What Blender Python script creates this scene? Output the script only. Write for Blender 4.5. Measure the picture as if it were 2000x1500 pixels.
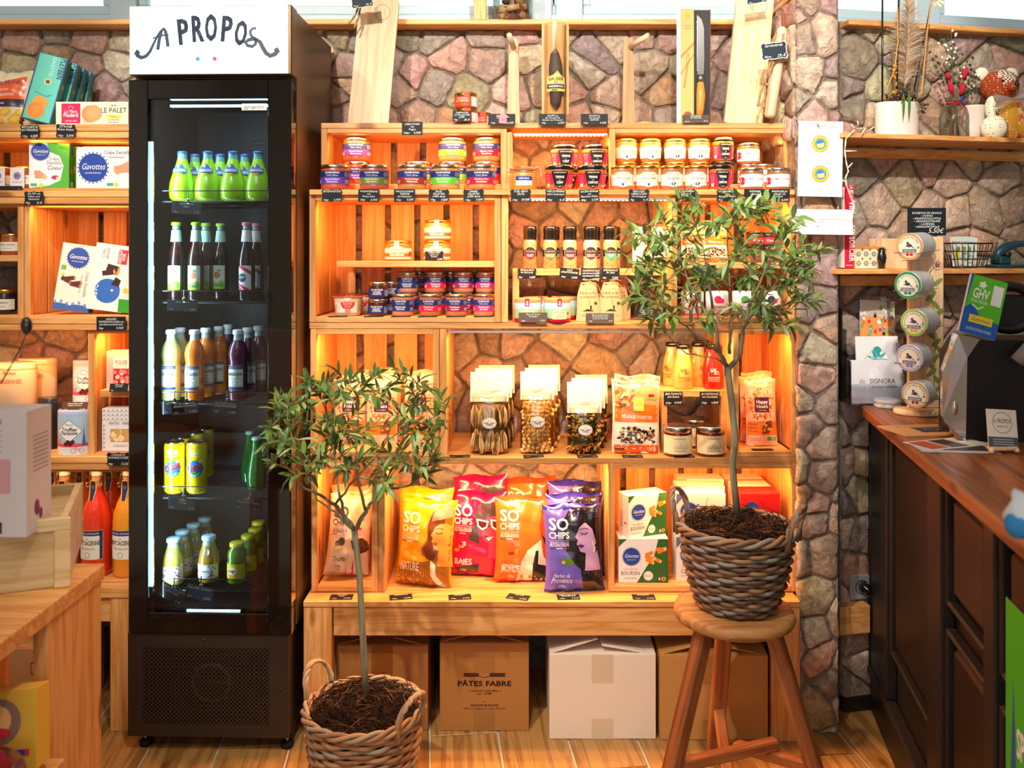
import bpy, math, random
from mathutils import Vector, Matrix, Euler, noise
from mathutils.geometry import tessellate_polygon
R = math.radians; PI = math.pi; sin = math.sin; cos = math.cos
random.seed(7)
for o in list(bpy.data.objects): bpy.data.objects.remove(o)
scene = bpy.context.scene; C = scene.collection
# ------------------------------------------------------------ camera, world, lights, exposure
H = 1.335; F = 1700.0                      # eye height, focal length in pixels of a 2000 px wide frame
cam = bpy.data.cameras.new('camera'); cam.sensor_width = 36; cam.lens = 36*F/2000; cam.shift_y = -0.125
cam.clip_start = .05; cam.clip_end = 60
cam.dof.use_dof = True; cam.dof.focus_distance = 2.42; cam.dof.aperture_fstop = 4.0
camo = bpy.data.objects.new('camera', cam); C.objects.link(camo)
camo.location = (0, 0, H); camo.rotation_euler = (PI/2, 0, 0); scene.camera = camo
w = bpy.data.worlds.new('daylight'); scene.world = w; w.use_nodes = True
bg = w.node_tree.nodes['Background']; bg.inputs[0].default_value = (.80, .92, 1, 1); bg.inputs[1].default_value = 2.2
scene.view_settings.view_transform = 'Standard'; scene.view_settings.look = 'None'
scene.view_settings.gamma = 1; scene.view_settings.use_curve_mapping = False
scene.view_settings.exposure = 0.6
def lamp(name, kind, loc, energy, col, rot=None, target=None, size=.2, size_y=None, spot=60, blend=.3, rad=.03):
    l = bpy.data.lights.new(name, kind); l.energy = energy; l.color = col
    if kind == 'AREA':
        l.size = size
        if size_y: l.shape = 'RECTANGLE'; l.size_y = size_y
    else: l.shadow_soft_size = rad
    if kind == 'SPOT': l.spot_size = R(spot); l.spot_blend = blend
    o = bpy.data.objects.new(name, l); C.objects.link(o); o.location = loc
    if rot: o.rotation_euler = rot
    if target: o.rotation_euler = (Vector(target)-Vector(loc)).to_track_quat('-Z', 'Y').to_euler()
    return o
WARM = (1, .40, .11)
WARM2 = (1, .50, .19)
NEUT = (1, .93, .84)
lamp('ceiling_panel_light', 'AREA', (-.9, -.3, 2.85), 13, NEUT, rot=(0, 0, 0), size=1.4, size_y=1.0)  # unseen overhead fill, added for soft frontal light on the shelves
lamp('ceiling_panel_light', 'AREA', (.4, -.3, 2.85), 5, NEUT, rot=(0, 0, 0), size=1.2, size_y=1.0)  # second added overhead fill, weaker, no fixture behind it
lamp('shop_window_daylight', 'AREA', (-.4, -2.3, 1.7), 15, (.95, .97, 1), rot=(PI/2, 0, 0), size=2.4, size_y=1.6)  # added fill from behind the camera, no window is built there
lamp('track_spot', 'SPOT', (-.75, .55, 2.75), 120, (1, .90, .78), target=(-.25, 2.6, 1.52), spot=60, rad=.025)
lamp('track_spot', 'SPOT', (.25, .5, 2.75), 145, (1, .90, .78), target=(.50, 2.6, 1.86), spot=47, rad=.025)
lamp('track_spot', 'SPOT', (-.15, .9, 2.75), 52, (1, .88, .72), target=(.1, 2.1, .2), spot=55, rad=.03)
lamp('track_spot', 'SPOT', (.7, 1.2, 2.78), 34, (1, .97, .92), target=(1.15, 2.5, 1.75), spot=50, rad=.03)
lamp('track_spot', 'SPOT', (-1.4, .7, 2.75), 42, (1, .93, .84), target=(-1.3, 2.6, 1.6), spot=55, rad=.03)

# ------------------------------------------------------------ helpers
def P(px, py, D): return Vector(((px-1000)*D/F, D, H-(py-500)*D/F))
def X(px, D): return (px-1000)*D/F
def Z(py, D): return H-(py-500)*D/F
_lc = {}
def hx(s):
    if not isinstance(s, str): return s
    if s not in _lc:
        v = [int(s[i:i+2], 16)/255 for i in (0, 2, 4)]
        _lc[s] = tuple(c/12.92 if c <= .04045 else ((c+.055)/1.055)**2.4 for c in v)
    return _lc[s]
MATS = {}
def mat(name, col='808080', rough=.5, metal=0, coat=0, em=0, spec=.5, attr=False, sss=0):
    if name in MATS: return MATS[name]
    m = bpy.data.materials.new(name); m.use_nodes = True; MATS[name] = m
    b = m.node_tree.nodes['Principled BSDF']; c = hx(col)
    b.inputs['Base Color'].default_value = (*c, 1); b.inputs['Roughness'].default_value = rough
    b.inputs['Metallic'].default_value = metal; b.inputs['Coat Weight'].default_value = coat
    b.inputs['Coat Roughness'].default_value = .05
    b.inputs['Specular IOR Level'].default_value = spec
    if em: b.inputs['Emission Color'].default_value = (*c, 1); b.inputs['Emission Strength'].default_value = em
    if attr:
        m['attr'] = 1
        a = m.node_tree.nodes.new('ShaderNodeAttribute'); a.attribute_name = 'Col'
        m.node_tree.links.new(a.outputs['Color'], b.inputs['Base Color'])
    return m
PRINT = mat('printed_card', rough=.5, attr=True, spec=.4)
GLOSS = mat('glossy_print', rough=.22, attr=True, coat=.5)
CONT = mat('filled_glass', rough=.25, attr=True, coat=1)
CHALK = mat('slate', rough=.6, attr=True, spec=.3)
METAL = mat('sheet_metal', 'c8c8c8', rough=.22, metal=1)
GOLD = mat('gold_lid', 'e0b860', rough=.25, metal=1)
CLOTH = mat('cloth', rough=.95, attr=True, spec=.1)
def nt(m): return m.node_tree.nodes, m.node_tree.links
def clear(name, tint='ffffff', rough=.02, amt=.08):
    if name in MATS: return MATS[name]
    m = bpy.data.materials.new(name); m.use_nodes = True; MATS[name] = m; n, l = nt(m); n.clear()
    o = n.new('ShaderNodeOutputMaterial'); t = n.new('ShaderNodeBsdfTransparent'); g = n.new('ShaderNodeBsdfGlossy'); x = n.new('ShaderNodeMixShader')
    t.inputs[0].default_value = (*hx(tint), 1); g.inputs['Roughness'].default_value = rough
    lw = n.new('ShaderNodeLayerWeight'); lw.inputs['Blend'].default_value = .25
    mp = n.new('ShaderNodeMapRange'); mp.inputs[3].default_value = amt; mp.inputs[4].default_value = .8
    l.new(lw.outputs['Fresnel'], mp.inputs[0]); l.new(mp.outputs[0], x.inputs[0]); l.new(t.outputs[0], x.inputs[1]); l.new(g.outputs[0], x.inputs[2]); l.new(x.outputs[0], o.inputs[0])
    return m
GLASS = clear('clear_glass', 'eef4f2', amt=.06)
PANE = clear('door_glass', 'd4dcdf', amt=.06)
FILM = clear('clear_film', 'fff8ee', rough=.12, amt=.10)
def wood(name, c1, c2, axis='X', rough=.5, scale=1, knot='8a4a20', knots=True, coat=0, bump=.15):
    m = bpy.data.materials.new(name); m.use_nodes = True; MATS[name] = m; n, l = nt(m); b = n['Principled BSDF']
    tc = n.new('ShaderNodeTexCoord'); oi = n.new('ShaderNodeObjectInfo'); va = n.new('ShaderNodeVectorMath'); va.operation = 'MULTIPLY_ADD'
    va.inputs[1].default_value = (1, 1, 1)
    sc = n.new('ShaderNodeVectorMath'); sc.operation = 'SCALE'; sc.inputs['Scale'].default_value = 37.
    cx = n.new('ShaderNodeCombineXYZ')
    for i in range(3): l.new(oi.outputs['Random'], cx.inputs[i])
    l.new(cx.outputs[0], sc.inputs[0]); l.new(tc.outputs['Object'], va.inputs[0]); l.new(sc.outputs[0], va.inputs[2])
    mp = n.new('ShaderNodeMapping'); l.new(va.outputs[0], mp.inputs[0])
    s = [26*scale]*3; s['XYZ'.index(axis)] = 1.6*scale; mp.inputs['Scale'].default_value = s
    no = n.new('ShaderNodeTexNoise'); no.inputs['Scale'].default_value = 1.5; no.inputs['Detail'].default_value = 4; no.inputs['Distortion'].default_value = .6
    l.new(mp.outputs[0], no.inputs['Vector'])
    mr = n.new('ShaderNodeMath'); mr.operation = 'MULTIPLY'; mr.inputs[1].default_value = 7
    fr = n.new('ShaderNodeMath'); fr.operation = 'PINGPONG'; fr.inputs[1].default_value = 1
    l.new(no.outputs[0], mr.inputs[0]); l.new(mr.outputs[0], fr.inputs[0])
    rp = n.new('ShaderNodeValToRGB'); rp.color_ramp.elements[0].color = (*hx(c1), 1); rp.color_ramp.elements[1].color = (*hx(c2), 1)
    rp.color_ramp.elements[0].position = .2; l.new(fr.outputs[0], rp.inputs[0])
    out = rp.outputs[0]
    if knots:
        mk = n.new('ShaderNodeMapping'); l.new(va.outputs[0], mk.inputs[0]); s = [9., 9., 9.]; s['XYZ'.index(axis)] = 3.6; mk.inputs['Scale'].default_value = s
        vo = n.new('ShaderNodeTexVoronoi'); vo.inputs['Scale'].default_value = 1.; l.new(mk.outputs[0], vo.inputs['Vector'])
        kr = n.new('ShaderNodeMapRange'); kr.inputs[1].default_value = .09; kr.inputs[2].default_value = .15; kr.inputs[3].default_value = .85; kr.inputs[4].default_value = 0
        l.new(vo.outputs['Distance'], kr.inputs[0])
        mx = n.new('ShaderNodeMixRGB'); mx.inputs[2].default_value = (*hx(knot), 1); l.new(kr.outputs[0], mx.inputs[0]); l.new(out, mx.inputs[1]); out = mx.outputs[0]
    hs = n.new('ShaderNodeHueSaturation'); vr = n.new('ShaderNodeMapRange'); vr.inputs[3].default_value = .86; vr.inputs[4].default_value = 1.12
    l.new(oi.outputs['Random'], vr.inputs[0]); l.new(vr.outputs[0], hs.inputs['Value']); l.new(out, hs.inputs['Color'])
    l.new(hs.outputs[0], b.inputs['Base Color']); b.inputs['Roughness'].default_value = rough; b.inputs['Coat Weight'].default_value = coat
    bu = n.new('ShaderNodeBump'); bu.inputs['Strength'].default_value = bump; bu.inputs['Distance'].default_value = .002
    l.new(fr.outputs[0], bu.inputs['Height']); l.new(bu.outputs[0], b.inputs['Normal'])
    return m
PX, PY, PZ = [wood('pine_'+a, 'e8ac68', 'd08a44', a) for a in 'XYZ']
BEECH = wood('beech', 'e6c49a', 'd6ae80', 'Z', knots=False, bump=.05)
STOOLW = wood('stool_wood', 'b06a38', '8a4a26', 'Z', scale=.8, knot='50280f', bump=.3)
SEATW = wood('seat_wood', 'c08850', '94602f', 'X', scale=.7, knot='50280f', bump=.3)
COUNTW = wood('counter_wood', '9c5a2a', '6e3a1a', 'Y', scale=.6, rough=.38, knot='3c1c0c', bump=.3)
FLOORW = wood('floor_tile_wood', 'b98a4e', '8f6330', 'X', scale=.8, rough=.4, knot='5c3a1a', bump=.3)
BLACKW = mat('black_painted_wood', '1f1a18', rough=.45)
def stone_mat(name, k=1.):
    m = mat(name, rough=.85, attr=True, spec=.2); n, l = nt(m); b = n['Principled BSDF']; a = [x for x in n if x.type == 'ATTRIBUTE'][0]
    tc = n.new('ShaderNodeTexCoord')
    n1 = n.new('ShaderNodeTexNoise'); n1.inputs['Scale'].default_value = 38; n1.inputs['Detail'].default_value = 8; n1.inputs['Roughness'].default_value = .65; n1.inputs['Distortion'].default_value = .8
    n2 = n.new('ShaderNodeTexNoise'); n2.inputs['Scale'].default_value = 9; n2.inputs['Detail'].default_value = 5
    l.new(tc.outputs['Object'], n1.inputs['Vector']); l.new(tc.outputs['Object'], n2.inputs['Vector'])
    r = n.new('ShaderNodeMapRange'); r.inputs[1].default_value = .3; r.inputs[2].default_value = .7; r.inputs[3].default_value = .55; r.inputs[4].default_value = 1.25
    l.new(n1.outputs[0], r.inputs[0])
    hs = n.new('ShaderNodeHueSaturation'); l.new(a.outputs['Color'], hs.inputs['Color']); l.new(r.outputs[0], hs.inputs['Value'])
    r2 = n.new('ShaderNodeMapRange'); r2.inputs[1].default_value = .35; r2.inputs[2].default_value = .65; r2.inputs[3].default_value = .8; r2.inputs[4].default_value = 1.05
    l.new(n2.outputs[0], r2.inputs[0]); l.new(r2.outputs[0], hs.inputs['Saturation'])
    l.new(hs.outputs[0], b.inputs['Base Color'])
    bu = n.new('ShaderNodeBump'); bu.inputs['Strength'].default_value = 1; bu.inputs['Distance'].default_value = .02; l.new(n1.outputs[0], bu.inputs['Height']); l.new(bu.outputs[0], b.inputs['Normal'])
    return m
STONE = stone_mat('rough_stone')

class G:
    def __init__(s): s.v = []; s.f = []; s.m = []; s.s = []; s.c = []
    def add(s, vs, fs, c=None, mi=0, sm=False):
        k = len(s.v); s.v += [tuple(v) for v in vs]
        for f in fs: s.f.append(tuple(i+k for i in f)); s.m.append(mi); s.s.append(sm); s.c.append(hx(c) if c else (1, 1, 1))
        return s
    def box(s, x0, x1, y0, y1, z0, z1, b=0., c=None, mi=0):
        if x0 > x1: x0, x1 = x1, x0
        if y0 > y1: y0, y1 = y1, y0
        if z0 > z1: z0, z1 = z1, z0
        if b <= 0:
            return s.add([(x, y, z) for x in (x0, x1) for y in (y0, y1) for z in (z0, z1)],
                         [(0, 1, 3, 2), (4, 6, 7, 5), (0, 4, 5, 1), (2, 3, 7, 6), (0, 2, 6, 4), (1, 5, 7, 3)], c, mi)
        b = min(b, (x1-x0)/2.1, (y1-y0)/2.1, (z1-z0)/2.1); lo = (x0, y0, z0); hi = (x1, y1, z1); vs = []; idx = {}
        for i in (0, 1):
            for j in (0, 1):
                for k in (0, 1):
                    s3 = (i, j, k)
                    for a in range(3):
                        p = []
                        for d in range(3):
                            e = hi[d] if s3[d] else lo[d]
                            if d != a: e += -b if s3[d] else b
                            p.append(e)
                        idx[(s3, a)] = len(vs); vs.append(p)
        fs = []
        for a in range(3):
            d1, d2 = [(1, 2), (0, 2), (0, 1)][a]
            for e in (0, 1):
                q = []
                for u, v in ((0, 0), (1, 0), (1, 1), (0, 1)):
                    t = [0, 0, 0]; t[a] = e; t[d1] = u; t[d2] = v; q.append(idx[(tuple(t), a)])
                if (e == 0) != (a == 1): q.reverse()
                fs.append(q)
            # edges parallel to axis a
            for u, v in ((0, 0), (1, 0), (1, 1), (0, 1)):
                t0 = [0, 0, 0]; t1 = [0, 0, 0]; t0[d1] = t1[d1] = u; t0[d2] = t1[d2] = v; t1[a] = 1
                t0 = tuple(t0); t1 = tuple(t1)
                q = [idx[(t0, d1)], idx[(t1, d1)], idx[(t1, d2)], idx[(t0, d2)]]
                if ((u == v) != (a == 1)): q.reverse()
                fs.append(q)
        for s3 in [(i, j, k) for i in (0, 1) for j in (0, 1) for k in (0, 1)]:
            q = [idx[(s3, 0)], idx[(s3, 1)], idx[(s3, 2)]]
            if sum(s3) % 2 == 0: q.reverse()
            fs.append(q)
        return s.add(vs, fs, c, mi)
    def lathe(s, prof, n=20, c=None, mi=0, sm=True, cx=0, cy=0, cz=0, sx=1, sy=1, cols=None):
        vs = [(cx+r*sx*cos(2*PI*i/n), cy+r*sy*sin(2*PI*i/n), cz+z) for r, z in prof for i in range(n)]
        for j in range(len(prof)-1):
            fs = [(j*n+i, j*n+(i+1) % n, (j+1)*n+(i+1) % n, (j+1)*n+i) for i in range(n)]
            if j == 0: k = len(s.v); s.add(vs, fs, (cols[0] if cols else c), mi, sm)
            else:
                for f in fs: s.f.append(tuple(q+k for q in f)); s.m.append(mi); s.s.append(sm); s.c.append(hx(cols[j] if cols else c) if (cols or c) else (1, 1, 1))
        return s
    def tube(s, pts, r, n=6, c=None, mi=0, sm=True, cap=True, closed=False):
        pts = [Vector(p) for p in pts]; m = len(pts); rr = r if isinstance(r, (list, tuple)) else [r]*m
        up = None; vs = []
        for i, p in enumerate(pts):
            if closed: t = pts[(i+1) % m]-pts[i-1]
            else: t = pts[min(i+1, m-1)]-pts[max(i-1, 0)]
            t.normalize()
            if up is None: up = Vector((0, 0, 1)) if abs(t.z) < .9 else Vector((1, 0, 0))
            a = t.cross(up)
            if a.length < 1e-4: a = t.orthogonal()
            a.normalize(); bb = a.cross(t); up = bb
            vs += [p+(a*cos(2*PI*k/n)+bb*sin(2*PI*k/n))*rr[i] for k in range(n)]
        fs = [(i*n+k, i*n+(k+1) % n, ((i+1) % m)*n+(k+1) % n, ((i+1) % m)*n+k) for i in range(m if closed else m-1) for k in range(n)]
        if cap and not closed: fs += [tuple(range(n-1, -1, -1)), tuple((m-1)*n+k for k in range(n))]
        return s.add(vs, fs, c, mi, sm)
    def grid(s, fn, nu, nv, c=None, mi=0, sm=True, colf=None, flip=False):
        vs = [fn(i/nu, j/nv) for j in range(nv+1) for i in range(nu+1)]; k = len(s.v); s.v += [tuple(v) for v in vs]
        for j in range(nv):
            for i in range(nu):
                f = (j*(nu+1)+i, j*(nu+1)+i+1, (j+1)*(nu+1)+i+1, (j+1)*(nu+1)+i)
                if flip: f = f[::-1]
                s.f.append(tuple(q+k for q in f)); s.m.append(mi); s.s.append(sm); s.c.append(hx(colf((i+.5)/nu, (j+.5)/nv) if colf else c) if (colf or c) else (1, 1, 1))
        return s
    def ball(s, x, y, z, rx, ry=None, rz=None, n=10, m=6, c=None, mi=0):
        ry = ry or rx; rz = rz or rx
        return s.lathe([(max(sin(PI*j/m), .001)*1, -cos(PI*j/m)*rz) for j in range(m+1)], n, c, mi, True, x, y, z, rx, ry)
    def art(s, A, fn, maxlen=None, mi=0):
        for pts, tris, c, l in A.p:
            if not maxlen:
                s.add([fn(x, y, l*.00025) for x, y in pts], tris, c, mi); continue
            vs = list(pts); out = []; mid = {}
            st = [tuple(t) for t in tris]
            while st:
                t = st.pop(); L = [math.dist(vs[t[i]], vs[t[(i+1) % 3]]) for i in range(3)]; i = L.index(max(L))
                if L[i] <= maxlen: out.append(t); continue
                a, b, cc = t[i], t[(i+1) % 3], t[(i+2) % 3]; key = (min(a, b), max(a, b))
                if key not in mid: mid[key] = len(vs); vs.append(((vs[a][0]+vs[b][0])/2, (vs[a][1]+vs[b][1])/2))
                q = mid[key]; st += [(a, q, cc), (q, b, cc)]
            s.add([fn(x, y, l*.00025) for x, y in vs], out, c, mi, True)
        return s
    def xf(s, M, k0=0):
        for i in range(k0, len(s.v)): s.v[i] = tuple(M @ Vector(s.v[i]))
        return s
    def mesh(s, name, mats):
        me = bpy.data.meshes.new(name); me.from_pydata(s.v, [], s.f)
        for m in (mats if isinstance(mats, (list, tuple)) else [mats]): me.materials.append(m)
        me.polygons.foreach_set('material_index', s.m); me.polygons.foreach_set('use_smooth', s.s)
        if any(m in (PRINT, GLOSS, CONT, CHALK, CLOTH, STONE) or m.get('attr') for m in (mats if isinstance(mats, (list, tuple)) else [mats])):
            a = me.color_attributes.new('Col', 'FLOAT_COLOR', 'CORNER'); d = []
            for f, c in zip(s.f, s.c): d += [c[0], c[1], c[2], 1]*len(f)
            a.data.foreach_set('color', d)
        return me
    def obj(s, name, mats, parent=None, loc=None, rot=None, mesh=None):
        o = bpy.data.objects.new(name, mesh or s.mesh(name, mats)); C.objects.link(o)
        if parent: o.parent = parent
        if loc is not None: o.location = loc
        if rot is not None: o.rotation_euler = rot
        return o
def tag(o, label, cat, group=None, kind=None):
    if label: o['label'] = label
    if cat: o['category'] = cat
    if group: o['group'] = group
    if kind: o['kind'] = kind
    return o
def thing(name, label, cat, loc=(0, 0, 0), rot=(0, 0, 0), group=None):
    o = bpy.data.objects.new(name, None); o.empty_display_size = .02; C.objects.link(o); o.location = loc; o.rotation_euler = rot
    return tag(o, label, cat, group)
def inst(name, mesh, parent=None, loc=(0, 0, 0), rot=(0, 0, 0)):
    o = bpy.data.objects.new(name, mesh); C.objects.link(o); o.parent = parent; o.location = loc; o.rotation_euler = rot; return o
KIDS = {}
def dup(o, parent=None):
    c = o.copy(); C.objects.link(c)
    if parent: c.parent = parent
    for ch in KIDS.setdefault(o.name, [x for x in o.children]): dup(ch, c)
    return c
PROTO = {}
def spawn(key, build, label, cat, loc, rot=(0, 0, 0), group=None, grp=None):
    group = group or grp
    if key in PROTO: o = dup(PROTO[key])
    else: o = build(); PROTO[key] = o; KIDS[o.name] = list(o.children_recursive) and [x for x in o.children]
    o.location = loc; o.rotation_euler = rot; tag(o, label, cat)
    if group: o['group'] = group
    elif 'group' in o: del o['group']
    return o
ORD = ['first', 'second', 'third', 'fourth', 'fifth', 'sixth', 'seventh', 'eighth', 'ninth', 'tenth', 'eleventh', 'twelfth', 'thirteenth']

# ---------------------------------------------------------------- lettering (the built-in font, one mesh per letter shape)
CH = [chr(i) for i in range(33, 127)] + list('ÂÉÈéèêàâäöüÄÖÜç€œ°•')
def _glyphs(bold):
    out = {}; obs = []
    def mk(t):
        cu = bpy.data.curves.new('g', 'FONT'); cu.body = t; cu.size = 1; cu.resolution_u = 2; cu.offset = bold
        o = bpy.data.objects.new('g', cu); C.objects.link(o); return o
    ref = mk('HH')
    for ch in CH: obs.append((ch, mk(ch), mk('H'+ch+'H')))
    bpy.context.view_layer.update(); dg = bpy.context.evaluated_depsgraph_get()
    def span(o):
        me = o.evaluated_get(dg).to_mesh(); xs = [v.co.x for v in me.vertices] or [0]; r = (min(xs), max(xs)); o.evaluated_get(dg).to_mesh_clear(); return r
    hh = span(ref); hw = hh[1]-hh[0]; hl = hh[0]
    for ch, o, o3 in obs:
        me = o.evaluated_get(dg).to_mesh(); vs = [(v.co.x, v.co.y) for v in me.vertices]; fs = []
        for p in me.polygons:
            q = list(p.vertices); fs += [(q[0], q[i], q[i+1]) for i in range(1, len(q)-1)]
        a = span(o3); out[ch] = (vs, fs, a[1]-a[0]-hw)
    for _, o, o3 in obs: 
        for q in (o, o3): d = q.data; bpy.data.objects.remove(q); bpy.data.curves.remove(d)
    d = ref.data; bpy.data.objects.remove(ref); bpy.data.curves.remove(d)
    return out
GL = {0: _glyphs(0), 1: _glyphs(.022), -1: _glyphs(-.012)}
CAPH = max(v[1] for v in GL[0]['H'][0])
class Art:
    def __init__(s): s.p = []
    def up(s, l): return l+(len(s.p) % 40)*.02 if l > 0 else l
    def poly(s, pts, c, l=1):
        pts = [tuple(p) for p in pts]; t = tessellate_polygon([[Vector((x, y, 0)) for x, y in pts]])
        o = []
        for a, b, d in t:
            ax, ay = pts[a]; bx, by = pts[b]; dx, dy = pts[d]
            o.append((a, b, d) if (bx-ax)*(dy-ay)-(by-ay)*(dx-ax) > 0 else (a, d, b))
        s.p.append((pts, o, c, s.up(l))); return s
    def rect(s, x0, y0, x1, y1, c, l=1): return s.poly([(x0, y0), (x1, y0), (x1, y1), (x0, y1)], c, l)
    def ell(s, x, y, rx, c, l=1, ry=None, n=20, rot=0):
        ry = ry or rx
        return s.poly([(x+rx*cos(2*PI*i/n)*cos(rot)-ry*sin(2*PI*i/n)*sin(rot), y+rx*cos(2*PI*i/n)*sin(rot)+ry*sin(2*PI*i/n)*cos(rot)) for i in range(n)], c, l)
    def star(s, x, y, r0, r1, k, c, l=1):
        return s.poly([(x+(r0 if i % 2 else r1)*cos(PI*i/k), y+(r0 if i % 2 else r1)*sin(PI*i/k)) for i in range(2*k)], c, l)
    def line(s, pts, w, c, l=1, w2=None):
        L = []; Rr = []; m = len(pts)
        for i, (x, y) in enumerate(pts):
            a = pts[max(i-1, 0)]; b = pts[min(i+1, m-1)]; dx, dy = b[0]-a[0], b[1]-a[1]; d = math.hypot(dx, dy) or 1
            ww = (w if w2 is None else (w+(w2-w)*i/(m-1)))/2; L.append((x-dy/d*ww, y+dx/d*ww)); Rr.append((x+dy/d*ww, y-dx/d*ww))
        s.p.append((L+Rr, [t for i in range(m-1) for t in ((i, m+i, m+i+1), (i, m+i+1, i+1))], c, s.up(l))); return s
    def ring(s, x, y, r, w, c, l=1, n=24, ry=None):
        k = (ry or r)/r
        return s.line([(x+r*cos(2*PI*i/n), y+r*k*sin(2*PI*i/n)) for i in range(n+1)], w, c, l)
    def text(s, t, x, y, h, c, l=2, al='c', w=None, bold=0, sh=0, rot=0, sy=1, jit=0, sp=0):
        g = GL[bold]; k = h/CAPH; cur = 0; V = []; T = []
        for ch in t:
            if ch == ' ' or ch not in g: cur += .3+sp; continue
            vs, fs, ad = g[ch]; b = len(V); ja = random.uniform(-1, 1)*jit; jy = random.uniform(-1, 1)*jit*.4
            V += [(cur+vx*cos(ja)-vy*sin(ja), vx*sin(ja)+vy*cos(ja)+jy) for vx, vy in vs]; T += [(a+b, d+b, e+b) for a, d, e in fs]; cur += ad+sp
        if not V: return s
        kx = k
        if w: kx = w/cur if al != 'fit' else min(k, w/cur)
        W = cur*kx; x0 = {'c': -W/2, 'l': 0, 'r': -W, 'fit': -W/2}[al]; cr, sr = cos(rot), sin(rot)
        o = []
        for vx, vy in V:
            a = x0+vx*kx+vy*k*sh; b = vy*k*sy; o.append((x+a*cr-b*sr, y+a*sr+b*cr))
        s.p.append((o, T, c, l)); return s
    def arc(s, t, x, y, r, h, c, l=2, a0=PI/2, bold=0, spread=None, inner=False):
        g = GL[bold]; k = h/CAPH; ad = [(g[ch][2] if ch in g else .3)*k for ch in t]; tot = sum(ad); cur = -tot/2
        for ch, d in zip(t, ad):
            a = a0-(cur+d/2)/r; cur += d
            if ch in g: s.text(ch, x+r*cos(a), y+r*sin(a), h, c, l, 'c', bold=bold, rot=a-PI/2)
        return s
def flat(dx=0, dz=0, y=0): return lambda u, v, o: (u+dx, y-o, v+dz)
def cyl(r, dz=0, a0=0, k=0.): return lambda u, v, o: ((r+o-k*v)*sin(u/r+a0), -(r+o-k*v)*cos(u/r+a0), v+dz)
# ------------------------------------------------------------ the room
WY = 2.82                                   # face of the back wall
def wallplane(name, x0, x1, y0, y1, z0, z1, m, kind='structure'):
    o = G().box(x0, x1, y0, y1, z0, z1, c='9c8876').obj(name, m); o['kind'] = kind; return o
PLAST = mat('plaster', 'cfc4b4', rough=.9); MORT = stone_mat('mortar')
SW = ['ecd0b2', 'e0bc9e', 'dab29c', 'ccb09e', 'e6caac', 'baa696', 'f0d8bc', 'd0a882', 'e2bca2', 'd0b4a2', 'e8c2a6', 'c4aa96']
def cells(x0, x1, z0, z1, sx, sz, seed, clip=None):
    rnd = random.Random(seed); pts = []; j = 0; z = z0-sz/2
    while z < z1+sz:
        x = x0-sx*(.5 if j % 2 else 1)
        while x < x1+sx:
            pts.append((x+rnd.uniform(-.42, .42)*sx, z+rnd.uniform(-.40, .40)*sz)); x += sx*rnd.uniform(.8, 1.25)
        z += sz*rnd.uniform(.9, 1.1); j += 1
    out = []
    for i, p in enumerate(pts):
        poly = [(x0, z0), (x1, z0), (x1, z1), (x0, z1)]
        for q in pts:
            dx, dz = q[0]-p[0], q[1]-p[1]
            if q is p or abs(dx) > sx*3 or abs(dz) > sz*3.2: continue
            c = (q[0]**2+q[1]**2-p[0]**2-p[1]**2)/2; new = []
            for k in range(len(poly)):
                a, b = poly[k], poly[(k+1) % len(poly)]; da = a[0]*dx+a[1]*dz-c; db = b[0]*dx+b[1]*dz-c
                if da <= 0: new.append(a)
                if (da < 0) != (db < 0) and abs(da-db) > 1e-12: t = da/(da-db); new.append((a[0]+(b[0]-a[0])*t, a[1]+(b[1]-a[1])*t))
            poly = new
            if not poly: break
        if len(poly) >= 3:
            A = abs(sum(poly[k][0]*poly[(k+1) % len(poly)][1]-poly[(k+1) % len(poly)][0]*poly[k][1] for k in range(len(poly))))/2
            if A > sx*sz*.06: out.append(poly)
    return out
def stone(g, poly, rnd, gap=.0045, dep=.014, col=None):
    n = len(poly); cx = sum(p[0] for p in poly)/n; cz = sum(p[1] for p in poly)/n; q = []
    sd = []
    for i in range(n):
        a, b = poly[i], poly[(i+1) % n]; L = math.dist(a, b)
        if L < .01: continue
        k = 2 if L > .05 else 1
        for j in range(k): t = j/k; sd.append((a[0]+(b[0]-a[0])*t, a[1]+(b[1]-a[1])*t))
    m = len(sd)
    if m < 4: return False
    for i in range(m):                      # cut the corners, keep the flats
        a, b = sd[i], sd[(i+1) % m]
        for t in (.13, .87): q.append((a[0]+(b[0]-a[0])*t+rnd.uniform(-.002, .002), a[1]+(b[1]-a[1])*t+rnd.uniform(-.002, .002)))
    def ins(p, d):
        dx, dz = p[0]-cx, p[1]-cz; r = math.hypot(dx, dz) or 1; s = max(r-d*1.25, r*.3)/r; return (cx+dx*s, cz+dz*s)
    tx, tz = rnd.uniform(-.05, .05), rnd.uniform(-.05, .05); dd = dep*rnd.uniform(.7, 1.15)
    def y(p, d): return -(d+(p[0]-cx)*tx+(p[1]-cz)*tz)
    v = []; m = len(q)
    for p in q: a = ins(p, gap*.75); v.append((a[0], .002, a[1]))
    for p in q: a = ins(p, gap); v.append((a[0], y(a, dd*.62), a[1]))
    for p in q: a = ins(p, gap+.005); v.append((a[0], y(a, dd)+rnd.uniform(-.0015, .0015), a[1]))
    v.append((cx, y((cx, cz), dd*1.04), cz))
    f = [(r*m+i, r*m+(i+1) % m, (r+1)*m+(i+1) % m, (r+1)*m+i) for r in (0, 1) for i in range(m)]+[(2*m+i, 2*m+(i+1) % m, 3*m) for i in range(m)]
    g.add(v, f, col, sm=True); return True
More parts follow.
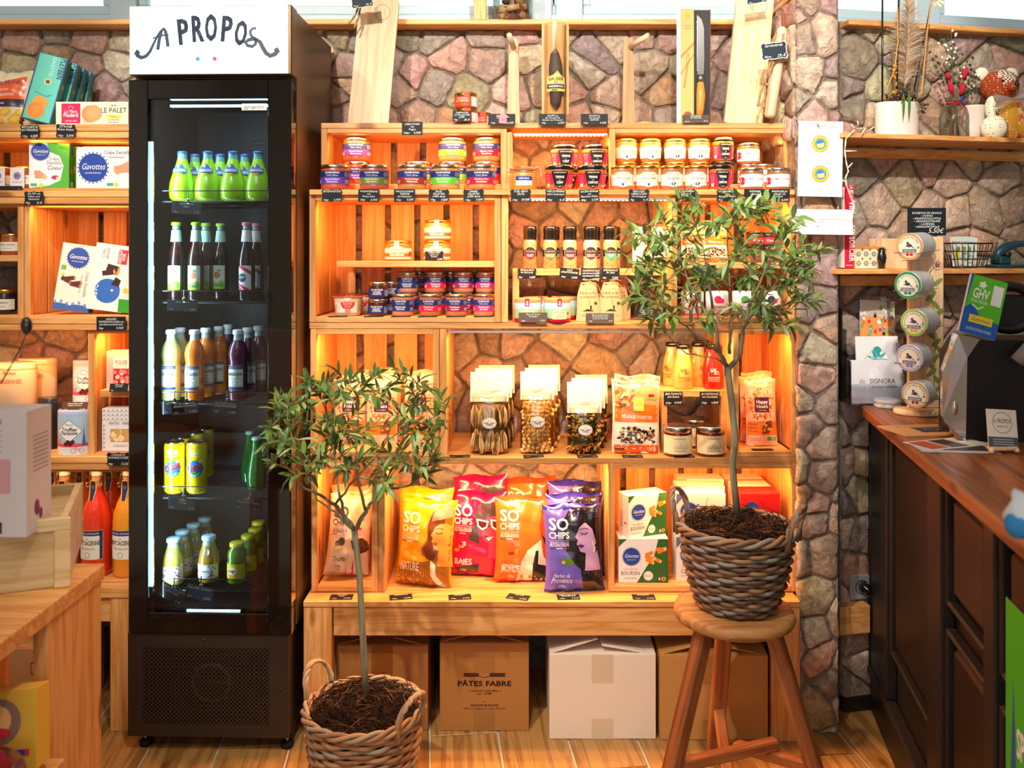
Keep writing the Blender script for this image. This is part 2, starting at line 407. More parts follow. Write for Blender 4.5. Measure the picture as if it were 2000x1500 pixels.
def stonewall(parent, polys, M, seed, vis, maxn=300, dark=1.):
    rnd = random.Random(seed); items = []
    for p in polys:
        cx = sum(a[0] for a in p)/len(p); cz = sum(a[1] for a in p)/len(p); items.append((vis(cx, cz), p))
    items.sort(key=lambda t: -t[0]); rest = G()
    for i, (s, p) in enumerate(items):
        c = tuple(v*rnd.uniform(.86, 1.12)*dark for v in hx(rnd.choice(SW)))
        if i < maxn and s > 0:
            g = G()
            if stone(g, p, rnd, col=c): g.xf(M); g.obj('stone', STONE, parent)
        else: k = len(rest.v); stone(rest, p, rnd, col=c)
    if rest.v: rest.xf(M); rest.obj('stones', STONE, parent)['kind'] = 'stuff'
back = wallplane('wall_back', -2.6, 1.02, WY, WY+.3, 0, Z(45, 2.74), MORT)
SILLZ = Z(37, 2.74)
def visback(x, z):                          # how much of the wall the shelves leave open to view
    px = 1000+x*F/WY; py = 500+(H-z)*F/WY
    if px < -40 or px > 1560: return 0
    s = 1
    if 30 < py < 262: s = 5
    if 870 < px < 1440 and 250 < py < 1160: s = 4
    if 1180 < px < 1440 and 250 < py < 380: s = 1
    if px < 250 and 250 < py < 900: s = 2
    if 250 < px < 600 and py > 60: s = 0
    if py > 1180: s = 0
    return s+random.random()*.1
stonewall(back, cells(-2.0, .93, .12, Z(46, 2.74), .118, .090, 3), Matrix.Translation((0, WY, 0)), 3, visback)
# the pillar between the shelves and the counter
PLY = 2.425
pil = wallplane('wall_pillar', X(1560, PLY), X(1640, PLY), PLY+.012, WY+.2, 0, 2.9, MORT)
def vall(x, z): return 1
stonewall(pil, cells(X(1556, PLY), X(1641, PLY), .0, 2.2, .095, .09, 11), Matrix.Translation((0, PLY+.016, 0)), 12, vall)
Mside = Matrix.Translation((X(1560, PLY)+.003, WY, 0)) @ Matrix.Rotation(-PI/2, 4, 'Z')
stonewall(pil, cells(0, WY-PLY-.02, 1.66, 2.2, .10, .085, 13), Mside, 14, vall)
# the wall behind the counter
RA = R(11.1); RO = Vector((X(1640, 2.56), 2.56, 0)); MR = Matrix.Translation(RO) @ Matrix.Rotation(RA, 4, 'Z')
def RW(px, py, off):                        # world point on a plane at distance off in front of the counter wall
    n = Vector((-sin(RA), cos(RA))); c = n.dot(RO.xy)-off; k = (px-1000)/F; D = c/(n.x*k+n.y); return P(px, py, D)
def RL(px, off): return (MR.inverted() @ RW(px, 500, off)).x
wr = G().box(0, 1.5, 0, .4, 0, RW(1700, 45, 0).z, c='9c8876').xf(MR).obj('wall_counter', MORT); wr['kind'] = 'structure'
stonewall(wr, cells(0, .74, .0, RW(1700, 46, 0).z, .122, .094, 21), MR, 22, vall, dark=.86)
bbr = G().box(0, .8, -.02, -.024+.04, 0, .045, b=.003).xf(MR).obj('baseboard_counter', BLACKW); bbr['kind'] = 'structure'
# window sills, windows
sill = G().box(-2.6, X(1530, 2.74), 2.74, WY+.16, SILLZ-.0165, SILLZ, b=.002).obj('trim_1', PX); sill['kind'] = 'structure'
sr = G().box(0, 1.5, -.05, .3, RW(1700, 50, .05).z, RW(1700, 39, .05).z, b=.002).xf(MR).obj('trim_2', PX); sr['kind'] = 'structure'
sp = G().box(X(1560, PLY)-.012, X(1560, PLY)+.0, 2.45, 2.745, SILLZ-.0165, SILLZ, b=.002).obj('trim_3', PY); sp['kind'] = 'structure'
WF = mat('white_window_frame', 'b4ccd6', rough=.45)
def window(n, x0, x1, z0, z1, y, M, posts):
    fr = G(); fr.box(x0, x1, y, y+.07, z0, z0+.060, b=.004); fr.box(x0, x1, y, y+.07, z1-.05, z1, b=.004)
    for a in (x0, x1-.05): fr.box(a, a+.05, y, y+.07, z0+.060, z1-.05, b=.004)
    for p in posts: fr.box(p-.045, p+.045, y-.004, y+.066, z0+.03, z1-.04, b=.004)
    o = fr.xf(M).obj('window_%d' % n, WF); o['kind'] = 'structure'
    s = G(); e = [x0+.05]+[q for p in posts for q in (p-.045, p+.045)]+[x1-.05]
    for a, b in zip(e[::2], e[1::2]):
        s = G(); s.box(a, b, y+.012, y+.055, z0+.060, z0+.092, b=.004); s.box(a, b, y+.012, y+.055, z1-.08, z1-.05, b=.004)
        s.box(a, a+.028, y+.012, y+.055, z0+.092, z1-.08, b=.004); s.box(b-.028, b, y+.012, y+.055, z0+.092, z1-.08, b=.004)
        s.xf(M).obj('sash', WF, o)
        G().box(a+.028, b-.028, y+.03, y+.036, z0+.092, z1-.08).xf(M).obj('pane', GLASS, o)
I4 = Matrix.Identity(4)
window(1, -2.6, X(1530, WY+.1)+.1, SILLZ, 2.8, WY+.08, I4, [X(240, WY+.08), X(700, WY+.08)+.6, X(1112, WY+.08)])
window(2, .0, 1.5, RW(1700, 39, .05).z, 2.8, .14, MR, [RL(1812, -.14)])
lint = wallplane('wall_lintel', -2.6, 2.6, WY+.02, WY+.3, 2.8, 3.0, PLAST)
wp = G().box(X(925, 2.80), X(950, 2.80), 2.79, 2.83, SILLZ, 2.8, b=.003).obj('trim_4', PZ); wp['kind'] = 'structure'
# outer shell of the shop, seen only in reflections
wallplane('wall_left', -2.62, -2.6, -2.6, 3.1, 0, 3, PLAST); wallplane('wall_right', 2.6, 2.62, -2.6, 3.1, 0, 3, PLAST)
wf = wallplane('wall_front', -2.6, 2.6, -2.62, -2.6, 0, 3, PLAST)
stonewall(wf, cells(-2.4, 1.2, .9, 2.9, .26, .19, 31), Matrix.Translation((0, -2.6, 0)) @ Matrix.Rotation(PI, 4, 'Z'), 32, lambda x, z: 0, dark=.7)
wallplane('ceiling', -2.62, 2.62, -2.62, 3.1, 3.0, 3.05, mat('ceiling_white', 'e8e2d8', rough=.9))
fl = G().box(-2.62, 2.62, -2.62, 3.1, -.03, -.004).obj('floor', mat('grout', 'cfc6ae', rough=.9)); fl['kind'] = 'structure'
fm = G().box(0, .595, 0, .1845, -.004, 0, b=.0012).mesh('plank', FLOORW); FA = R(96); n = 0
ux, uy = Vector((cos(FA), sin(FA), 0)), Vector((-sin(FA), cos(FA), 0))
for j in range(-10, 16):
    for i in range(-2, 7):
        o0 = Vector((.135, .75, 0))-uy*(j*.19)+ux*(i*.6+(j % 3)*.2-.1); cpt = o0+ux*.3+uy*.1
        if not (1.15 < cpt.y < 3.0 and -2.2 < cpt.x < 2.1): continue
        if n < 190: inst('plank', fm, fl, (o0.x, o0.y, .0), (0, 0, FA)); n += 1

# ------------------------------------------------------------ shelving
LEDM = mat('led_glow', 'ffe0b0', em=5); LEDC = mat('led_cool', 'd8f0ff', em=16)
ALU = mat('aluminium', 'c9c2b8', rough=.35, metal=1)
def plank(label, px0, px1, py0, py1, D, dep=.34, name='shelf_plank', grp=None):
    z1, z0 = Z(py0, D), Z(py1, D); cx = (X(px0, D)+X(px1, D))/2; hw = (X(px1, D)-X(px0, D))/2
    o = G().box(-hw, hw, 0, dep, -(z1-z0), 0, b=.0015).obj(name, PX, loc=(cx, D, z1)); return tag(o, label, 'shelf', grp)
def crate(label, px0, px1, py0, py1, D, dep=.30, t=12, tr=10, floor=None, slats=True, sides=3, sw=.073, gap=.029, brd=None):
    """an open-fronted pine crate lying on its side: posts, rails, side boards, back slats"""
    x0, x1, z1, z0 = X(px0, D), X(px1, D), Z(py0, D), Z(py1, D); k = D/F; tw, th = t*k, tr*k
    c = thing('crate', label, 'crate', ((x0+x1)/2, D, z0)); w = (x1-x0)/2; h = z1-z0
    for s in (-1, 1): G().box(s*w, s*(w-tw), 0, .018, 0, h, b=.0015).obj('post', PZ, c)
    G().box(-w+tw, w-tw, 0, .018, h-th, h, b=.0015).obj('rail', PX, c); G().box(-w+tw, w-tw, .0, .018, 0, th*1.15, b=.0015).obj('rail', PX, c)
    G().box(-w+tw, w-tw, .018, dep-.012, th*.3, th*1.12, b=.001).obj('bottom_board', PX, c)
    G().box(-w+.002, w-.002, .018, dep-.012, h-.009, h, b=.001).obj('top_board', PX, c)
    bw = (dep-.03-(sides-1)*.012)/sides
    for s in (-1, 1):
        for i in range(sides):
            y = .018+i*(bw+.012); G().box(s*(w-.001), s*(w-.012), y, y+bw, th*1.12, h-.009, b=.001).obj('side_board', PZ, c)
    if slats:
        W = 2*w; n = max(1, round((W+gap)/(sw+gap))); g = (W-n*sw)/max(1, n-1) if n > 1 else 0
        for i in range(n): x = -w+i*(sw+g); G().box(x, x+sw, dep-.012, dep, 0, h, b=.001).obj('back_slat', PZ, c)
    return c
def ledbar(label, px0, px1, z, D, em=LEDM, off=.03, th=.005, power=0, h=.02, glow=True):
    x0, x1 = X(px0, D), X(px1, D); t = thing('light_strip', label, 'light strip', ((x0+x1)/2, D+off, z)); w = (x1-x0)/2
    G().box(-w, w, 0, .016, 0, h*.35, b=.001).obj('profile', ALU, t)
    if glow:
        k = int(w*2/.012); g = G()
        for i in range(k): a = -w+.004+i*.012; g.box(a, a+.007, .001, .006, -.0012, 0)
        g.obj('diodes', em, t)['kind'] = 'stuff'
    if power: lamp('strip_light', 'AREA', ((x0+x1)/2, D+off+.008, z-.006), power, WARM2 if D2-.001 < D < D1+.001 and (glow or 'pasta' in label or 'crisps bags' in label) else WARM, rot=(R(22), 0, 0), size=w*1.9, size_y=.02)
    return t
D1 = 2.52; D2 = 2.45
# main unit
plank('top pine plank across the three upper crates, carrying the boards and stands', 627, 1547, 240, 250.5, D1, .27)
plank('pine plank under the upper row of jar crates, above the spice compartment', 604, 1553, 370, 380.5, 2.435, .36)
plank('pine plank between the terrine compartments and the pasta compartment', 604, 1558, 630.8, 642.5, D2, .35)
plank('pine plank between the pasta compartment and the crisps compartment', 606, 1560, 893.5, 905, D2, .35)
crate('shallow upper left crate with rillettes jars and slatted back', 627, 990, 251, 370, D1, .27, tr=9)
crate('shallow upper right crate with gold-lidded jars and slatted back', 1190, 1547, 251, 370, D1, .27, tr=9)
crate('deep crate with a mid board, left of the spice grinders', 604, 978, 381, 630, D2, .33)
crate('crate behind the larger olive tree crown, at the right of the spices', 1311, 1553, 381, 630, D2, .33)
crate('tall left crate behind the smaller olive crown with snack pouches', 606, 858, 643, 893, D2, .33)
crate('narrow crate at the pillar holding one kind of snack pouch', 1431, 1558, 643, 893, D2, .33)
crate('narrow crate holding beige crisps bags beside the fridge', 608, 738, 905, 1156, D2, .33)
crate('crate of boxed crepes behind the raised olive basket', 1188, 1558, 905, 1156, D2, .33)
def board(label, px0, px1, py0, py1, D, dep, ax=PX, z=False, name='shelf_board'):
    x0, x1 = X(px0, D), X(px1, D); z1, z0 = Z(py0, D), Z(py1, D)
    o = G().box(-(x1-x0)/2, (x1-x0)/2, 0, dep, z0-z1, 0, b=.0012).obj(name, ax, loc=((x0+x1)/2, D, z1)); return tag(o, label, 'board')
board('mid board inside the deep crate, with three terrine jars on it', 657, 966, 510, 522, D2+.055, .24)
board('mid board behind the crown of the larger olive tree', 1326, 1540, 513.5, 524.5, D2+.02, .28)
board('upright pine board at the left end of the black-lidded jar bay', 990, 1001, 258, 370, D1, .25, PZ, name='side_panel')
board('upright pine board left of the spice compartment', 979, 992, 381, 630, D2, .3, PZ, name='side_panel')
board('upright pine board left of the pasta compartment', 859, 873, 643, 893, D2, .32, PZ, name='side_panel')
board('upright pine board left of the yellow crisps bag', 739, 752, 905, 1157, D2, .32, PZ, name='side_panel')
# small inner stands
def stand(label, px0, px1, py0, py1, D, dep, t=13, th=13):
    x0, x1, z1, z0 = X(px0, D), X(px1, D), Z(py0, D), Z(py1, D); k = D/F
    c = thing('shelf_riser', label, 'shelf', ((x0+x1)/2, D, z0)); w = (x1-x0)/2; h = z1-z0
    G().box(-w, w, 0, dep, h-th*k, h, b=.0012).obj('top_board', PX, c)
    for s in (-1, 1): 
        for y in (0, dep-.06): G().box(s*w, s*(w-t*k), y, y+.06, 0, h-th*k, b=.0012).obj('leg', PZ, c)
    return c
RISZ = Z(632, D2)
stand('low pine riser carrying the spice grinders, salt bags under it', 1001, 1306, 525, 627.2, 2.52, .20)
stand('small pine riser with sauce bottles on it and dark jars below', 1292, 1420, 762, 884.2, 2.53, .17, t=11)
# bench
bench = thing('bench', 'low heavy pine bench that carries the whole main shelf unit', 'bench', (X(1078, 2.387), 2.387, 0))
bw = (X(1565, 2.387)-X(593, 2.387))/2; BZ = Z(1174.5, 2.387)
for i in range(2): G().box(-bw, bw, i*.2, i*.2+.199, BZ-.0165, BZ, b=.002).obj('top_board', PX, bench)
G().box(-bw+X(1058, 2.4), bw-X(1057, 2.4), .006, .03, Z(1243, 2.39), BZ-.0185, b=.002).obj('apron', PX, bench)
for s in (-1, 1):
    for y in (0.004, .33): G().box(s*bw, s*(bw-.078), y, y+.03, 0.0, BZ-.0168, b=.002).obj('leg', PZ, bench)
# left unit
plank('top pine plank of the left unit with biscuit boxes on it', -160, 284, 243, 256, 2.46, .33)
plank('pine plank of the left unit under the crepe boxes', -160, 284, 372, 385, 2.46, .34)
plank('pine plank of the left unit above the pale blue tins', -160, 284, 620, 633, 2.46, .34)
plank('pine plank of the left unit above the lemonade bottles', -160, 284, 892, 905, 2.46, .34)
for a, b in ((257, 269), (385.5, 398), (633.5, 645), (905.5, 918)): board('pine rail under a plank of the left unit, %s' % {257: 'topmost', 385.5: 'above the tall biscuit boxes', 633.5: 'above the pale tins', 905.5: 'above the lemonade'}[a], -160, 284, a, b, 2.462, .02, name='rail')
crate('left unit crate behind the boxed crepes, second tier', -160, 284, 269, 372, 2.475, .30, tr=4)
crate('left unit crate with tall leaning biscuit boxes', 47, 284, 398, 620, 2.475, .30, tr=4)
crate('left unit crate with honey jars, cut by the picture edge', -160, 46, 398, 620, 2.475, .30, tr=4, slats=False)
crate('left unit crate with the pink chocolate box and gift biscuits', 172, 284, 645, 892, 2.475, .30, tr=6)
crate('left unit crate around the lemonade bottles', -160, 284, 918, 1137, 2.48, .30, tr=3)
board('short board under the honey jars, beside the picture edge', -140, 38, 498, 511, 2.495, .24)
board('short board under the pink chocolate box', 195, 268, 762, 776, 2.495, .24)
b2 = thing('bench', 'low pine bench of the left unit, half hidden by the fridge', 'bench', (X(-160, 2.44), 2.44, 0)); BW2 = X(252, 2.44)-X(-160, 2.44); BZ2 = Z(1148, 2.44)
G().box(0, BW2, 0, .36, BZ2-.03, BZ2, b=.002).obj('top_board', PX, b2)
for x in (BW2-.055, .02): G().box(x, x+.053, .004, .03, 0, BZ2-.03, b=.002).obj('leg', PZ, b2)
G().box(.02, BW2-.056, .01, .03, BZ2-.10, BZ2-.031, b=.002).obj('apron', PX, b2)
# light strips
def L(label, a, b, z, D, off, pw, glow=True, em=LEDM): return ledbar(label, a, b, z, D, em, off, power=pw, glow=glow)
L('light strip under the roof of the upper left crate', 642, 975, Z(263, D1)+.003, D1, .02, 1.22, False)
L('bright light strip over the black-lidded jars', 1003, 1187, Z(263, D1)-.002, D1, .004, 1.80, True)
L('light strip under the roof of the upper right crate', 1203, 1533, Z(263, D1)+.003, D1, .02, 1.30, False)
L('light strip in the roof of the deep terrine crate', 625, 960, Z(393, D2)+.003, D2, .02, 2.12, False)
L('long white light strip above the spice grinders', 994, 1305, Z(392, D2)+.001, D2, -.008, 2.50, True)
L('light strip above the jars behind the large olive crown', 1326, 1538, Z(393, D2)+.003, D2, .02, 1.48, False)
L('light strip in the tall left crate of snack pouches', 622, 842, Z(655, D2)+.003, D2, .02, 1.63, False)
L('long light strip above the pasta bags', 875, 1428, Z(652, D2)+.002, D2, -.0, 3.42, False)
L('short light strip above the snack pouch by the pillar', 1448, 1542, Z(656, D2)+.003, D2, .02, 0.74, False)
L('light strip over the beige crisps bag', 624, 724, Z(918, D2)+.003, D2, .02, 0.74, False)
L('long light strip above the crisps bags', 756, 1186, Z(912, D2)+.002+.003, D2, .01, 3.81, False)
L('light strip above the boxed crepes behind the basket', 1206, 1542, Z(918, D2)+.003, D2, .02, 2.12, False)
L('light strip under the top tier of the left unit', -100, 248, Z(272, 2.47)+.003, 2.47, .02, 1.30, False)
L('light strip above the tall leaning biscuit boxes', 62, 246, Z(400, 2.47)+.003, 2.47, .0, 1.15, False)
L('light strip above the pale tins of the left unit', -100, 168, Z(647, 2.47)+.003, 2.47, .0, 1.14, False)
L('short light strip above the pink chocolate box', 190, 248, Z(652, 2.48)+.003, 2.48, .02, 0.48, False)
L('light strip above the lemonade bottles', -100, 248, Z(920, 2.48)+.003, 2.48, .02, 1.96, False)

# ------------------------------------------------------------ fridge
FY = 2.334; YAW = R(-1.7); Fo = Vector((X(250, FY)-.004, FY, 0)); fw = .4455
MF = Matrix.Translation(Fo) @ Matrix.Rotation(YAW, 4, 'Z')
BLK = mat('black_steel', '6e583e', rough=.36, metal=.75); BGL = mat('black_glass', '060607', rough=.04, coat=1); BRN = mat('dark_grille', '2c2119', rough=.45)
DARK = mat('dark_liner', '14171a', rough=.5)
fr = thing('display_fridge', 'tall narrow black glass-door drinks fridge with lit sign on top', 'fridge', Fo, (0, 0, YAW))
def zf(py): return Z(py, 2.335)
def xf_(px): return (px-250)/322*fw
x0, x1 = .0, fw; dp = .45
body = G()
for a, b in ((x0, x0+.028), (x1-.028, x1)): body.box(a, b, .05, dp, zf(1232), zf(14), b=.003)
body.box(x0+.028, x1-.028, dp-.03, dp, zf(1232), zf(14)); body.box(x0+.028, x1-.028, .05, dp-.03, zf(14)-.012, zf(14)); body.box(x0+.028, x1-.028, .05, dp-.03, zf(168), zf(150))
body.box(x0+.028, x1-.028, .05, dp-.03, zf(1232), zf(1215)); body.obj('cabinet', BLK, fr)
ln = G(); ln.box(.0285, .031, .055, dp-.031, zf(1214), zf(169)); ln.box(x1-.031, x1-.0285, .055, dp-.031, zf(1214), zf(169)); ln.box(.031, x1-.031, dp-.035, dp-.031, zf(1214), zf(169)); ln.box(.031, x1-.031, .055, dp-.035, zf(169)-.003, zf(169)); ln.box(.031, x1-.031, .055, dp-.035, zf(1214), zf(1214)+.003)
ln.obj('liner', DARK, fr)
# slotted air duct on the liner's back
for j in range(14):
    q = G(); z = 1.70-.016*j
    for i in range(3): q.box(.20+i*.055, .245+i*.055, dp-.039, dp-.036, z, z+.006, b=.002)
    if j < 5: q.obj('vent_slot', mat('liner_slot', '3a4248', rough=.4), fr)
sg = G(); sx0, sx1 = xf_(256), xf_(567); sg.box(sx0, fw+.002, -.002, .05, zf(148), zf(12), b=.003); sg.obj('sign_box', BLK, fr)
SIGN = mat('lit_sign', 'f4faff', em=1.25); G().box(sx0+.003, sx1, -.005, -.002, zf(146), zf(14)).obj('sign_panel', mat('sign_frame', 'e4ddd6', rough=.4, em=.25), fr)
G().box(sx0+.014, sx1-.010, -.0062, -.005, zf(136), zf(22)).obj('sign_face', SIGN, fr)
A = Art(); ink = '12304a'; W0 = (sx0+sx1)/2; zc = (zf(136)+zf(22))/2; k = (sx1-sx0)/311.
def sq(px, py): return ((px-411)*k, -(py-80)*k)
for ch, px, py, h, w_, rot in (('P', 364, 87, 42, 19, .10), ('R', 391, 82, 43, 20, .06), ('O', 417, 80, 43, 21, 0), ('P', 445, 82, 42, 19, -.08), ('O', 472, 89, 40, 21, -.14)):
    x, y = sq(px, py); [A.text(ch, x+d*k, y-2*k, h*1.12*k, ink, 2, 'c', w=w_*1.12*k, bold=1, rot=rot) for d in (-1.1, 0, 1.1)]
def ln_(pts, w0, w1): A.line([sq(*p) for p in pts], w0*1.35*k, ink, 2, w1*1.35*k)
ln_([(271, 104), (274, 111), (281, 115), (290, 112), (298, 103), (304, 90), (312, 74), (318, 64), (323, 60)], 7, 2); ln_([(269, 103), (277, 108)], 9, 6)
ln_([(313, 100), (316, 80), (320, 64), (325, 59), (328, 64), (331, 78), (333, 94)], 5, 5); ln_([(303, 78), (316, 73), (334, 71)], 2, 3)
ln_([(505, 60), (498, 60), (493, 66), (495, 74), (503, 82), (504, 90), (497, 95), (488, 93), (484, 87), (490, 82), (502, 80), (512, 86), (518, 98), (524, 108), (532, 113), (541, 110), (547, 102)], 3.5, 7); ln_([(549, 101), (541, 105)], 8, 8)
for px, cc in ((391, '1c90e8'), (407, 'd9dde0'), (424, 'f0308c')): x, y = sq(px, 118); A.ell(x, y, 4.2*k, cc)
SPR = mat('sign_print', rough=.5, attr=True)
G().art(A, flat(W0, zc, -.0064)).obj('lettering', SPR, fr)['kind'] = 'stuff'
# door
wz0, wz1 = zf(1196), zf(194); wx0, wx1 = xf_(291), xf_(526); dx0, dx1 = xf_(258)-.006, fw+.0; dz0, dz1 = zf(1236), zf(156)
door = G(); door.box(dx0, wx0, 0, .044, dz0, dz1, b=.002); door.box(wx1, dx1, 0, .044, dz0, dz1, b=.002); door.box(wx0, wx1, 0, .044, wz1, dz1, b=.002); door.box(wx0, wx1, 0, .044, dz0, wz0, b=.002)
dr = door.obj('door', BGL, fr)
G().box(wx0, wx1, .012, .016, wz0, wz1).obj('pane', PANE, dr)
A = Art(); A.rect(-.034, -.010, .034, .008, 'd8d6d2'); A.text('ggmgastro', 0, -.005, .0085, '50545a', 2, w=.056); G().art(A, flat(xf_(497), zf(208), .0116)).obj('badge', PRINT, dr)
gl = G(); gl.box(wx0+.001, wx0+.006, .018, .023, zf(1150), zf(275)); gl.box(wx0+.04, wx1-.002, .05, .06, zf(203), zf(199)); gl.box(wx0+.10, wx1-.08, .016, .019, wz0+.001, wz0+.003)
gl.obj('cool_light', mat('fridge_led', 'b0dcff', em=9), fr)
for x in (.04,): 
    l = lamp('fridge_strip_light', 'AREA', MF @ Vector((wx0+.015, .06, 1.05)), 5.0, (.72, .88, 1), size=.02, size_y=1.3); l.rotation_euler = Euler((PI/2, 0, R(-62)+YAW)); l.data.shape = 'RECTANGLE'
lamp('fridge_top_light', 'AREA', MF @ Vector((.24, .10, zf(172))), 1.6, (.72, .88, 1), rot=(R(10), 0, YAW), size=.3, size_y=.04)
# lower plinth with real round holes
gz0, gz1 = zf(1440), zf(1239); gx1 = xf_(557)+.01
pl = G(); pl.box(0, .004, .012, dp, gz0, gz1); pl.box(gx1-.004, gx1, .012, dp, gz0, gz1); pl.box(.004, gx1-.004, .012, dp, gz1-.004, gz1); pl.box(.004, gx1-.004, .014, dp, gz0, gz0+.004); pl.box(.004, gx1-.004, .2, .205, gz0+.004, gz1-.004)
pl.obj('plinth_box', BRN, fr)
gr = G(); hx0, hx1, hz0, hz1 = xf_(280), xf_(527), zf(1416), zf(1266); nx, nz = 30, 18; cw, chh = (hx1-hx0)/nx, (hz1-hz0)/nz
yy = .008
for a in ((0, hx0, gz0, gz1), (hx1, gx1, gz0, gz1), (hx0, hx1, hz1, gz1), (hx0, hx1, gz0, hz0)): gr.box(a[0], a[1], yy, yy+.004, a[2], a[3])
for i in range(nx):
    for j in range(nz):
        ccx, ccz = hx0+(i+.5)*cw, hz0+(j+.5)*chh; r = .0027; o8 = []; i8 = []
        for q in range(8):
            a = 2*PI*q/8+PI/8; s_ = 1/max(abs(cos(a)), abs(sin(a))); o8.append((ccx+cos(a)*s_*cw/2, yy, ccz+sin(a)*s_*chh/2)); i8.append((ccx+r*cos(a), yy, ccz+r*sin(a)))
        bk = [(x, y+.004, z) for x, y, z in i8]
        gr.add(o8+i8+bk, [(q, (q+1) % 8, 8+(q+1) % 8, 8+q) for q in range(8)]+[(8+q, 8+(q+1) % 8, 16+(q+1) % 8, 16+q) for q in range(8)])
gr.obj('perforated_panel', BRN, fr)
fan = G().tube([(.22+.05*cos(a*PI/12), .03, (hz0+hz1)/2+.0+.05*sin(a*PI/12)) for a in range(24)], .006, 5, closed=True); fan.tube([(.17, .03, (hz0+hz1)/2), (.27, .03, (hz0+hz1)/2)], .003, 4); fan.obj('fan_ring', mat('fan_grey', '6a5a4c', rough=.5), fr)
for px, py in ((401, 1250), (253, 1336), (549, 1345)): G().lathe([(.004, 0), (.004, .0015), (.0005, .003)], 8).xf(Matrix.Translation((xf_(px), yy, zf(py))) @ Matrix.Rotation(PI/2, 4, 'X')).obj('screw', BRN, fr)
for x in (.03, .42):
    for y in (.05, dp-.06):
        ft = G(); ft.lathe([(.001, 0), (.017, 0), (.018, .010), (.012, .016), (.001, .016)], 14, mi=0); ft.lathe([(.005, .016), (.005, gz0)], 8, mi=1); ft.obj('foot', [mat('rubber', '0c0c0c', rough=.6), METAL], fr, (x, y, 0))
# wire shelves
WIRE = mat('black_wire', '30343a', rough=.3, metal=.6); FS = []
for py, lift in ((392, 16), (588, 18), (784, 18), (967, 18), (1146, 18)):
    g = G(); z = Z(py, 2.42); FS.append(z); a, b = .045, x1-.035
    for i in range(34): q = a+(b-a)*i/33; g.tube([(q, .075, z-.002), (q, dp-.05, z-.002)], .0011, 4)
    g.tube([(a-.008, .073, z-.004), (b+.004, .073, z-.004)], .0025, 5); g.tube([(a-.008, dp-.05, z-.004), (b+.004, dp-.05, z-.004)], .0025, 5); g.tube([(a-.008, .25, z-.005), (b+.004, .25, z-.005)], .002, 5)
    u = lift*.00137; g.tube([(a, .073, z-.004), (a, .071, z+u), (a+.006, .071, z+u+.004), (b, .071, z+u+.004), (b, .073, z-.004)], .0016, 5)
    g.obj('wire_shelf', WIRE, fr)
# ------------------------------------------------------------ jars and bottles
SILV = METAL; BLID = mat('black_lid', '101012', rough=.25, coat=.6); WHT = mat('white_plastic', 'e8ecec', rough=.4); CORK = mat('cork', 'd09a60', rough=.9)
RUB = mat('orange_rubber', 'e06038', rough=.6)
def dk(c, k): return tuple(v*k for v in hx(c))
def jarbuild(r, h, cont, lid=SILV, lh=.012, taper=0., fill=.86, lab=None, lr=None, n=24, clear_top=None, neck=.96, name='jar'):
    def f():
        t = thing(name, '', ''); r0 = r*(1-taper); g = G()
        top = h-lh*.8
        pr = [(.001, 0), (r0*.86, 0), (r0*.97, h*.04), (r0+(r-r0)*.3, h*.12), (r0+(r-r0)*fill, top*fill-.0), (r, top*.93), (r*neck, top)]
        g.lathe(pr, n, cols=[cont, cont, cont, cont, clear_top or dk(cont, .72), clear_top or dk(cont, .72)]); g.obj('glass_body', CONT, t)
        R1 = lr or r*1.0; g = G().lathe([(R1*.93, h-lh), (R1, h-lh+.001), (R1, h-.0025), (R1*.96, h-.0006), (R1*.9, h), (R1*.5, h-.0012), (.001, h-.0012)], n); g.obj('lid', lid, t)
        if lab:
            A = Art(); lab(A, r, h); k = taper*r/(h*.9) if taper else 0
            def mp(u, v, o): rr = r0+(r-r0)*min(1, max(0, v/(top*.93)))+.0006+o; a = u/r; return (rr*sin(a), -rr*cos(a), v)
            G().art(A, mp, maxlen=.012).obj('label', PRINT, t)
        return t
    return f
Wt = 'f4f0e8'
def lab_band(col, t1, t2, nav='1d2f74', name='EDOUARD ARTZNER', script='Foie Gras', t3=None):
    def f(A, r, h):
        A.rect(-r*1.45, h*.22, r*1.45, h*.49, col); A.rect(-r*1.45, h*.49, r*1.45, h*.74, nav)
        A.text(name, 0, h*.64, .0042, Wt, w=r*1.0, bold=1); A.text(script, 0, h*.54, .0035, Wt, w=r*.8, sh=.3)
        A.text(t1, 0, h*.38, .0042, Wt, w=r*.95, bold=1); A.text(t2, 0, h*.28, .0042, Wt, w=r*.75, bold=1)
        for i in range(6): A.rect(r*.85, h*(.53+.03*i), r*1.35, h*(.54+.03*i), 'b8bcd0', 2)
        for s in (-1, 1):
            for i in range(3): A.rect(s*r*.9, h*(.26+.05*i), s*r*1.3, h*(.275+.05*i), Wt, 2)
    return f
def lab_terrine(t, red=True):
    def f(A, r, h):
        A.rect(-r*1.5, h*.10, r*1.5, h*.62, 'f1e4cc'); A.ell(0, h*.6, r*.55, 'f1e4cc', 1, ry=h*.12); A.rect(-r*1.5, h*.20, r*1.5, h*.38, '8a5430', 2)
        A.text(t, 0, h*.245, .0062, Wt, 3, w=r*1.1, bold=1); A.text('J.Hénaff', 0, h*.50, .007, '7a4a30', 2, w=r*.95, sh=.35)
        for v in (.14, .42, .58): A.rect(-r*1.5, h*v, r*(1.5 if v < .5 else -.6), h*(v+.015), '8a5430', 2)
        A.rect(r*.6, h*.58, r*1.5, h*.595, '8a5430', 2); A.rect(-r*.18, h*.62, r*.18, h*.98, 'f6edd8', 1); A.ell(0, h*.82, r*.12, 'b8a890', 2)
        if red: A.ell(r*1.15, h*.34, r*.18, 'd02838', 3, ry=h*.14)
    return f
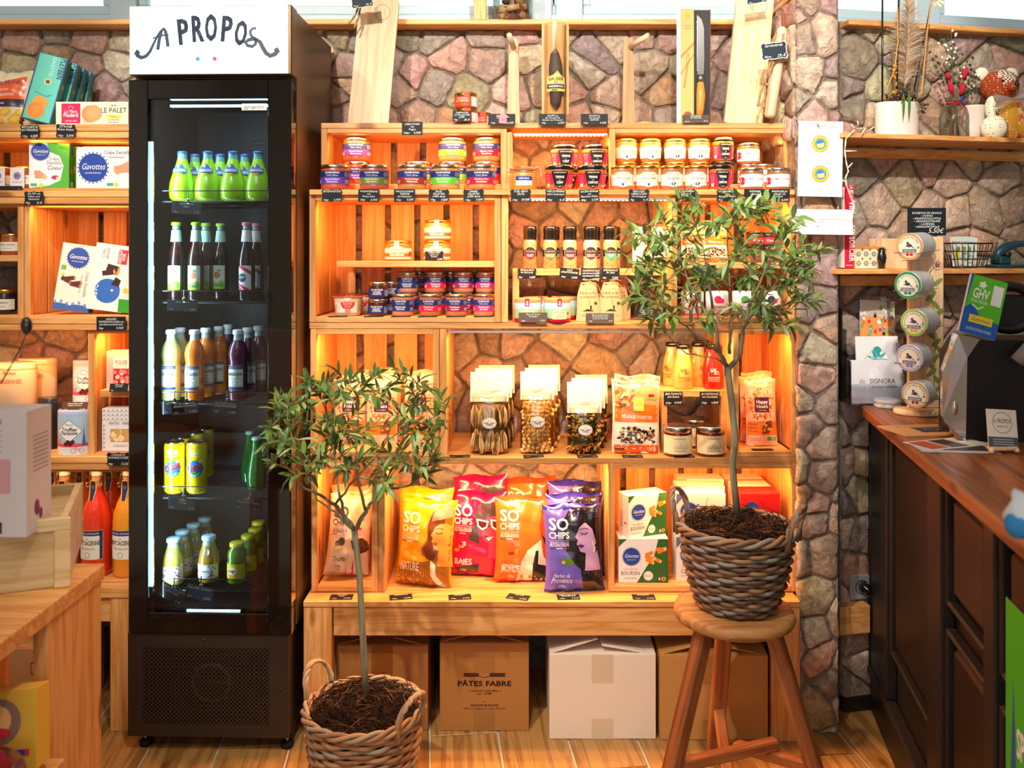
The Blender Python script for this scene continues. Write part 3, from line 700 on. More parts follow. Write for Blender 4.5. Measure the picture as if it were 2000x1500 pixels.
def lab_shield(t):
    def f(A, r, h):
        A.rect(-r*1.45, h*.10, r*1.45, h*.68, 'd81c40'); A.poly([(-r*.50, h*.76), (r*.50, h*.76), (r*.58, h*.70), (r*.40, h*.12), (0, h*.06), (-r*.40, h*.12), (-r*.58, h*.70)], '16161c', 2)
        A.text('La Recette Gourmande', 0, h*.67, .0045, Wt, 3, w=r*.85, sh=.3); A.text('TERRINE', 0, h*.47, .0062, Wt, 3, w=r*.62, bold=1); A.text('de', 0, h*.38, .003, Wt, 3)
        A.text(t, 0, h*.25, .0062, Wt, 3, w=r*(.5 if len(t) < 5 else .74), bold=1)
        A.rect(-r*.3, h*.12, -r*.1, h*.14, '2a4a9a', 3); A.rect(-r*.1, h*.12, r*.1, h*.14, Wt, 3); A.rect(r*.1, h*.12, r*.3, h*.14, 'e03040', 3)
        for i in range(6): A.rect(r*.72, h*(.24+.07*i), r*1.2, h*(.255+.07*i), 'f2b0b8', 2); A.rect(-r*1.2, h*(.24+.07*i), -r*.75, h*(.255+.07*i), 'f2b0b8', 2)
        A.rect(-r*1.15, h*.13, -r*.85, h*.26, 'e8f0e0', 2); A.rect(r*.8, h*.12, r*1.2, h*.2, 'f0dcd0', 2)
    return f
def lab_gold(t, pig):
    def f(A, r, h):
        A.poly([(-r*1.5, h*.16), (-r*.7, h*.16), (0, h*.08), (r*.7, h*.16), (r*1.5, h*.16), (r*1.5, h*.62), (r*.8, h*.64), (r*.45, h*.72), (-r*.45, h*.72), (-r*.8, h*.64), (-r*1.5, h*.62)], 'f3ead8')
        A.text('La Recette Gourmande', 0, h*.60, .0034, '6a5a50', w=r*1.1, sh=.2); A.text(t, 0, h*.42, .007, '4a4048', w=r*1.25, sh=.4); A.text('Confit', 0, h*.53, .003, '6a5a50', sh=.2)
        if pig: A.ell(0, h*.24, r*.18, '20242c', 2, ry=h*.055); A.ell(r*.17, h*.25, r*.07, '20242c', 3, n=8); A.rect(-r*.13, h*.15, -r*.08, h*.22, '20242c', 2); A.rect(r*.06, h*.15, r*.11, h*.22, '20242c', 2)
        else: A.poly([(-r*.10, h*.30), (0, h*.24), (r*.1, h*.3), (r*.08, h*.2), (0, h*.14), (-r*.08, h*.2)], '20242c', 2)
        A.line([(-r*1.5, h*.155), (-r*.7, h*.155), (0, h*.075), (r*.7, h*.155), (r*1.5, h*.155)], .0014, 'b02850', 2)
        for i in range(5): A.rect(r*.95, h*(.25+.07*i), r*1.35, h*(.26+.07*i), 'a89a90', 2)
    return f
def lab_rill(A, r, h):
    A.rect(-r*1.5, h*.13, r*1.5, h*.70, 'eeece6'); A.ell(-r*1.15, h*.40, r*.30, 'd8203c', 2, ry=h*.2); A.text('les', -r*.55, h*.44, .0075, '50565c', 2, 'l', bold=1); A.text('rillettes', -r*.12, h*.44, .0075, '8a9096', 2, 'l', w=r*.95)
    A.text('poulet mariné', 0, h*.32, .0035, '9aa0a4', w=r*.8); A.rect(r*.75, h*.17, r*.9, h*.24, '50565c', 2)
def lab_round(t, c):                        # spice grinders
    def f(A, r, h):
        A.rect(-r*1.5, h*.29, r*1.5, h*.44, '17171a'); A.ell(0, h*.365, r*.92, 'c8c0b4', 2); A.ell(0, h*.365, r*.87, '221f22', 3); A.poly([(r*.86*cos(a), h*.36+r*.86*sin(a)) for a in [PI+PI*i/12 for i in range(13)]], c, 4)
        A.text(t[0], 0, h*.315, .003, Wt, 5, 'fit', w=r*1.3, bold=1); A.text(t[1], 0, h*.28, .003, Wt, 5, 'fit', w=r*1.1, bold=1); A.text('TERRE EXOTIQUE', 0, h*.385, .0035, 'd8a0b0', 5, 'fit', w=r*1.3)
    return f
def lab_pap(c1, t):
    def f(A, r, h):
        A.rect(-r*1.35, h*.10, r*1.35, h*.72, 'f0e0b0'); A.text('maison', 0, h*.60, .004, '4a3a2a', w=r*.8); A.text(t, 0, h*.19, .003, '4a3a2a', w=r*.9)
        for i in range(5): A.line([(-r*.4+i*r*.2, h*.27), (-r*.35+i*r*.2, h*(.38+.05*(i % 3))), (-r*.25+i*r*.2, h*.28)], .0012, '5a5240', 2)
    return f
def lab_navy(A, r, h):
    A.rect(-r*1.5, h*.14, r*1.5, h*.60, '1d2f74'); A.text('EDOUARD ARTZNER', 0, h*.50, .004, Wt, w=r*1.2, bold=1); A.text('CONFIT', 0, h*.36, .0045, Wt, w=r*.8, bold=1); A.text("D'OIGNONS", 0, h*.25, .0045, Wt, w=r*.9, bold=1)
    for i in range(8): A.rect(r*.8, h*(.18+.045*i), r*1.4, h*(.2+.045*i), 'b0b8cc', 2)
def lab_epi(t):
    def f(A, r, h): A.rect(-r*1.3, h*.18, r*1.3, h*.60, 'f0ead8'); A.text('ÉPICURIEN', 0, h*.42, .006, '4a4440', w=r*1.3); A.text(t, 0, h*.28, .004, '6a6460', w=r*.9, sh=.2)
    return f
JS = {
 'purple': (jarbuild(.0415, .071, 'd0603c', lab=lab_band('7040a8', 'Mousse de Canard', 'Entenmousse')), 'purple-banded mousse jar'),
 'olive': (jarbuild(.0415, .071, 'c0604a', lab=lab_band('6f7e3c', 'Terrine de Lièvre', 'Hasen Terrine')), 'olive-banded hare terrine jar'),
 'rust': (jarbuild(.0415, .071, 'c88850', lab=lab_band('9c2e24', 'Terrine de Sanglier', 'Wildschwein')), 'brick-red-banded boar terrine jar'),
 'green': (jarbuild(.0415, .071, 'd09858', lab=lab_band('5fbe30', 'Rillettes de Canard', 'Entenrillettes')), 'bright-green-banded duck rillettes jar'),
 'red': (jarbuild(.0415, .071, 'c88a58', lab=lab_band('d01836', "Rillettes d'Oie", 'Gänserillettes')), 'red-banded goose rillettes jar'),
 'blk1': (jarbuild(.042, .069, 'd07838', BLID, .013, .2, lab=lab_shield('CERF')), 'black-lidded venison terrine jar'),
 'blk2': (jarbuild(.042, .069, 'd88030', BLID, .013, .2, lab=lab_shield('CAMPAGNE')), 'black-lidded country terrine jar'),
 'gold1': (jarbuild(.0325, .068, 'd08848', GOLD, .010, .1, lab=lab_gold('Foie de Volaille', 0)), 'gold-lidded poultry jar'),
 'gold2': (jarbuild(.0325, .068, 'c87e50', GOLD, .010, .1, lab=lab_gold('Sanglier', 1)), 'gold-lidded jar with a boar'),
 'blk3': (jarbuild(.0335, .070, 'd87828', BLID, .013, .15, lab=lab_shield('CAMPAGNE')), 'narrow black-lidded terrine jar'),
 'rill': (jarbuild(.0325, .062, 'a87040', SILV, .010, lab=lab_rill), 'silver-lidded jar with plain white label'),
 'ter1': (jarbuild(.039, .060, 'c8703c', GOLD, .009, lab=lab_terrine('TERRINE BRETONNE'), neck=.9), 'squat Breton terrine jar with cream label'),
 'ter2': (jarbuild(.039, .060, 'd08848', GOLD, .009, lab=lab_terrine('TERRINE de LAPIN', False), neck=.9), 'squat rabbit terrine jar with cream label'),
 'sdark': (jarbuild(.028, .048, '4a1c14', SILV, .010, lab=lab_navy), 'small dark jar with navy label'),
 'mblue': (jarbuild(.0315, .062, 'd88860', SILV, .010, lab=lab_band('1d2f74', 'DÉLICE DE CANARD', 'AUX ÉCLATS DE TRUFFE')), 'small navy-labelled jar'),
 'mred': (jarbuild(.0315, .062, 'c87048', SILV, .010, lab=lab_band('d81c44', 'Terrine', 'de Canard')), 'small jar with navy and red label'),
 'mwine': (jarbuild(.0315, .062, 'c07848', SILV, .010, lab=lab_band('9a1848', 'Terrine Alsacienne', 'aux pistaches')), 'small jar with navy and wine label'),
 'mpink': (jarbuild(.0315, .062, 'd08058', SILV, .010, lab=lab_band('e02868', 'Tartinade', 'de foie')), 'small jar with navy and pink label'),
 'jam': (jarbuild(.041, .084, '6a1810', SILV, .018, lab=lab_pap('', 'LES FIGUES CONFITES')), 'wide dark jar with silver lid'),
 'honey': (jarbuild(.031, .062, 'a8501c', GOLD, .010, lab=lab_epi('Confiture')), 'amber jam jar'),
 'dark': (jarbuild(.030, .072, '1c1418', GOLD, .011, lab=lab_epi('Myrtille')), 'dark jam jar with gold lid'),
 'sarl': (jarbuild(.034, .046, 'b84828', GOLD, .012, lab=lambda A, r, h: (A.rect(-r*1.3, h*.12, r*.4, h*.72, 'f04820'), A.rect(r*.4, h*.12, r*1.3, h*.72, 'f0ece0'), A.text('MAISON', -r*.4, h*.56, .004, Wt, w=r), A.text('DE SARNIAC', -r*.4, h*.4, .005, Wt, w=r*1.2), A.rect(-r*.3, h*.72, r*.25, h*1.0, 'f04820'))), 'gold-lidded jar with orange label'),
}
def put(k, px, D, z, lab, grp=None, rot=0, name='jar'):
    f, base = JS[k]; o = spawn('jar_'+k, f, '%s, %s' % (base, lab), 'jar', (X(px, D), D, z), (0, 0, R(rot)), grp); return o
zt = Z(370, 2.435)+.0003; zc1 = D1*0+Z(370, D1)+9*D1/F*1.12+.0006
G1 = 'preserve jars in the upper left crate'
for px, k, l in ((655, 'purple', 'front row beside the fridge'), (731.5, 'olive', 'second in the front row from the fridge'), (805, 'rust', 'middle of the front row of five'), (869.5, 'green', 'front row, between brick-red and red ones'), (940, 'red', 'front row, last one on the left plank end')):
    put(k, px, 2.478, zt, l, G1, random.uniform(-6, 6))
for px, k, l in ((697, 'purple', 'back row, under the single stacked jar'), (817, 'olive', 'back row behind the brick-red jar'), (884, 'green', 'back row, carrying another green one'), (951, 'red', 'back row, carrying another red one')):
    put(k, px, 2.60, zc1, l, G1, random.uniform(10, 30))
    if k != 'olive': put(k, px, 2.60, zc1+.0713, 'on top, highest of its stack in the upper left crate', G1, random.uniform(0, 8))
zb = Z(370, 2.435)+.0003; G2 = 'jars in the narrow bay between the upper crates'
for px, k, l in ((1092, 'blk1', 'front, beside the clip-top jar'), (1156, 'blk2', 'front, at the right of the narrow bay')): put(k, px, 2.482, zb, l, G2)
for px, k, l in ((1105, 'blk1', 'back, lower'), (1166, 'blk2', 'back, lower')):
    put(k, px, 2.572, zb, l+' one of the stack in the bay', G2, 15); put(k, px-3, 2.572, zb+.0693, 'topmost of its stack in the bay', G2, 4)
G3 = 'jars in the upper right crate'
for i, (px, k) in enumerate(((1216, 'gold1'), (1264, 'gold1'), (1312, 'gold2'), (1359, 'gold2'), (1406, 'blk3'), (1468, 'rill'), (1520, 'rill'))):
    put(k, px, 2.47, zt, '%s in the front row under the right crate' % ORD[i], G3, random.uniform(-6, 6))
for i, (px, k) in enumerate(((1223, 'gold1'), (1270, 'gold1'), (1318, 'gold2'), (1365, 'gold2'), (1411, 'blk3'), (1461, 'rill'), (1490, 'rill'))):
    put(k, px, 2.582, zc1, '%s in the back row, lower layer' % ORD[i], G3, 12)
    if i < 6: put(k, px, 2.582, zc1+(.0703 if k == 'blk3' else .0623 if k == 'rill' else .0683), '%s in the back row, stacked on top' % ORD[i], G3, random.uniform(-5, 5))
# clip-top jar
t = thing('preserving_jar', 'glass clip-top jar with blue and silver label, left in the narrow bay', 'jar', (X(1023, 2.482), 2.482, zb)); r = .037
G().lathe([(.001, 0), (r*.95, 0), (r, .004), (r*1.02, .045), (r*.95, .052), (r*1.0, .056)], 24, cols=['d89038']*3+['e0a860', 'e0b070']).obj('glass_body', CONT, t)
G().lathe([(r*1.05, .0568), (r*1.1, .059), (r*1.05, .0625), (r*.8, .066), (.001, .066)], 24).obj('lid', GLASS, t); G().lathe([(r*1.0, .056), (r*1.08, .0562), (r*1.08, .0582), (r, .0585)], 24).obj('seal', RUB, t)
g = G(); g.tube([(r*1.07*cos(a*PI/12), r*1.07*sin(a*PI/12), .052) for a in range(24)], .0011, 5, closed=True)
for s in (-1, 1): g.tube([(s*r*1.07, -.004, .050), (s*(r+.012), -.006, .054), (s*(r+.012), -.006, .064), (s*(r*.9), 0, .067)], .0012, 5)
g.tube([(r+.006, -.008, .060), (r+.014, -.012, .04), (r+.010, -.012, .012), (r+.006, -.010, .014), (r+.008, -.008, .045)], .0013, 5); g.obj('wire_clip', METAL, t)
A = Art(); A.rect(-.024, .026, .024, .038, '20409a'); A.rect(-.024, .012, .024, .026, 'd8dce0'); A.text('FOIE GRAS', 0, .030, .004, Wt, w=.03, bold=1); A.text('FOIE GRAS', 0, .020, .003, '50586a', w=.03); A.text('DE CANARD ENTIER', 0, .0145, .0028, '50586a', w=.034)
G().art(A, cyl(r+.0015), .01).obj('label', PRINT, t)
# row 2, deep crate
zm = Z(510, D2+.055)+.0004; z2 = Z(630, D2)+10*D2/F*1.15
put('ter1', 778, 2.575, zm, 'alone on the mid board of the deep crate'); put('ter2', 854, 2.575, zm, 'lower of the two stacked on the mid board'); put('ter2', 855, 2.575, zm+.0603, 'upper of the two stacked on the mid board')
G4 = 'small jars on the floor of the deep crate'
for i, (px, k) in enumerate(((787, 'mblue'), (841, 'mred'), (892, 'mwine'), (946, 'mpink'))): put(k, px, 2.50, z2, '%s in the front row on the crate floor' % ORD[i], G4, random.uniform(-8, 8))
for i, (px, k) in enumerate(((797, 'mblue'), (850, 'mred'), (905, 'mwine'), (949, 'mpink'))):
    put(k, px, 2.585, z2, '%s in the middle row, lower layer' % ORD[i], G4, 14); put(k, px, 2.585, z2+.0623, '%s in the middle row, upper layer' % ORD[i], G4, random.uniform(-8, 8))
for i, (px, k) in enumerate(((818, 'mblue'), (880, 'mred'))):
    put(k, px, 2.655, z2, '%s in the hindmost row, lower' % ORD[i], G4, 30); put(k, px, 2.655, z2+.0623, '%s in the hindmost row, upper' % ORD[i], G4, 30)
for D, px, w_ in ((2.505, 738, 'front'), (2.575, 764, 'back')):
    for j in (0, 1): put('sdark', px+j, D, z2+j*.0483, '%s of the %s stack beside the rubber-sealed jars' % (('lower', 'upper')[j], w_), G4)
def sealjar():
    t = thing('sealed_jar', '', ''); r = .043
    G().lathe([(.001, 0), (.032, 0), (.036, .004), (.041, .045), (.0415, .052)], 24, cols=['d8b890', 'd8b890', 'dcc098', 'e4d0b0']).obj('glass_body', CONT, t)
    G().lathe([(r, .052), (r*1.04, .053), (r*1.04, .0555), (r, .056)], 24).obj('seal', RUB, t); G().lathe([(r*1.02, .056), (r*1.02, .0575), (r*.85, .061), (.001, .061)], 24).obj('lid', GLASS, t)
    A = Art(); A.rect(-.036, .010, .034, .040, 'e9dfc8'); A.poly([(-.014, .040), (.026, .040), (.026, .032), (.018, .022), (-.006, .022), (-.014, .032)], 'e03028', 2); A.rect(-.002, .008, .014, .022, 'f08070', 2)
    A.text('RILLETTES', .006, .033, .0045, Wt, 3, w=.026); A.text('Du Duc', .006, .026, .0045, Wt, 3, w=.018, sh=.3); A.text('21', -.020, .022, .005, '404040', 3)
    for i in range(6): A.rect(-.034, .013+i*.004, -.028, .015+i*.004, '808080', 2)
    A.poly([(-.006, .052), (.018, .052), (.006, .044)], 'f4f0e8', 3)
    G().art(A, lambda u, v, o: ((.0368+v*.1+o)*sin(u/.04), -(.0368+v*.1+o)*cos(u/.04), v), .01).obj('label', PRINT, t); return t
spawn('seal', sealjar, 'tapered rillettes jar with orange rubber seal, nearest the crate edge', 'jar', (X(680, 2.50), 2.50, z2)); spawn('seal', sealjar, 'tapered rillettes jar with orange seal, behind its twin', 'jar', (X(706, 2.60), 2.60, z2))
# spice grinders
zr = Z(525, 2.52)+.0004
def grinder(t_, c, cont):
    def f():
        t = thing('spice_grinder', '', ''); r = .0205
        G().lathe([(.001, 0), (r*.9, 0), (r, .003), (r, .072), (r*.86, .082), (r*.8, .085)], 20, cols=[cont]*3+[dk(cont, 1.1), 'e8e0d0']).obj('glass_body', SPECK, t)
        G().lathe([(r*.95, .085), (r*.95, .104), (r*.99, .105), (r*.99, .120), (r*.9, .124), (.001, .124)], 24).obj('cap', BLID, t)
        A = Art(); lab_round(t_, c)(A, r, .124); G().art(A, cyl(r+.0004), .008).obj('label', PRINT, t); return t
    return f
SPECK = mat('ground_spice', rough=.35, attr=True, coat=.8)
_n, _l = nt(SPECK); _a = [x for x in _n if x.type == 'ATTRIBUTE'][0]; _v = _n.new('ShaderNodeTexVoronoi'); _v.inputs['Scale'].default_value = 700; _tc = _n.new('ShaderNodeTexCoord'); _l.new(_tc.outputs['Object'], _v.inputs['Vector'])
_r = _n.new('ShaderNodeValToRGB'); _r.color_ramp.interpolation = 'CONSTANT'; _r.color_ramp.elements[0].color = (.25, .10, .04, 1); _r.color_ramp.elements[1].position = .22; _r.color_ramp.elements[1].color = (1, 1, 1, 1)
_s = _n.new('ShaderNodeSeparateColor'); _l.new(_v.outputs['Color'], _s.inputs[0]); _l.new(_s.outputs[0], _r.inputs[0]); _m = _n.new('ShaderNodeMixRGB'); _m.blend_type = 'MULTIPLY'; _m.inputs[0].default_value = .8
_l.new(_a.outputs['Color'], _m.inputs[1]); _l.new(_r.outputs[0], _m.inputs[2]); _l.new(_m.outputs[0], _n['Principled BSDF'].inputs['Base Color'])
for i, (px, t_, c, cont, nm) in enumerate(((1035, ('Sel spécial', 'barbecue'), '8c1830', 'c88850', 'dark red'), (1074, ('Sel aux herbes', 'de Provence'), '5e7030', 'c8985c', 'olive green'), (1113, ('Sel au piment', "d'Espelette"), 'e01c34', 'd8b480', 'bright red'), (1153, ('Sel à la truffe', 'et poivre noir'), '5c2c22', 'e0c8a0', 'brown'), (1192, ('Sel spécial', 'salade'), '3aa070', 'd8a870', 'sea green'))):
    spawn('gr%d' % i, grinder(t_, c, cont), 'black-capped salt grinder with %s round label, front row of five' % nm, 'spice grinder', (X(px, 2.55), 2.55, zr), group='spice grinders')
    if i in (3, 4, 1): spawn('gr%d' % i, None, 'black-capped grinder standing close behind the one with %s label' % nm, 'spice grinder', (X(px, 2.61)+.010, 2.61, zr), (0, 0, .4), 'spice grinders')
def wgr():
    t = thing('salt_grinder', '', ''); r = .0225
    G().lathe([(.001, 0), (r, .001), (r, .070), (r*.85, .082)], 20, cols=['e8d4a8']*3).obj('glass_body', CONT, t)
    G().lathe([(r*.8, .082), (r*1.0, .088), (r*1.0, .108), (r*.75, .110), (r*.75, .122), (.001, .122)], 24).obj('cap', mat('frosted_plastic', 'e8e0d0', rough=.25, coat=.5), t)
    A = Art(); A.rect(-r*1.4, .022, r*1.4, .062, 'ece4d0'); A.ell(r*.55, .050, .005, 'e8b020', 2); A.ell(r*.55, .050, .003, '20408a', 3); A.text('Sel', 0, .034, .013, 'b8a894', 2, sh=.3); A.rect(-r*1.4, .018, r*1.4, .022, '3a3a3a'); G().art(A, cyl(r+.0004), .008).obj('label', PRINT, t); return t
spawn('wg', wgr, 'pale salt grinder, first of two beside the small grinders', 'spice grinder', (X(1250, 2.56), 2.56, zr), group='pale salt grinders'); spawn('wg', wgr, 'pale salt grinder, second of two, nearer the olive crown', 'spice grinder', (X(1284, 2.56), 2.56, zr), group='pale salt grinders')
# salt drums and salt bags
zf2 = Z(630.5, D2)+.0004
def drum():
    t = thing('salt_drum', '', ''); r = .0385
    G().lathe([(.001, 0), (r, 0), (r, .012), (r, .013), (r, .056)], 28, cols=['d81c34', 'd81c34', 'd81c34', 'a8d0dc']).obj('drum_body', PRINT, t)
    G().lathe([(r*.99, .056), (r*1.0, .057), (r*1.0, .066), (r*.97, .068), (.001, .068)], 28).obj('cork_lid', CORK, t)
    A = Art(); A.rect(-r*1.5, .036, r*1.5, .056, 'b8dce8'); A.poly([(-r*1.5, .012), (r*1.5, .012), (r*1.5, .036), (r*.6, .040), (0, .037), (-r*.6, .041), (-r*1.5, .036)], 'a8c898', 1); A.rect(-.020, .010, .020, .034, 'f0e0b0', 2); A.rect(-.006, .046, .006, .068, 'd81c34', 2); A.ell(.026, .026, .005, 'e8c030', 3); A.ell(.026, .026, .003, '20408a', 4)
    A.text('FLEUR DE SEL', 0, .027, .004, 'b02030', 3, w=.032); A.text('Le Saunier de', 0, .020, .0032, '4a4a40', 3, w=.024, sh=.2); A.text('CAMARGUE', 0, .014, .0042, '4a4a40', 3, w=.03); A.rect(-.0012, .050, .0012, .062, Wt, 3); A.rect(-.003, .058, .003, .060, Wt, 3); A.ring(0, .052, .003, .001, Wt, 3)
    G().art(A, cyl(r+.0004), .008).obj('label', PRINT, t); return t
for i, (px, D, l) in enumerate(((1031, 2.48, 'nearest the side board'), (1088, 2.48, 'beside its twin, front row'), (1046, 2.60, 'behind the one nearest the side board'), (1102, 2.60, 'behind the second front one'))): spawn('drum', drum, 'cork-topped blue and red salt drum, '+l, 'salt drum', (X(px, D), D, zf2), (0, 0, R((-4, 8, 20, -25)[i])), 'cork-topped salt drums')
def saltbag():
    t = thing('cloth_bag', '', ''); w_, h_ = .036, .112
    def mp(u, v, o=0, s=-1): q = min(1, v/h_); hw = w_*(1-.42*q**2.2); x = u; k = max(0, 1-(x/max(hw, .001))**2); return (x+.0015*sin(v*60), s*(.016*math.sqrt(k)*(1-q**3*.7)+.001)-(o if s < 0 else -o), v)
    g = G(); N = 14
    for s in (-1, 1): g.grid(lambda a, b: mp((a*2-1)*w_*(1-.42*b**2.2), b*h_, 0, s), 14, 12, c='e0b080', flip=(s > 0))
    g.obj('cloth', CLOTH, t)
    A = Art()
    for q, (s_, v) in enumerate((('FLEUR de SEL', .078), ('de GUÉRANDE', .067))): A.text(s_, 0, v, .0065, '2c2018', w=.048, bold=0)
    A.line([(.000, .064), (.004, .045), (.006, .040)], .0009, '3a2a20'); A.rect(.003, .034, .0075, .046, '3a2a20'); A.poly([(-.018, .030), (-.004, .036), (.012, .031), (.012, .029), (-.018, .029)], '3a2a20'); A.ell(.020, .052, .0062, 'e0a020', 1); A.ell(.020, .052, .0042, '2a3a6a', 2)
    for i in range(4): A.ell(-.012+i*.008, .023, .0012, 'c86030', n=8)
    A.text('Récolté à la main', 0, .015, .004, '3a2a20', w=.04)
    G().art(A, mp, .006).obj('print', CLOTH, t)
    g = G(); g.tube([(-.012, -.005, .105), (-.020, -.012, .108), (.004, -.016, .116), (.026, -.010, .104), (.034, -.008, .085), (.040, -.006, .070)], .0014, 5, c='c89060'); g.tube([(.03, -.006, .115), (.015, -.008, .121), (-.005, -.004, .118)], .0014, 5, c='c89060'); g.obj('drawstring', CLOTH, t)
    return t
for i, (px, D, l) in enumerate(((1149, 2.51, 'the one beside the salt drums'), (1193, 2.515, 'front row, farther from the salt drums'), (1160, 2.575, 'behind the first one'), (1207, 2.58, 'behind the second one'))): spawn('sbag', saltbag, 'small tan cloth bag of salt with drawstring, '+l, 'bag', (X(px, D), D, zf2), (0, 0, R((0, 3, 8, -10)[i])), 'cloth salt bags')
# crate behind the crown
zc2 = Z(630, D2)+10*D2/F*1.16; zc2m = Z(513.5, D2+.02)+.0004
def canister(c1, c2, t_):
    def f():
        t = thing('canister', '', ''); r = .0325; G().lathe([(.001, 0), (r, 0), (r, .066), (r*.97, .068), (r*.9, .070), (.001, .070)], 24, cols=[c1, 'f2ece4', 'f2ece4', 'd8d0c8', 'd8d0c8']).obj('tin_body', PRINT, t)
        A = Art(); A.rect(-r*1.5, .000, r*1.5, .007, c1); A.ell(-.004, .046, .011, c2); A.ell(.008, .042, .007, c1, 2); A.text(t_, 0, .022, .007, c1, 2, w=.04, bold=1); A.text('gourmet', 0, .013, .004, '6a6a6a', 2); G().art(A, cyl(r+.0004), .008).obj('label', PRINT, t); return t
    return f
for px, k, l in ((1352, ('e03078', 'f07090', 'Framboise'), 'pink-footed one beside the inner side board'), (1400, ('e03078', 'd02840', 'Fraise'), 'second pink-footed one'), (1452, ('4a90c8', '5aa048', 'Menthe'), 'one with a blue foot and green leaf print'), (1503, ('c82878', '303030', 'Café'), 'one nearest the pillar')):
    spawn('can'+k[2], canister(*k), 'white tea canister behind the olive crown, '+l, 'canister', (X(px, 2.52), 2.52, zc2), group='white canisters behind the olive crown')
for i, px in enumerate((1476, 1502)):
    for j in (0, 1): spawn('can_dark', jarbuild(.028, .045, '30141c', BLID, .008, lab=lambda A, r, h: (A.rect(-r*1.3, h*.2, r*1.3, h*.6, 'd02038'), A.text('Confit', 0, h*.35, .006, Wt, w=r))), 'small dark jar with red label behind olive leaves, %s of %s stack' % (('lower', 'upper')[j], ('first', 'second')[i]), 'jar', (X(px, 2.54), 2.54, zc2m+j*.0453), group='dark jars behind the crown')
# sauce bottles and fig jars
zs = Z(762, 2.53)+.0004
def sauce(c, tc, t_):
    def f():
        t = thing('sauce_bottle', '', ''); r = .0285
        G().lathe([(.001, 0), (r*.9, 0), (r, .005), (r*1.0, .055), (r*.9, .078), (r*.66, .102), (r*.6, .112), (r*.62, .118)], 24, cols=[c]*5+['d0c0a0' if tc != 'f8e0d8' else c]*2).obj('glass_body', CONT, t)
        G().lathe([(r*.7, .117), (r*.72, .118), (r*.72, .128), (r*.66, .130), (.001, .130)], 22).obj('cap', BLID, t)
        A = Art(); A.text('QUAI', -.003, .052, .009, tc, w=.018, bold=1, rot=.12); A.text('AC!', .006, .044, .009, tc, w=.014, bold=1); A.text(t_[0], 0, .033, .0035, tc, w=.032, bold=1); A.text(t_[1], 0, .027, .003, tc, w=.028, bold=1); A.line([(-.017, .050), (-.017, .023), (.017, .023), (.017, .050)], .0007, tc)
        G().art(A, cyl(r+.0004), .006).obj('label', PRINT, t); return t
    return f
YS = ('dca850', '3a2c18', ('SAUCE COINTREAU', 'À LA CRÈME')); RS = ('e0180c', 'f8e0d8', ('SAUCE TOMATES', 'AUX PETITS OIGNONS'))
for i, (px, D, s, l) in enumerate(((1334, 2.565, YS, 'cream-yellow one in front'), (1391, 2.565, RS, 'red tomato one in front'), (1313, 2.63, YS, 'cream-yellow one at the back near the pouch'), (1364, 2.63, YS, 'cream-yellow one in the gap at the back'), (1372, 2.685, RS, 'red one at the back'))):
    spawn('sauce'+s[0], sauce(*s), 'sauce bottle with black cap on the riser, '+l, 'bottle', (X(px, D), D, zs), (0, 0, R((0, 0, -50, 20, 30)[i])), 'sauce bottles on the riser')
zp = Z(893.5, D2)+.0004
put('jam', 1323, 2.488, zp, 'under the riser next to the mushroom pouch', 'fig jars under the riser'); put('jam', 1387, 2.488, zp, 'under the riser, nearer the trunk', 'fig jars under the riser', 3); put('jam', 1356, 2.60, zp, 'under the riser, hidden behind its twins', 'fig jars under the riser', 12)
# ------------------------------------------------------------ fridge contents
def bottle(prof, cols, cap, art=None, name='bottle', n=20, capmat=None, extra=None, body=CONT):
    def f():
        t = thing(name, '', ''); G().lathe(prof, n, cols=cols).obj('glass_body', body, t)
        if cap: r, z0, z1, m = cap; G().lathe([(r, z0), (r*1.02, z0+.001), (r, z1-.002), (r*.85, z1), (.001, z1)], 18).obj('cap', m, t)
        if art: A = Art(); rr = art(A); G().art(A, rr if callable(rr) else cyl(rr), .008).obj('label', PRINT, t)
        if extra: extra(t)
        return t
    return f
def org_lab(A):
    A.ell(0, .092, .014, '2058b8', 1, ry=.012); A.poly([(-.022, .080), (.022, .078), (.024, .090), (-.020, .092)], '1c4ca8', 2); A.text('ORANGINA', .001, .0815, .0075, Wt, 3, w=.038, bold=1); A.ell(-.003, .098, .005, 'f8c020', 2); A.poly([(-.008, .077), (.010, .076), (.004, .072), (-.004, .072)], 'f8b010', 2)
    return lambda u, v, o: ((.0225+(.098-v)*.32+o)*sin(u/.027), -(.0225+(.098-v)*.32+o)*cos(u/.027), v)
BC = mat('blue_crown_cap', '3868b8', rough=.35, metal=.4); GC = mat('green_crown_cap', 'a0d820', rough=.35); RC = mat('rose_crown_cap', 'e87888', rough=.35); YC = mat('yellow_lid', 'e8e020', rough=.3, coat=.5); PBC = mat('pale_blue_lid', 'b0d8e8', rough=.35)
orang = bottle([(.001, 0), (.026, 0), (.034, .008), (.0365, .028), (.034, .052), (.026, .078), (.0185, .100), (.0135, .118), (.0125, .130), (.0125, .134)], ['a8dc18']*6+['a8dc18', '70a8a0', '90c0c0'], (.0138, .133, .141, BC), org_lab)
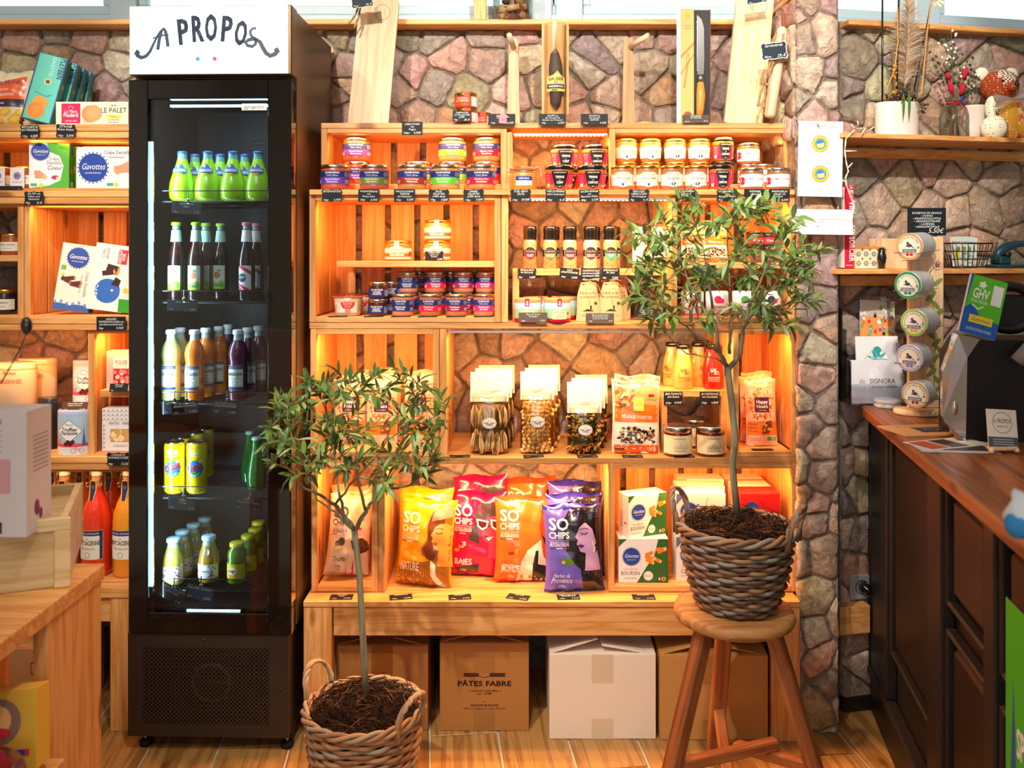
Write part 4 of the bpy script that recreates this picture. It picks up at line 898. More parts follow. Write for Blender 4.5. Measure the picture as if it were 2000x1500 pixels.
colag = bottle([(.001, 0), (.021, 0), (.023, .004), (.023, .110), (.020, .130), (.0115, .160), (.0105, .200), (.0105, .212)], ['1c0c08']*4+['381408', '5c3420', '88a8a0'], (.0135, .211, .220, GC),
    lambda A: (A.rect(-.019, .030, .019, .098, 'e4ece0'), A.rect(-.019, .030, .019, .044, '9ccc18', 2), A.poly([(-.019, .044), (-.010, .052), (-.004, .046), (.008, .056), (.019, .050), (.019, .044)], '9ccc18', 2), A.ell(-.003, .070, .010, 'e08050', 2), A.ell(.003, .083, .005, '60a830', 2, ry=.003), A.text('GLACÉ', 0, .037, .007, '2050a0', 3, w=.028, bold=1), cyl(.0234))[-1],
    extra=lambda t: G().lathe([(.0155, .165), (.0122, .198)], 18, c='b8dcd0').obj('neck_sleeve', PRINT, t))
colar = bottle([(.001, 0), (.021, 0), (.023, .004), (.023, .110), (.020, .130), (.0115, .160), (.0105, .200), (.0105, .212)], ['120608']*4+['281010', '30282a', 'a0a8a8'], (.0135, .211, .220, RC),
    lambda A: (A.rect(-.019, .030, .019, .098, 'e8e4e4'), A.poly([(-.019, .030), (-.006, .030), (-.019, .044)], 'd82840', 2), A.poly([(-.019, .098), (-.006, .098), (.019, .082), (.019, .072), (-.019, .094)], 'd82840', 2), A.poly([(.0, .030), (.019, .030), (-.012, .046), (-.019, .050), (-.019, .046)], 'd82840', 2), A.ell(-.007, .064, .012, '1c4850', 3), A.text('BREIZH', -.007, .063, .005, Wt, 4, w=.018, bold=1), cyl(.0234))[-1],
    extra=lambda t: (G().lathe([(.0155, .165), (.0122, .198)], 18, c='f0dede').obj('neck_sleeve', PRINT, t)))
def mort(c):
    def lab(A):
        A.rect(-.0235, .030, .0235, .098, 'e8d430'); A.rect(-.0225, .031, .0225, .097, 'f0ecdc', 2); A.rect(-.0225, .088, .0225, .097, '24408c', 3); A.rect(-.0225, .031, .0225, .038, '24408c', 3); A.text('REINE DES LIMONADES', 0, .0905, .003, Wt, 4, w=.036)
        A.text('La', 0, .082, .0035, '2a2a2a', 3); A.text('MORTUACIENNE', 0, .070, .008, '202020', 3, w=.040, bold=1); A.text('Mandarine', 0, .061, .004, 'c05030', 3, w=.022); A.ring(0, .049, .006, .0008, '38486a', 3); A.line([(-.020, .042), (-.008, .039), (.010, .041), (.020, .039)], .0012, '38486a', 3)
        return cyl(.0262)
    return bottle([(.001, 0), (.024, 0), (.0262, .004), (.0262, .095), (.0235, .104), (.0262, .118), (.0275, .130), (.023, .150), (.013, .168), (.0115, .185), (.012, .188)], [c]*8+['b8c8c0']*2, (.0145, .184, .197, WHT), lab)
MC = {'l': ('b4c070', 'pale lemon'), 'o': ('f07808', 'orange'), 'v': ('6a3048', 'dark plum')}
def canb():
    t = thing('drink_can', '', ''); r = .0285
    G().lathe([(.001, .002), (r*.8, 0), (r, .008), (r, .132), (r*.9, .140)], 26, cols=['c8c8c8', 'e8d010', 'f0d808', 'f0d808']).obj('can_body', GLOSS, t)
    G().lathe([(r*.9, .140), (r*.92, .143), (r*.88, .1435), (r*.84, .140), (.001, .139)], 26).obj('can_top', METAL, t); G().box(-.006, .006, -.012, .006, .1395, .1405, b=.0004).obj('pull_tab', METAL, t)
    A = Art(); A.text('GINGER / SMILE', 0, .120, .005, 'f8f0c0', w=.034); A.text('ORANGE', 0, .111, .007, 'f8f0c0', w=.03, bold=1); A.text('SINAASAPPEL', 0, .104, .004, 'f8f0c0', w=.026); A.star(0, .072, .020, .025, 14, '2878c8', 1); A.ell(-.004, .058, .014, '38983c', 2, ry=.006); A.star(.016, .090, .004, .010, 6, 'f8f4d0', 2)
    A.text('Oasis', 0, .068, .020, 'f4f0f0', 3, w=.050, bold=1, rot=.35, sh=.1); A.text('Oasis', 0, .068, .019, 'c01838', 4, w=.047, bold=1, rot=.35, sh=.1)
    A.line([(-.012, .056), (0, .052), (.012, .060)], .003, 'e8f0e0', 3); A.text('33cl', .018, .010, .004, '806010'); G().art(A, cyl(r+.0004), .006).obj('label', GLOSS, t); return t
def juice(c, t_, c2):
    def lab(A):
        A.rect(-.038, .014, .038, .052, 'f2ece8')
        rn = random.Random(len(t_))
        for i in range(46): A.ell(rn.uniform(-.036, .036), rn.uniform(.016, .050), rn.uniform(.0015, .003), rn.choice([c2, 'e8c030', 'b02858', '3a5aa0']), 2, n=7)
        A.ell(0, .033, .0150, 'f4f0ea', 3); A.ring(0, .033, .0145, .0006, '8a98a0', 4); A.text(t_, 0, .031, .0055, '385870', 4, w=.022, bold=1); A.text('jus de fruits', 0, .025, .0028, '8a98a0', 4); return cyl(.0292)
    def ex(t):
        A = Art(); A.rect(-.003, .090, .003, .124, 'd0e4ea'); A.ell(0, .085, .0095, 'e8f0f2', 2); A.ring(0, .085, .009, .0012, '4a88a8', 3); A.text('BIO', 0, .0835, .004, '4a88a8', 3); G().art(A, lambda u, v, o: (u, -(.0292 if v < .06 else .0292-(v-.06)*.30)-.0006-o, v), .008).obj('paper_seal', PRINT, t)
    return bottle([(.001, 0), (.027, 0), (.029, .005), (.029, .058), (.025, .080), (.018, .102), (.016, .112), (.016, .118)], [c]*5+['a8b8a0']*2, (.0195, .116, .127, PBC), lab, extra=ex)
pago = bottle([(.001, 0), (.022, 0), (.0265, .006), (.0255, .018), (.0265, .026), (.0265, .060), (.0245, .066), (.0265, .074), (.025, .088), (.0165, .100), (.017, .104)], ['5c8c10']*10, (.0205, .102, .113, YC),
    lambda A: (A.rect(-.036, .016, .036, .058, 'f0d818'), A.ell(-.006, .039, .013, 'f8f4e8', 2, ry=.010), A.text('pago', -.006, .036, .009, 'b0184c', 3, w=.024, bold=1), A.ell(.012, .026, .009, 'f8b820', 2), A.ell(-.008, .022, .008, 'f4a818', 2), cyl(.0268))[-1])
perr = bottle([(.001, 0), (.022, 0), (.026, .008), (.0275, .035), (.024, .065), (.0175, .095), (.0125, .120), (.0115, .140), (.0125, .142)], ['1c7c30']*5+['2c8c40']*3, (.0135, .141, .149, mat('pale_cap', 'c8e8d8', rough=.4)), None, body=mat('green_glass', rough=.08, attr=True, coat=1))
FI = []
def fb(key, f, px, D, s, lab, cat='bottle', grp=None, rot=0): return spawn(key, f, lab, cat, (X(px, D), D, FS[s]+.0005), (0, 0, R(rot)), grp)
for i, (px, D) in enumerate(((351, 2.455), (401, 2.455), (450, 2.455), (499, 2.455), (377, 2.525), (426, 2.525), (474, 2.525), (500, 2.595))): fb('orang', orang, px+(5 if D < 2.5 else 4), D, 0, 'round green-yellow soda bottle on the top fridge shelf, %s of eight' % ORD[i], grp='round soda bottles in the fridge')
for i, (px, D) in enumerate(((344, 2.45), (383, 2.45), (401, 2.515), (431, 2.53))): fb('colag', colag, px, D, 1, 'dark bottle with lime cap and pale sleeve, %s on the second shelf' % ORD[i], grp='lime-capped bottles in the fridge')
for i, (px, D) in enumerate(((482, 2.45), (498, 2.53))): fb('colar', colar, px+(0 if i == 0 else 2), D, 1, 'dark bottle with pink cap and striped sleeve, %s one' % ORD[i], grp='pink-capped bottles in the fridge')
for i, (k, px, D) in enumerate((('l', 334, 2.45), ('o', 380, 2.445), ('v', 465, 2.45), ('l', 352, 2.515), ('o', 402, 2.512), ('o', 428, 2.56), ('v', 484, 2.52), ('v', 446, 2.64), ('v', 505, 2.58))): fb('mort'+k, mort(MC[k][0]), px, D, 2, '%s lemonade bottle on the third fridge shelf, %s counted front to back' % (MC[k][1], ORD[i]), grp='lemonade bottles in the fridge', rot=(i*23) % 50-20 if i > 2 else -4)
for i, (px, D) in enumerate(((341, 2.45), (385, 2.45), (355, 2.512), (380, 2.575), (399, 2.638))): fb('can', canb, px, D, 3, 'yellow drink can on the fourth shelf, %s counted front to back' % ORD[i], 'can', 'yellow cans in the fridge', 8)
for i, (px, D) in enumerate(((501, 2.48), (489, 2.56))): fb('perr', perr, px, D, 3, 'green mineral water bottle by the door edge, %s' % ('front' if i == 0 else 'back'), grp='green water bottles in the fridge')
for i, (k, px, D) in enumerate((('a', 339, 2.45), ('b', 408, 2.47), ('a', 356, 2.515), ('a', 378, 2.58), ('b', 400, 2.64))): fb('juice'+k, juice('b0a840', 'POMME', '2050a0') if k == 'a' else juice('b08418', 'ORANGE', 'd83828'), px, D, 4, '%s juice bottle with pale blue cap on the lowest shelf, %s' % ('apple' if k == 'a' else 'orange', ORD[i]), grp='blue-capped juice bottles', rot=(0, 0, 30, 30, 20)[i])
for i, (px, D) in enumerate(((463, 2.455), (485, 2.52), (499, 2.583), (501, 2.455-.0), (505, 2.65))):
    if i != 3: fb('pago', pago, px, D, 4, 'small green juice bottle with yellow lid, %s in its diagonal row' % ORD[min(i, 3)], grp='yellow-lidded juice bottles')
# ------------------------------------------------------------ big lemonade bottles at the lower left
zl = Z(1137, 2.48)+3*2.48/F*1.14+.0008
def swing(c):
    def lab(A):
        A.rect(-.046, .055, .046, .145, 'd8a820'); A.rect(-.044, .057, .044, .143, 'f0ecdc', 2); A.rect(-.044, .128, .044, .143, '1c2c70', 3); A.text('REINE DES LIMONADES', 0, .132, .006, Wt, 4, w=.07); A.text('La', 0, .117, .006, '2a2a2a', 3); A.text('MORTUACIENNE', 0, .100, .013, '202020', 3, w=.074, bold=1); A.text('Mandarine', 0, .086, .008, 'd04028', 3, w=.045); A.ring(0, .070, .008, .0012, '38486a', 3)
        for s in (-1, 1): A.rect(s*.044, .057, s*.036, .128, '2a3a7c', 3)
        return cyl(.0442)
    def ex(t):
        G().lathe([(.009, .300), (.015, .301), (.016, .308), (.013, .316), (.004, .318)], 16).obj('stopper', WHT, t)
        g = G()
        for s in (-1, 1): g.tube([(s*.016, 0, .288), (s*.021, -.006, .296), (s*.019, -.004, .312), (s*.008, 0, .320), (0, 0, .316)], .0013, 5); g.tube([(s*.015, -.004, .285), (s*.026, -.012, .280), (s*.024, -.016, .268), (s*.014, -.014, .272)], .0013, 5)
        g.tube([(.016*cos(a*PI/8), .016*sin(a*PI/8), .288) for a in range(16)], .0014, 5, closed=True); g.obj('swing_clip', METAL, t)
        A = Art(); A.poly([(-.010, .290), (.010, .290), (.012, .262), (.007, .225), (-.007, .225), (-.012, .262)], 'e8c030'); A.poly([(-.008, .288), (.008, .288), (.009, .264), (.005, .228), (-.005, .228), (-.009, .264)], '1c2c70', 2); A.ring(0, .270, .004, .001, 'e8c030', 3)
        G().art(A, lambda u, v, o: (u, -(.0160+max(0, .262-v)*.30)-.001-o, v), .01).obj('neck_label', PRINT, t)
    return bottle([(.001, 0), (.040, 0), (.044, .006), (.044, .165), (.041, .190), (.031, .222), (.019, .248), (.0155, .268), (.015, .296), (.016, .300)], [c]*6+[c, 'd8a888', 'e0c0b0'], None, lab, extra=ex, n=26)
for i, (c, px, D, l) in enumerate((('e89878', 126, 2.535, 'pale pink one beside the wooden table'), ('e83818', 189, 2.535, 'red one in the middle'), ('f0981c', 250, 2.535, 'orange one cut by the fridge'), ('f0a020', 105, 2.64, 'orange one in the back row, first'), ('e88038', 160, 2.64, 'peach one in the back row'), ('e05020', 216, 2.64, 'red-orange one in the back row'), ('e89878', 63, 2.535, 'pale pink one behind the foreground box'), ('e83818', 0, 2.535, 'red one at the picture edge'))):
    spawn('sw'+c, swing(c), 'large swing-top lemonade bottle, '+l, 'bottle', (X(px, D), D, zl), (0, 0, R(random.uniform(-12, 12))), 'swing-top lemonade bottles').scale = (.955, .955, .943)
# ------------------------------------------------------------ price tags
def tagshape(w, h, fancy):
    if not fancy: return [(-w, -h), (w, -h), (w, h), (-w, h)]
    o = []
    for sx, sz in ((1, 1), (-1, 1), (-1, -1), (1, -1)):
        c = [(w*.62, h*.90), (w*.78, h), (w*.90, h*.94), (w*.94, h*.80), (w, h*.62), (w*.93, h*.42)]
        c = [(sx*x, sz*z) for x, z in c]
        if sx*sz < 0: c.reverse()
        o += c[::-1] if False else c
        if sz > 0 and sx > 0: o[-6:] = [(w*.93, h*.42), (w, h*.62), (w*.94, h*.80), (w*.90, h*.94), (w*.78, h), (w*.62, h*.90)]; o += [(w*.12, h*.92), (0, h), (-w*.12, h*.92)]
        elif sz > 0: o[-6:] = [(-w*.62, h*.90), (-w*.78, h), (-w*.90, h*.94), (-w*.94, h*.80), (-w, h*.62), (-w*.93, h*.42)]
        elif sx < 0: o[-6:] = [(-w*.93, -h*.42), (-w, -h*.62), (-w*.94, -h*.80), (-w*.90, -h*.94), (-w*.78, -h), (-w*.62, -h*.90)]; o += [(-w*.12, -h*.92), (0, -h), (w*.12, -h*.92)]
        else: o[-6:] = [(w*.62, -h*.90), (w*.78, -h), (w*.90, -h*.94), (w*.94, -h*.80), (w, -h*.62), (w*.93, -h*.42)]
    return o
def price(lab, px, py, w, h, D, lines, wt='', pr='', fancy=False, rot=0, tilt=0, yaw=0, name='price_tag', col='17181a', loc=None, grp='chalk price tags', tent=False, cat='price tag', edge=None, big=None):
    k = D/F; W, Hh = w*k/2, h*k/2; g = G(); sh = tagshape(W, Hh, fancy); n = len(sh)
    if edge:
        e = [(x*1.07, z*1.10) for x, z in sh]; g.add([(x, .0005, z) for x, z in e], [tuple(range(n))], edge)
    g.add([(x, 0, z) for x, z in sh]+[(x, .0012, z) for x, z in sh], [tuple(range(n))[::-1] if sh[1][0] < sh[0][0] else tuple(range(n)), tuple(range(n, 2*n))]+[(i, (i+1) % n, (i+1) % n+n, i+n) for i in range(n)], col)
    if tent: g.add([(-W, 0, Hh), (W, 0, Hh), (W, Hh*1.1, -Hh), (-W, Hh*1.1, -Hh)], [(0, 1, 2, 3)], col)
    A = Art(); c = 'e8ecea'; m = len(lines); lh = Hh*1.32/max(m, 2)*(.62 if m > 1 else .5); lh = min(lh, Hh*.30) if not big else Hh*big
    for i, s in enumerate(lines):
        v = Hh*.60-i*lh*1.42 if (wt or pr) else Hh*.62-i*lh*1.55
        A.text(s, 0, v-lh*.3, lh, c, 2, 'fit', w=W*1.72, sh=.22, jit=.07, bold=0)
    if wt: A.text(wt, -W*.84, -Hh*.80, Hh*.26, c, 2, 'l', sh=.25, jit=.05)
    if pr: A.text(pr, W*.86, -Hh*.80, Hh*.32, c, 2, 'r', sh=.25, jit=.05)
    g.art(A, flat(0, 0, -.0002)); o = g.obj(name, CHALK, None, loc if loc is not None else P(px, py, D), (R(tilt), R(rot), R(yaw)))
    return tag(o, lab, cat, grp)
T = 'chalk price tag '
DT = 2.430
for px, ls, wt, pr, fy, l in ((648, ('ENTENMOUSSE',), '180gr', '6,90€', 1, 'below the purple-banded front jar'), (720, ('HASENTERRINE', 'mit', 'Pineau Noir'), '180gr', '6,90€', 0, 'below the olive-banded jar'), (790, ('WILDSCHWEIN', 'TERRINE', 'mit Kastanien'), '150gr', '7,50€', 0, 'below the brick-red-banded jar'),
    (857, ('ENTE-', 'RILLETTES', '(100% Ente)'), '170gr', '7,60€', 1, 'below the green-banded jar'), (925, ('GÄNSE-', 'RILLETTES', '(100% Gans)'), '170gr', '7,60€', 1, 'below the red-banded jar'), (1017, ('FOIE GRAS', '-ENTE-'), '170gr', '39,90€', 1, 'below the clip-top jar'),
    (1085, ('HIRSCHTERRINE', 'ohne Innereien'), '180gr', '6,-€', 1, 'below the venison terrine jar'), (1151, ('BAUERTERRINE', 'mit', 'Espelette Pfeffer'), '180gr', '5,50€', 1, 'below the country terrine jar'), (1248, ('GEFLÜGEL-', 'LEBERCONFIT', 'mit Armagnac'), '90gr', '4,-€', 1, 'below the first gold-lidded jars'),
    (1339, ('WILDSCHWEIN-', 'TERRINE'), '90gr', '', 1, 'below the boar-print jars'), (1420, ('BAUERTERRINE', 'mit', 'Espelette Pfeffer'), '90gr', '4,-€', 1, 'below the narrow black-lidded jar, partly behind leaves'), (1474, ('HÜHNER', 'rillettes'), '90gr', '', 0, 'behind the top olive shoots'), (1522, ('RINDFLEISCH', 'rillettes mit', 'Oliven'), '80gr', '6,60€', 0, 'hanging last, at the pillar')):
    price(T+l, px, 382, 41, 25, DT, ls, wt, pr, bool(fy), rot=random.uniform(-2, 2))
price(T+'hanging from the top plank, alone', 805, 251, 40, 26, D1-.004, ('LEBKUCHEN', 'mit', 'Feigen'), '200gr', '5,50€')
for px, ls, wt, pr, l, rot in ((902, ('CARPACCIO', 'mit Sommertrüffel', 'gefüllt'), '90gr', '20,-€', 'in front of the orange-labelled jars', 0), (980, ('SALAMI aus', 'der Savoyen', '-PILZE-'), '145gr', '6,50€', 'with a pink paper arrow stuck on', 0), (1079, ('SALAMI aus', 'der Savoyen mit', 'Kräuter der Provence'), '145gr', '6,50€', 'below the wrapped salami', 0), (1161, ('SALAMI aus', 'der Savoyen', '-NATUR-'), '145gr', '6,50€', 'on the base of the third wooden stand', 0)):
    price(T+l, px, 233 if px > 950 else 227, 53 if px > 950 else 36, 22, 2.505 if px > 950 else 2.51, ls, wt, pr, tilt=-8)
price('brown price tag leaning on the bread knife box', 1359, 232, 53, 16, 2.512, ('BROTMESSER', 'aus Olivenholz'), 'Laguiole', '75,-€', col='4a4038', tilt=-8)
A = Art(); A.poly([(-.012, -.014), (.010, -.016), (.010, .002), (.018, .002), (0, .016), (-.020, .004), (-.012, .003)], 'f08a90'); A.text('neu!', 0, -.006, .006, '3a3040', 2, rot=.1); G().art(A, flat(0, 0, 0)).obj('paper_arrow', PRINT, None, P(983, 231, 2.500)); tag(bpy.data.objects['paper_arrow'], 'pink paper arrow stuck on a chalk tag on the top plank', 'sticker')
for px, ls, wt, pr, l, rot, w_, h_ in ((1029, ('SPEZIALSALZ', 'für Barbecue'), '85gr', '5,80€', 'below the dark-red-labelled grinder', 1, 38, 21), (1112, ('SALZ', 'ESPELETTE-PFEFFER'), '100gr', '5,80€', 'below the bright-red-labelled grinder', 5, 38, 21), (1154, ('CAMARGUE-SALZ', 'mit Sommertrüffel', 'und schwarzem Pfeffer'), '85gr', '6,90€', 'below the brown-labelled grinder', 0, 39, 26), (1192, ('SPEZIALSALZ', 'für Salat'), '85gr', '5,50€', 'below the green-labelled grinder', 0, 36, 22), (1258, ('PIPERNOIR', 'Salz mit', 'Pfeffer'), '', '4,50€', 'below the pale grinders', 0, 38, 24)):
    price(T+l, px, 524+h_/2, w_, h_, 2.512, ls, wt, pr, px in (1029, 1258), rot=rot)
price(T+'behind the larger olive crown, on its mid board', 1376, 530, 44, 24, 2.462, ('STEINPILZ', 'Honig'), '50gr', '6,-€')
price('brown tent-fold price card before the salt drums', 1041, 620, 56, 19, 2.435, ('Fleur de Sel aus', 'Camargue'), '125gr', '7,50€', col='5a4c40', tent=True, tilt=-6); price('brown tent-fold price card before the salt bags', 1172, 621, 55, 18, 2.44, ('Beutel aus Baumwolle', 'mit natürlichem Fleur', 'de Sel aus Guérande'), '140gr', '6,-€', col='5a4c40', tent=True, tilt=-6)
price(T+'standing at the back below the riser, alone', 1265, 612, 53, 17, 2.56, ('FLEUR DE SEL', 'Salz aus Guérande', 'im Baumwollsack'), '', '10,-€', tilt=-5)
price(T+'leaning on the lower rabbit terrine jar', 848, 500, 38, 19, 2.515, ('KANINCHEN', 'terrine mit', 'Kräuter'), '', '6,50€', True)
price(T+'hanging under the cream-yellow sauce bottle', 1315, 778, 37, 26, 2.522, ('BIO-TOMATE', 'mit Sahne'), '250gr', '4,90€'); price(T+'hanging under the red sauce bottle', 1386, 778, 39, 26, 2.522, ('BIO-TOMATENSAUCE', 'mit Zwiebeln'), '250gr', '4,80€')
# tags lying flat on the planks
def lay(lab, px, D, z, w, ls, wt, pr, yaw=0, h=25, col='17181a'):
    o = price(lab, px, 0, w, h, D, ls, wt, pr, loc=(X(px, D), D, z+.0016), tilt=-89.5, yaw=yaw, col=col); return o
for i, (px, a) in enumerate(((667, ('TRÜFFEL', '100gr')), (783, ('MEERSALZ',)), (898, ('PAPRIKA',)), (1012, ('HONIG',)), (1110, ('KRÄUTER DER', 'PROVENCE')), (1257, ('BOURSIN',)), (1350, ('ZIEGENKÄSE',)))):
    lay('chalk tag lying flat on the bench edge, %s from the fridge' % ORD[i], px, 2.415, BZ, 44, a, '125gr', '2,95€', (2, 10, 6, -18, 4, 0, 0)[i])
for i, (px, a) in enumerate(((898, 'STEINPILZE'), (1042, 'MUSCHELN'), (1147, 'FUSILLI'), (1235, 'PILZE'), (1335, 'FEIGEN'))): lay('chalk tag lying flat at the pasta plank edge, %s of five' % ORD[i], px, 2.462, zp, 40, (a,), '250gr', '5,90€', (3, 6, 2, 0, 3)[i], h=18)
lay('chalk tag lying flat in the narrow pouch crate', 1489, 2.466, Z(893, D2)+.0175, 41, ('SNACK MIX',), '75gr', '3,50€', 3, 14)
for i, px in enumerate((660, 730, 783, 835, 890, 944)): lay('chalk tag lying flat under the small jars of the deep crate, %s' % ORD[i], px, 2.456, z2-.0006, 38, ('TERRINE',), '90gr', '4,-€', 2, 10)
# fridge clips and their cards
for i, (px, py, s, w_, h_, rot, ls, wt, pr) in enumerate(((364, 406, 0, 58, 24, 3, ('ORANGINA', '-Gelb-'), '25cl', '3,-€'), (356, 597, 1, 60, 22, 2, ('ELSA, COLA',), '33cl', '3,50€'), (337, 795, 2, 44, 26, -6, ('LA MORT.',), '33cl', ''), (361, 796, 2, 52, 26, -5, ('La Mortuacienne', 'GRAPEFRUIT-LIMONADE'), '33cl', '2,95€'), (440, 796, 2, 50, 26, 5, ('La Mortuacienne', 'ZITRONE-LIMONADE'), '33cl', '2,95€'), (355, 984, 3, 54, 24, 5, ('OASIS', '- Orange'), '33cl', '2,-€'), (485, 984, 3, 54, 26, 8, ('PERRIER', '-Sprudelndes Wasser-'), '20cl', '2,-€'), (336, 1160, 4, 52, 30, 26, ('BIO-APFELSAFT', 'mit Pulpe'), '25cl', '3,-€'), (389, 1158, 4, 54, 26, 11, ('BIO-ORANGENSAFT',), '25cl', '3,50€'))):
    price('dark card hanging by a clip from a fridge shelf, %s from the top' % ORD[i], px, py, w_, h_, 2.384, ls, wt, pr, rot=rot, col='3a4246', grp='cards clipped to the fridge shelves')
    z = Z(py-h_/2, 2.384); g = G().box(-.004, .004, -.003, .002, -.006, .008, b=.001); g.box(-.0015, .0015, -.002, .001, .008, .028, b=.0005)
    tag(g.obj('clip', METAL, None, (X(px+4, 2.381), 2.381, z)), 'small metal clip holding the %s card in the fridge' % ORD[i], 'clip', 'card clips in the fridge')
# left unit tags
for px, py, w_, ls, wt, pr, l, rot, fy in ((58, 257, 37, ('BRETONISCHE', 'BUTTERKEKSE'), '130gr', '4,50€', 'under the turquoise boxes', 0, 1), (128, 256, 38, ('ZITRONE', 'Butter Kekse'), '130gr', '3,50€', 'under the pale biscuit box', 2, 1), (66, 387, 38, ('CRÊPES mit', 'Kakao und', 'Haselnuss'), '90gr', '4,-€', 'under the green crepe box', 0, 1), (217, 632, 57, ('GANZES', 'WAFFELRÖLLCHEN mit', 'Zartbitterschokolade'), '90gr', '9,90€', 'under the tall biscuit boxes', 0, 0), (231, 897, 46, ('CANASUC', 'ROHRZUCKER'), '80gr', '15,5€', 'beside the fridge above the bottles', 0, 1)):
    price(T+l+' of the left unit', px, py, w_, 27, 2.445, ls, wt, pr, bool(fy), rot=rot)
price('brown tent-fold price card on the pale blue tin', 146, 794, 50, 18, 2.50, ('Schokoladentrüffel', '-Einfach Wunder-'), '160gr', '15,50€', col='4a3828', tilt=-20); price(T+'under the pink chocolate box', 232, 757, 36, 16, 2.48, ('HERZ-AUS', 'ZUCKER'), '80gr', '', tilt=-15)
price('dark tent-fold card at the 91 jars, cut by the picture edge', 18, 366, 50, 12, 2.47, ('NUSSAUFSTRICH',), '', '7,-€', tilt=-20)

# ------------------------------------------------------------ bags, pouches, pasta
def pillow(w, h, d, seed, wr=.0022, ears=.0, top=1., cr=.012):
    """surface of a filled bag: (u, v, offset, side) -> point; u across from -w/2, v up from 0"""
    rn = random.Random(seed); ph = [rn.uniform(0, 6) for _ in range(8)]
    def mp(u, v, o=0., s=-1):
        a = abs(2*u/w); b = v/h; e = max(0, 1-a**2.6)**.6; f = max(0, 1-abs(2*b-1)**3.0)**.55; dd = d*e*f
        x = u*(1-.05*sin(PI*b)*(a))*(1+ears*(abs(2*b-1)**6)); z = v+ears*.25*h*(a**3)*(1 if b > .5 else -1)*abs(2*b-1)**3*.3
        n = wr*(sin(u*85+v*60+ph[0])*sin(v*70-u*33+ph[1])+.7*sin(u*140-v*25+ph[2])*max(0, abs(2*b-1)-.35)*2.2+.5*noise.noise(Vector((u*40, v*40, seed))))*(.35+abs(2*b-1))
        if b > .93 or b < .06: n += .0012*sin(u*300+ph[3])
        return (x+.0, s*(dd+n*e)-o if s < 0 else dd+n*e, z+(.004*sin(u*60+ph[4]) if b > .97 else 0))
    return mp
def bag(name, mp, w, h, base, art, nu=22, nv=30, m=GLOSS, extra=None, colf=None, ml=.010):
    t = thing(name, '', ''); g = G()
    for s in (-1, 1): g.grid(lambda a, b: mp((a-.5)*w, b*h, 0, s), nu, nv, c=base, flip=(s > 0), colf=colf)
    g.obj('bag_body', m, t)
    if art: A = Art(); art(A); G().art(A, mp, ml).obj('print', m, t)
    if extra: extra(t, mp)
    return t
CW, CHh = .155, .232
def chips(base, ink, lines, pic, hair='2a2220'):
    def art(A):
        w, h = CW, CHh; pic(A)
        x = -.040
        A.text('SO', x, h*.715, .030, ink, 5, w=.056, bold=0); A.text('SO', x+.0015, h*.715-.001, .030, ink, 5, w=.053, bold=1)
        A.text('CHIPS', x, h*.615, .0165, ink, 5, w=.056, bold=1); A.rect(x-.027, h*.594, x+.027, h*.597, ink, 5)
        A.text('CRAQUANTES CHIPS CUITES', x, h*.562, .0045, ink, 5, w=.052); A.text('AU CHAUDRON', x, h*.525, .008, ink, 5, w=.052, bold=1)
        A.rect(x-.026, h*.50, x-.009, h*.508, '203878', 5); A.rect(x-.009, h*.50, x+.009, h*.508, 'f4f4f0', 5); A.rect(x+.009, h*.50, x+.026, h*.508, 'd82030', 5)
        y = h*.17
        for s, hh, ww, sh in lines: A.text(s, x+.004, y, hh, ink, 5, w=ww, sh=sh, bold=0 if sh else 1); y -= hh*1.35
        A.text('125g', x+.006, h*.055, .006, ink, 5)
    return art
W, HH = CW, CHh
def face(A, sk, line, x=.035, y=.135, s=1., hair=None, mouth='c04030', lash=True, tilt=0):
    pts = [(-.004, .034), (.010, .036), (.026, .030), (.030, .010), (.026, -.012), (.012, -.028), (-.004, -.034), (-.016, -.030), (-.020, -.018), (-.024, -.012), (-.021, -.004), (-.027, .004), (-.020, .016), (-.016, .026)]
    A.poly([(x+a*s, y+b*s) for a, b in pts], sk, 2.5); A.poly([(x-.002*s, y-.028*s), (x+.026*s, y-.020*s), (x+.034*s, y-.075*s), (x-.006*s, y-.075*s)], sk, 2.3)
    A.line([(x-.014*s, y+.012*s), (x-.004*s, y+.009*s), (x+.004*s, y+.012*s)],   .0018*s, line, 3.5); A.line([(x-.016*s, y+.020*s), (x-.004*s, y+.023*s), (x+.006*s, y+.020*s)], .0014*s, line, 3.5)
    for i in range(4): A.line([(x-.010*s+i*.004*s, y+.010*s), (x-.013*s+i*.005*s, y+.006*s)], .0008, line, 3.5)
    A.poly([(x-.022*s, y-.016*s), (x-.014*s, y-.013*s), (x-.004*s, y-.017*s), (x-.013*s, y-.023*s)], mouth, 3.6)
def pic_truffe(A):
    A.poly([(.0, .0), (W*.48, .0), (W*.48, .10), (.03, .13), (.0, .08)], 'd8cdb8'); face(A, 'ecd6b8', '3a2a20', .045, .150, .95, mouth='d8205c'); A.poly([(.002, .10), (.045, .108), (.076, .09), (.076, .07), (.04, .062), (.012, .075)], '4c3428', 3)
    A.poly([(-.01, .185), (.0, .15), (.004, .11), (-.016, .10), (-.026, .13), (-.022, .17)], 'f0e8dc', 2); A.poly([(.012, .0), (.018, .045), (.024, .0)], 'd81c44', 3); A.ell(-.030, .096, .012, '4a3428', 2); A.ell(-.044, .090, .009, '5c4030', 2); A.ell(-.038, .078, .014, 'e8b82c', 2, ry=.006)
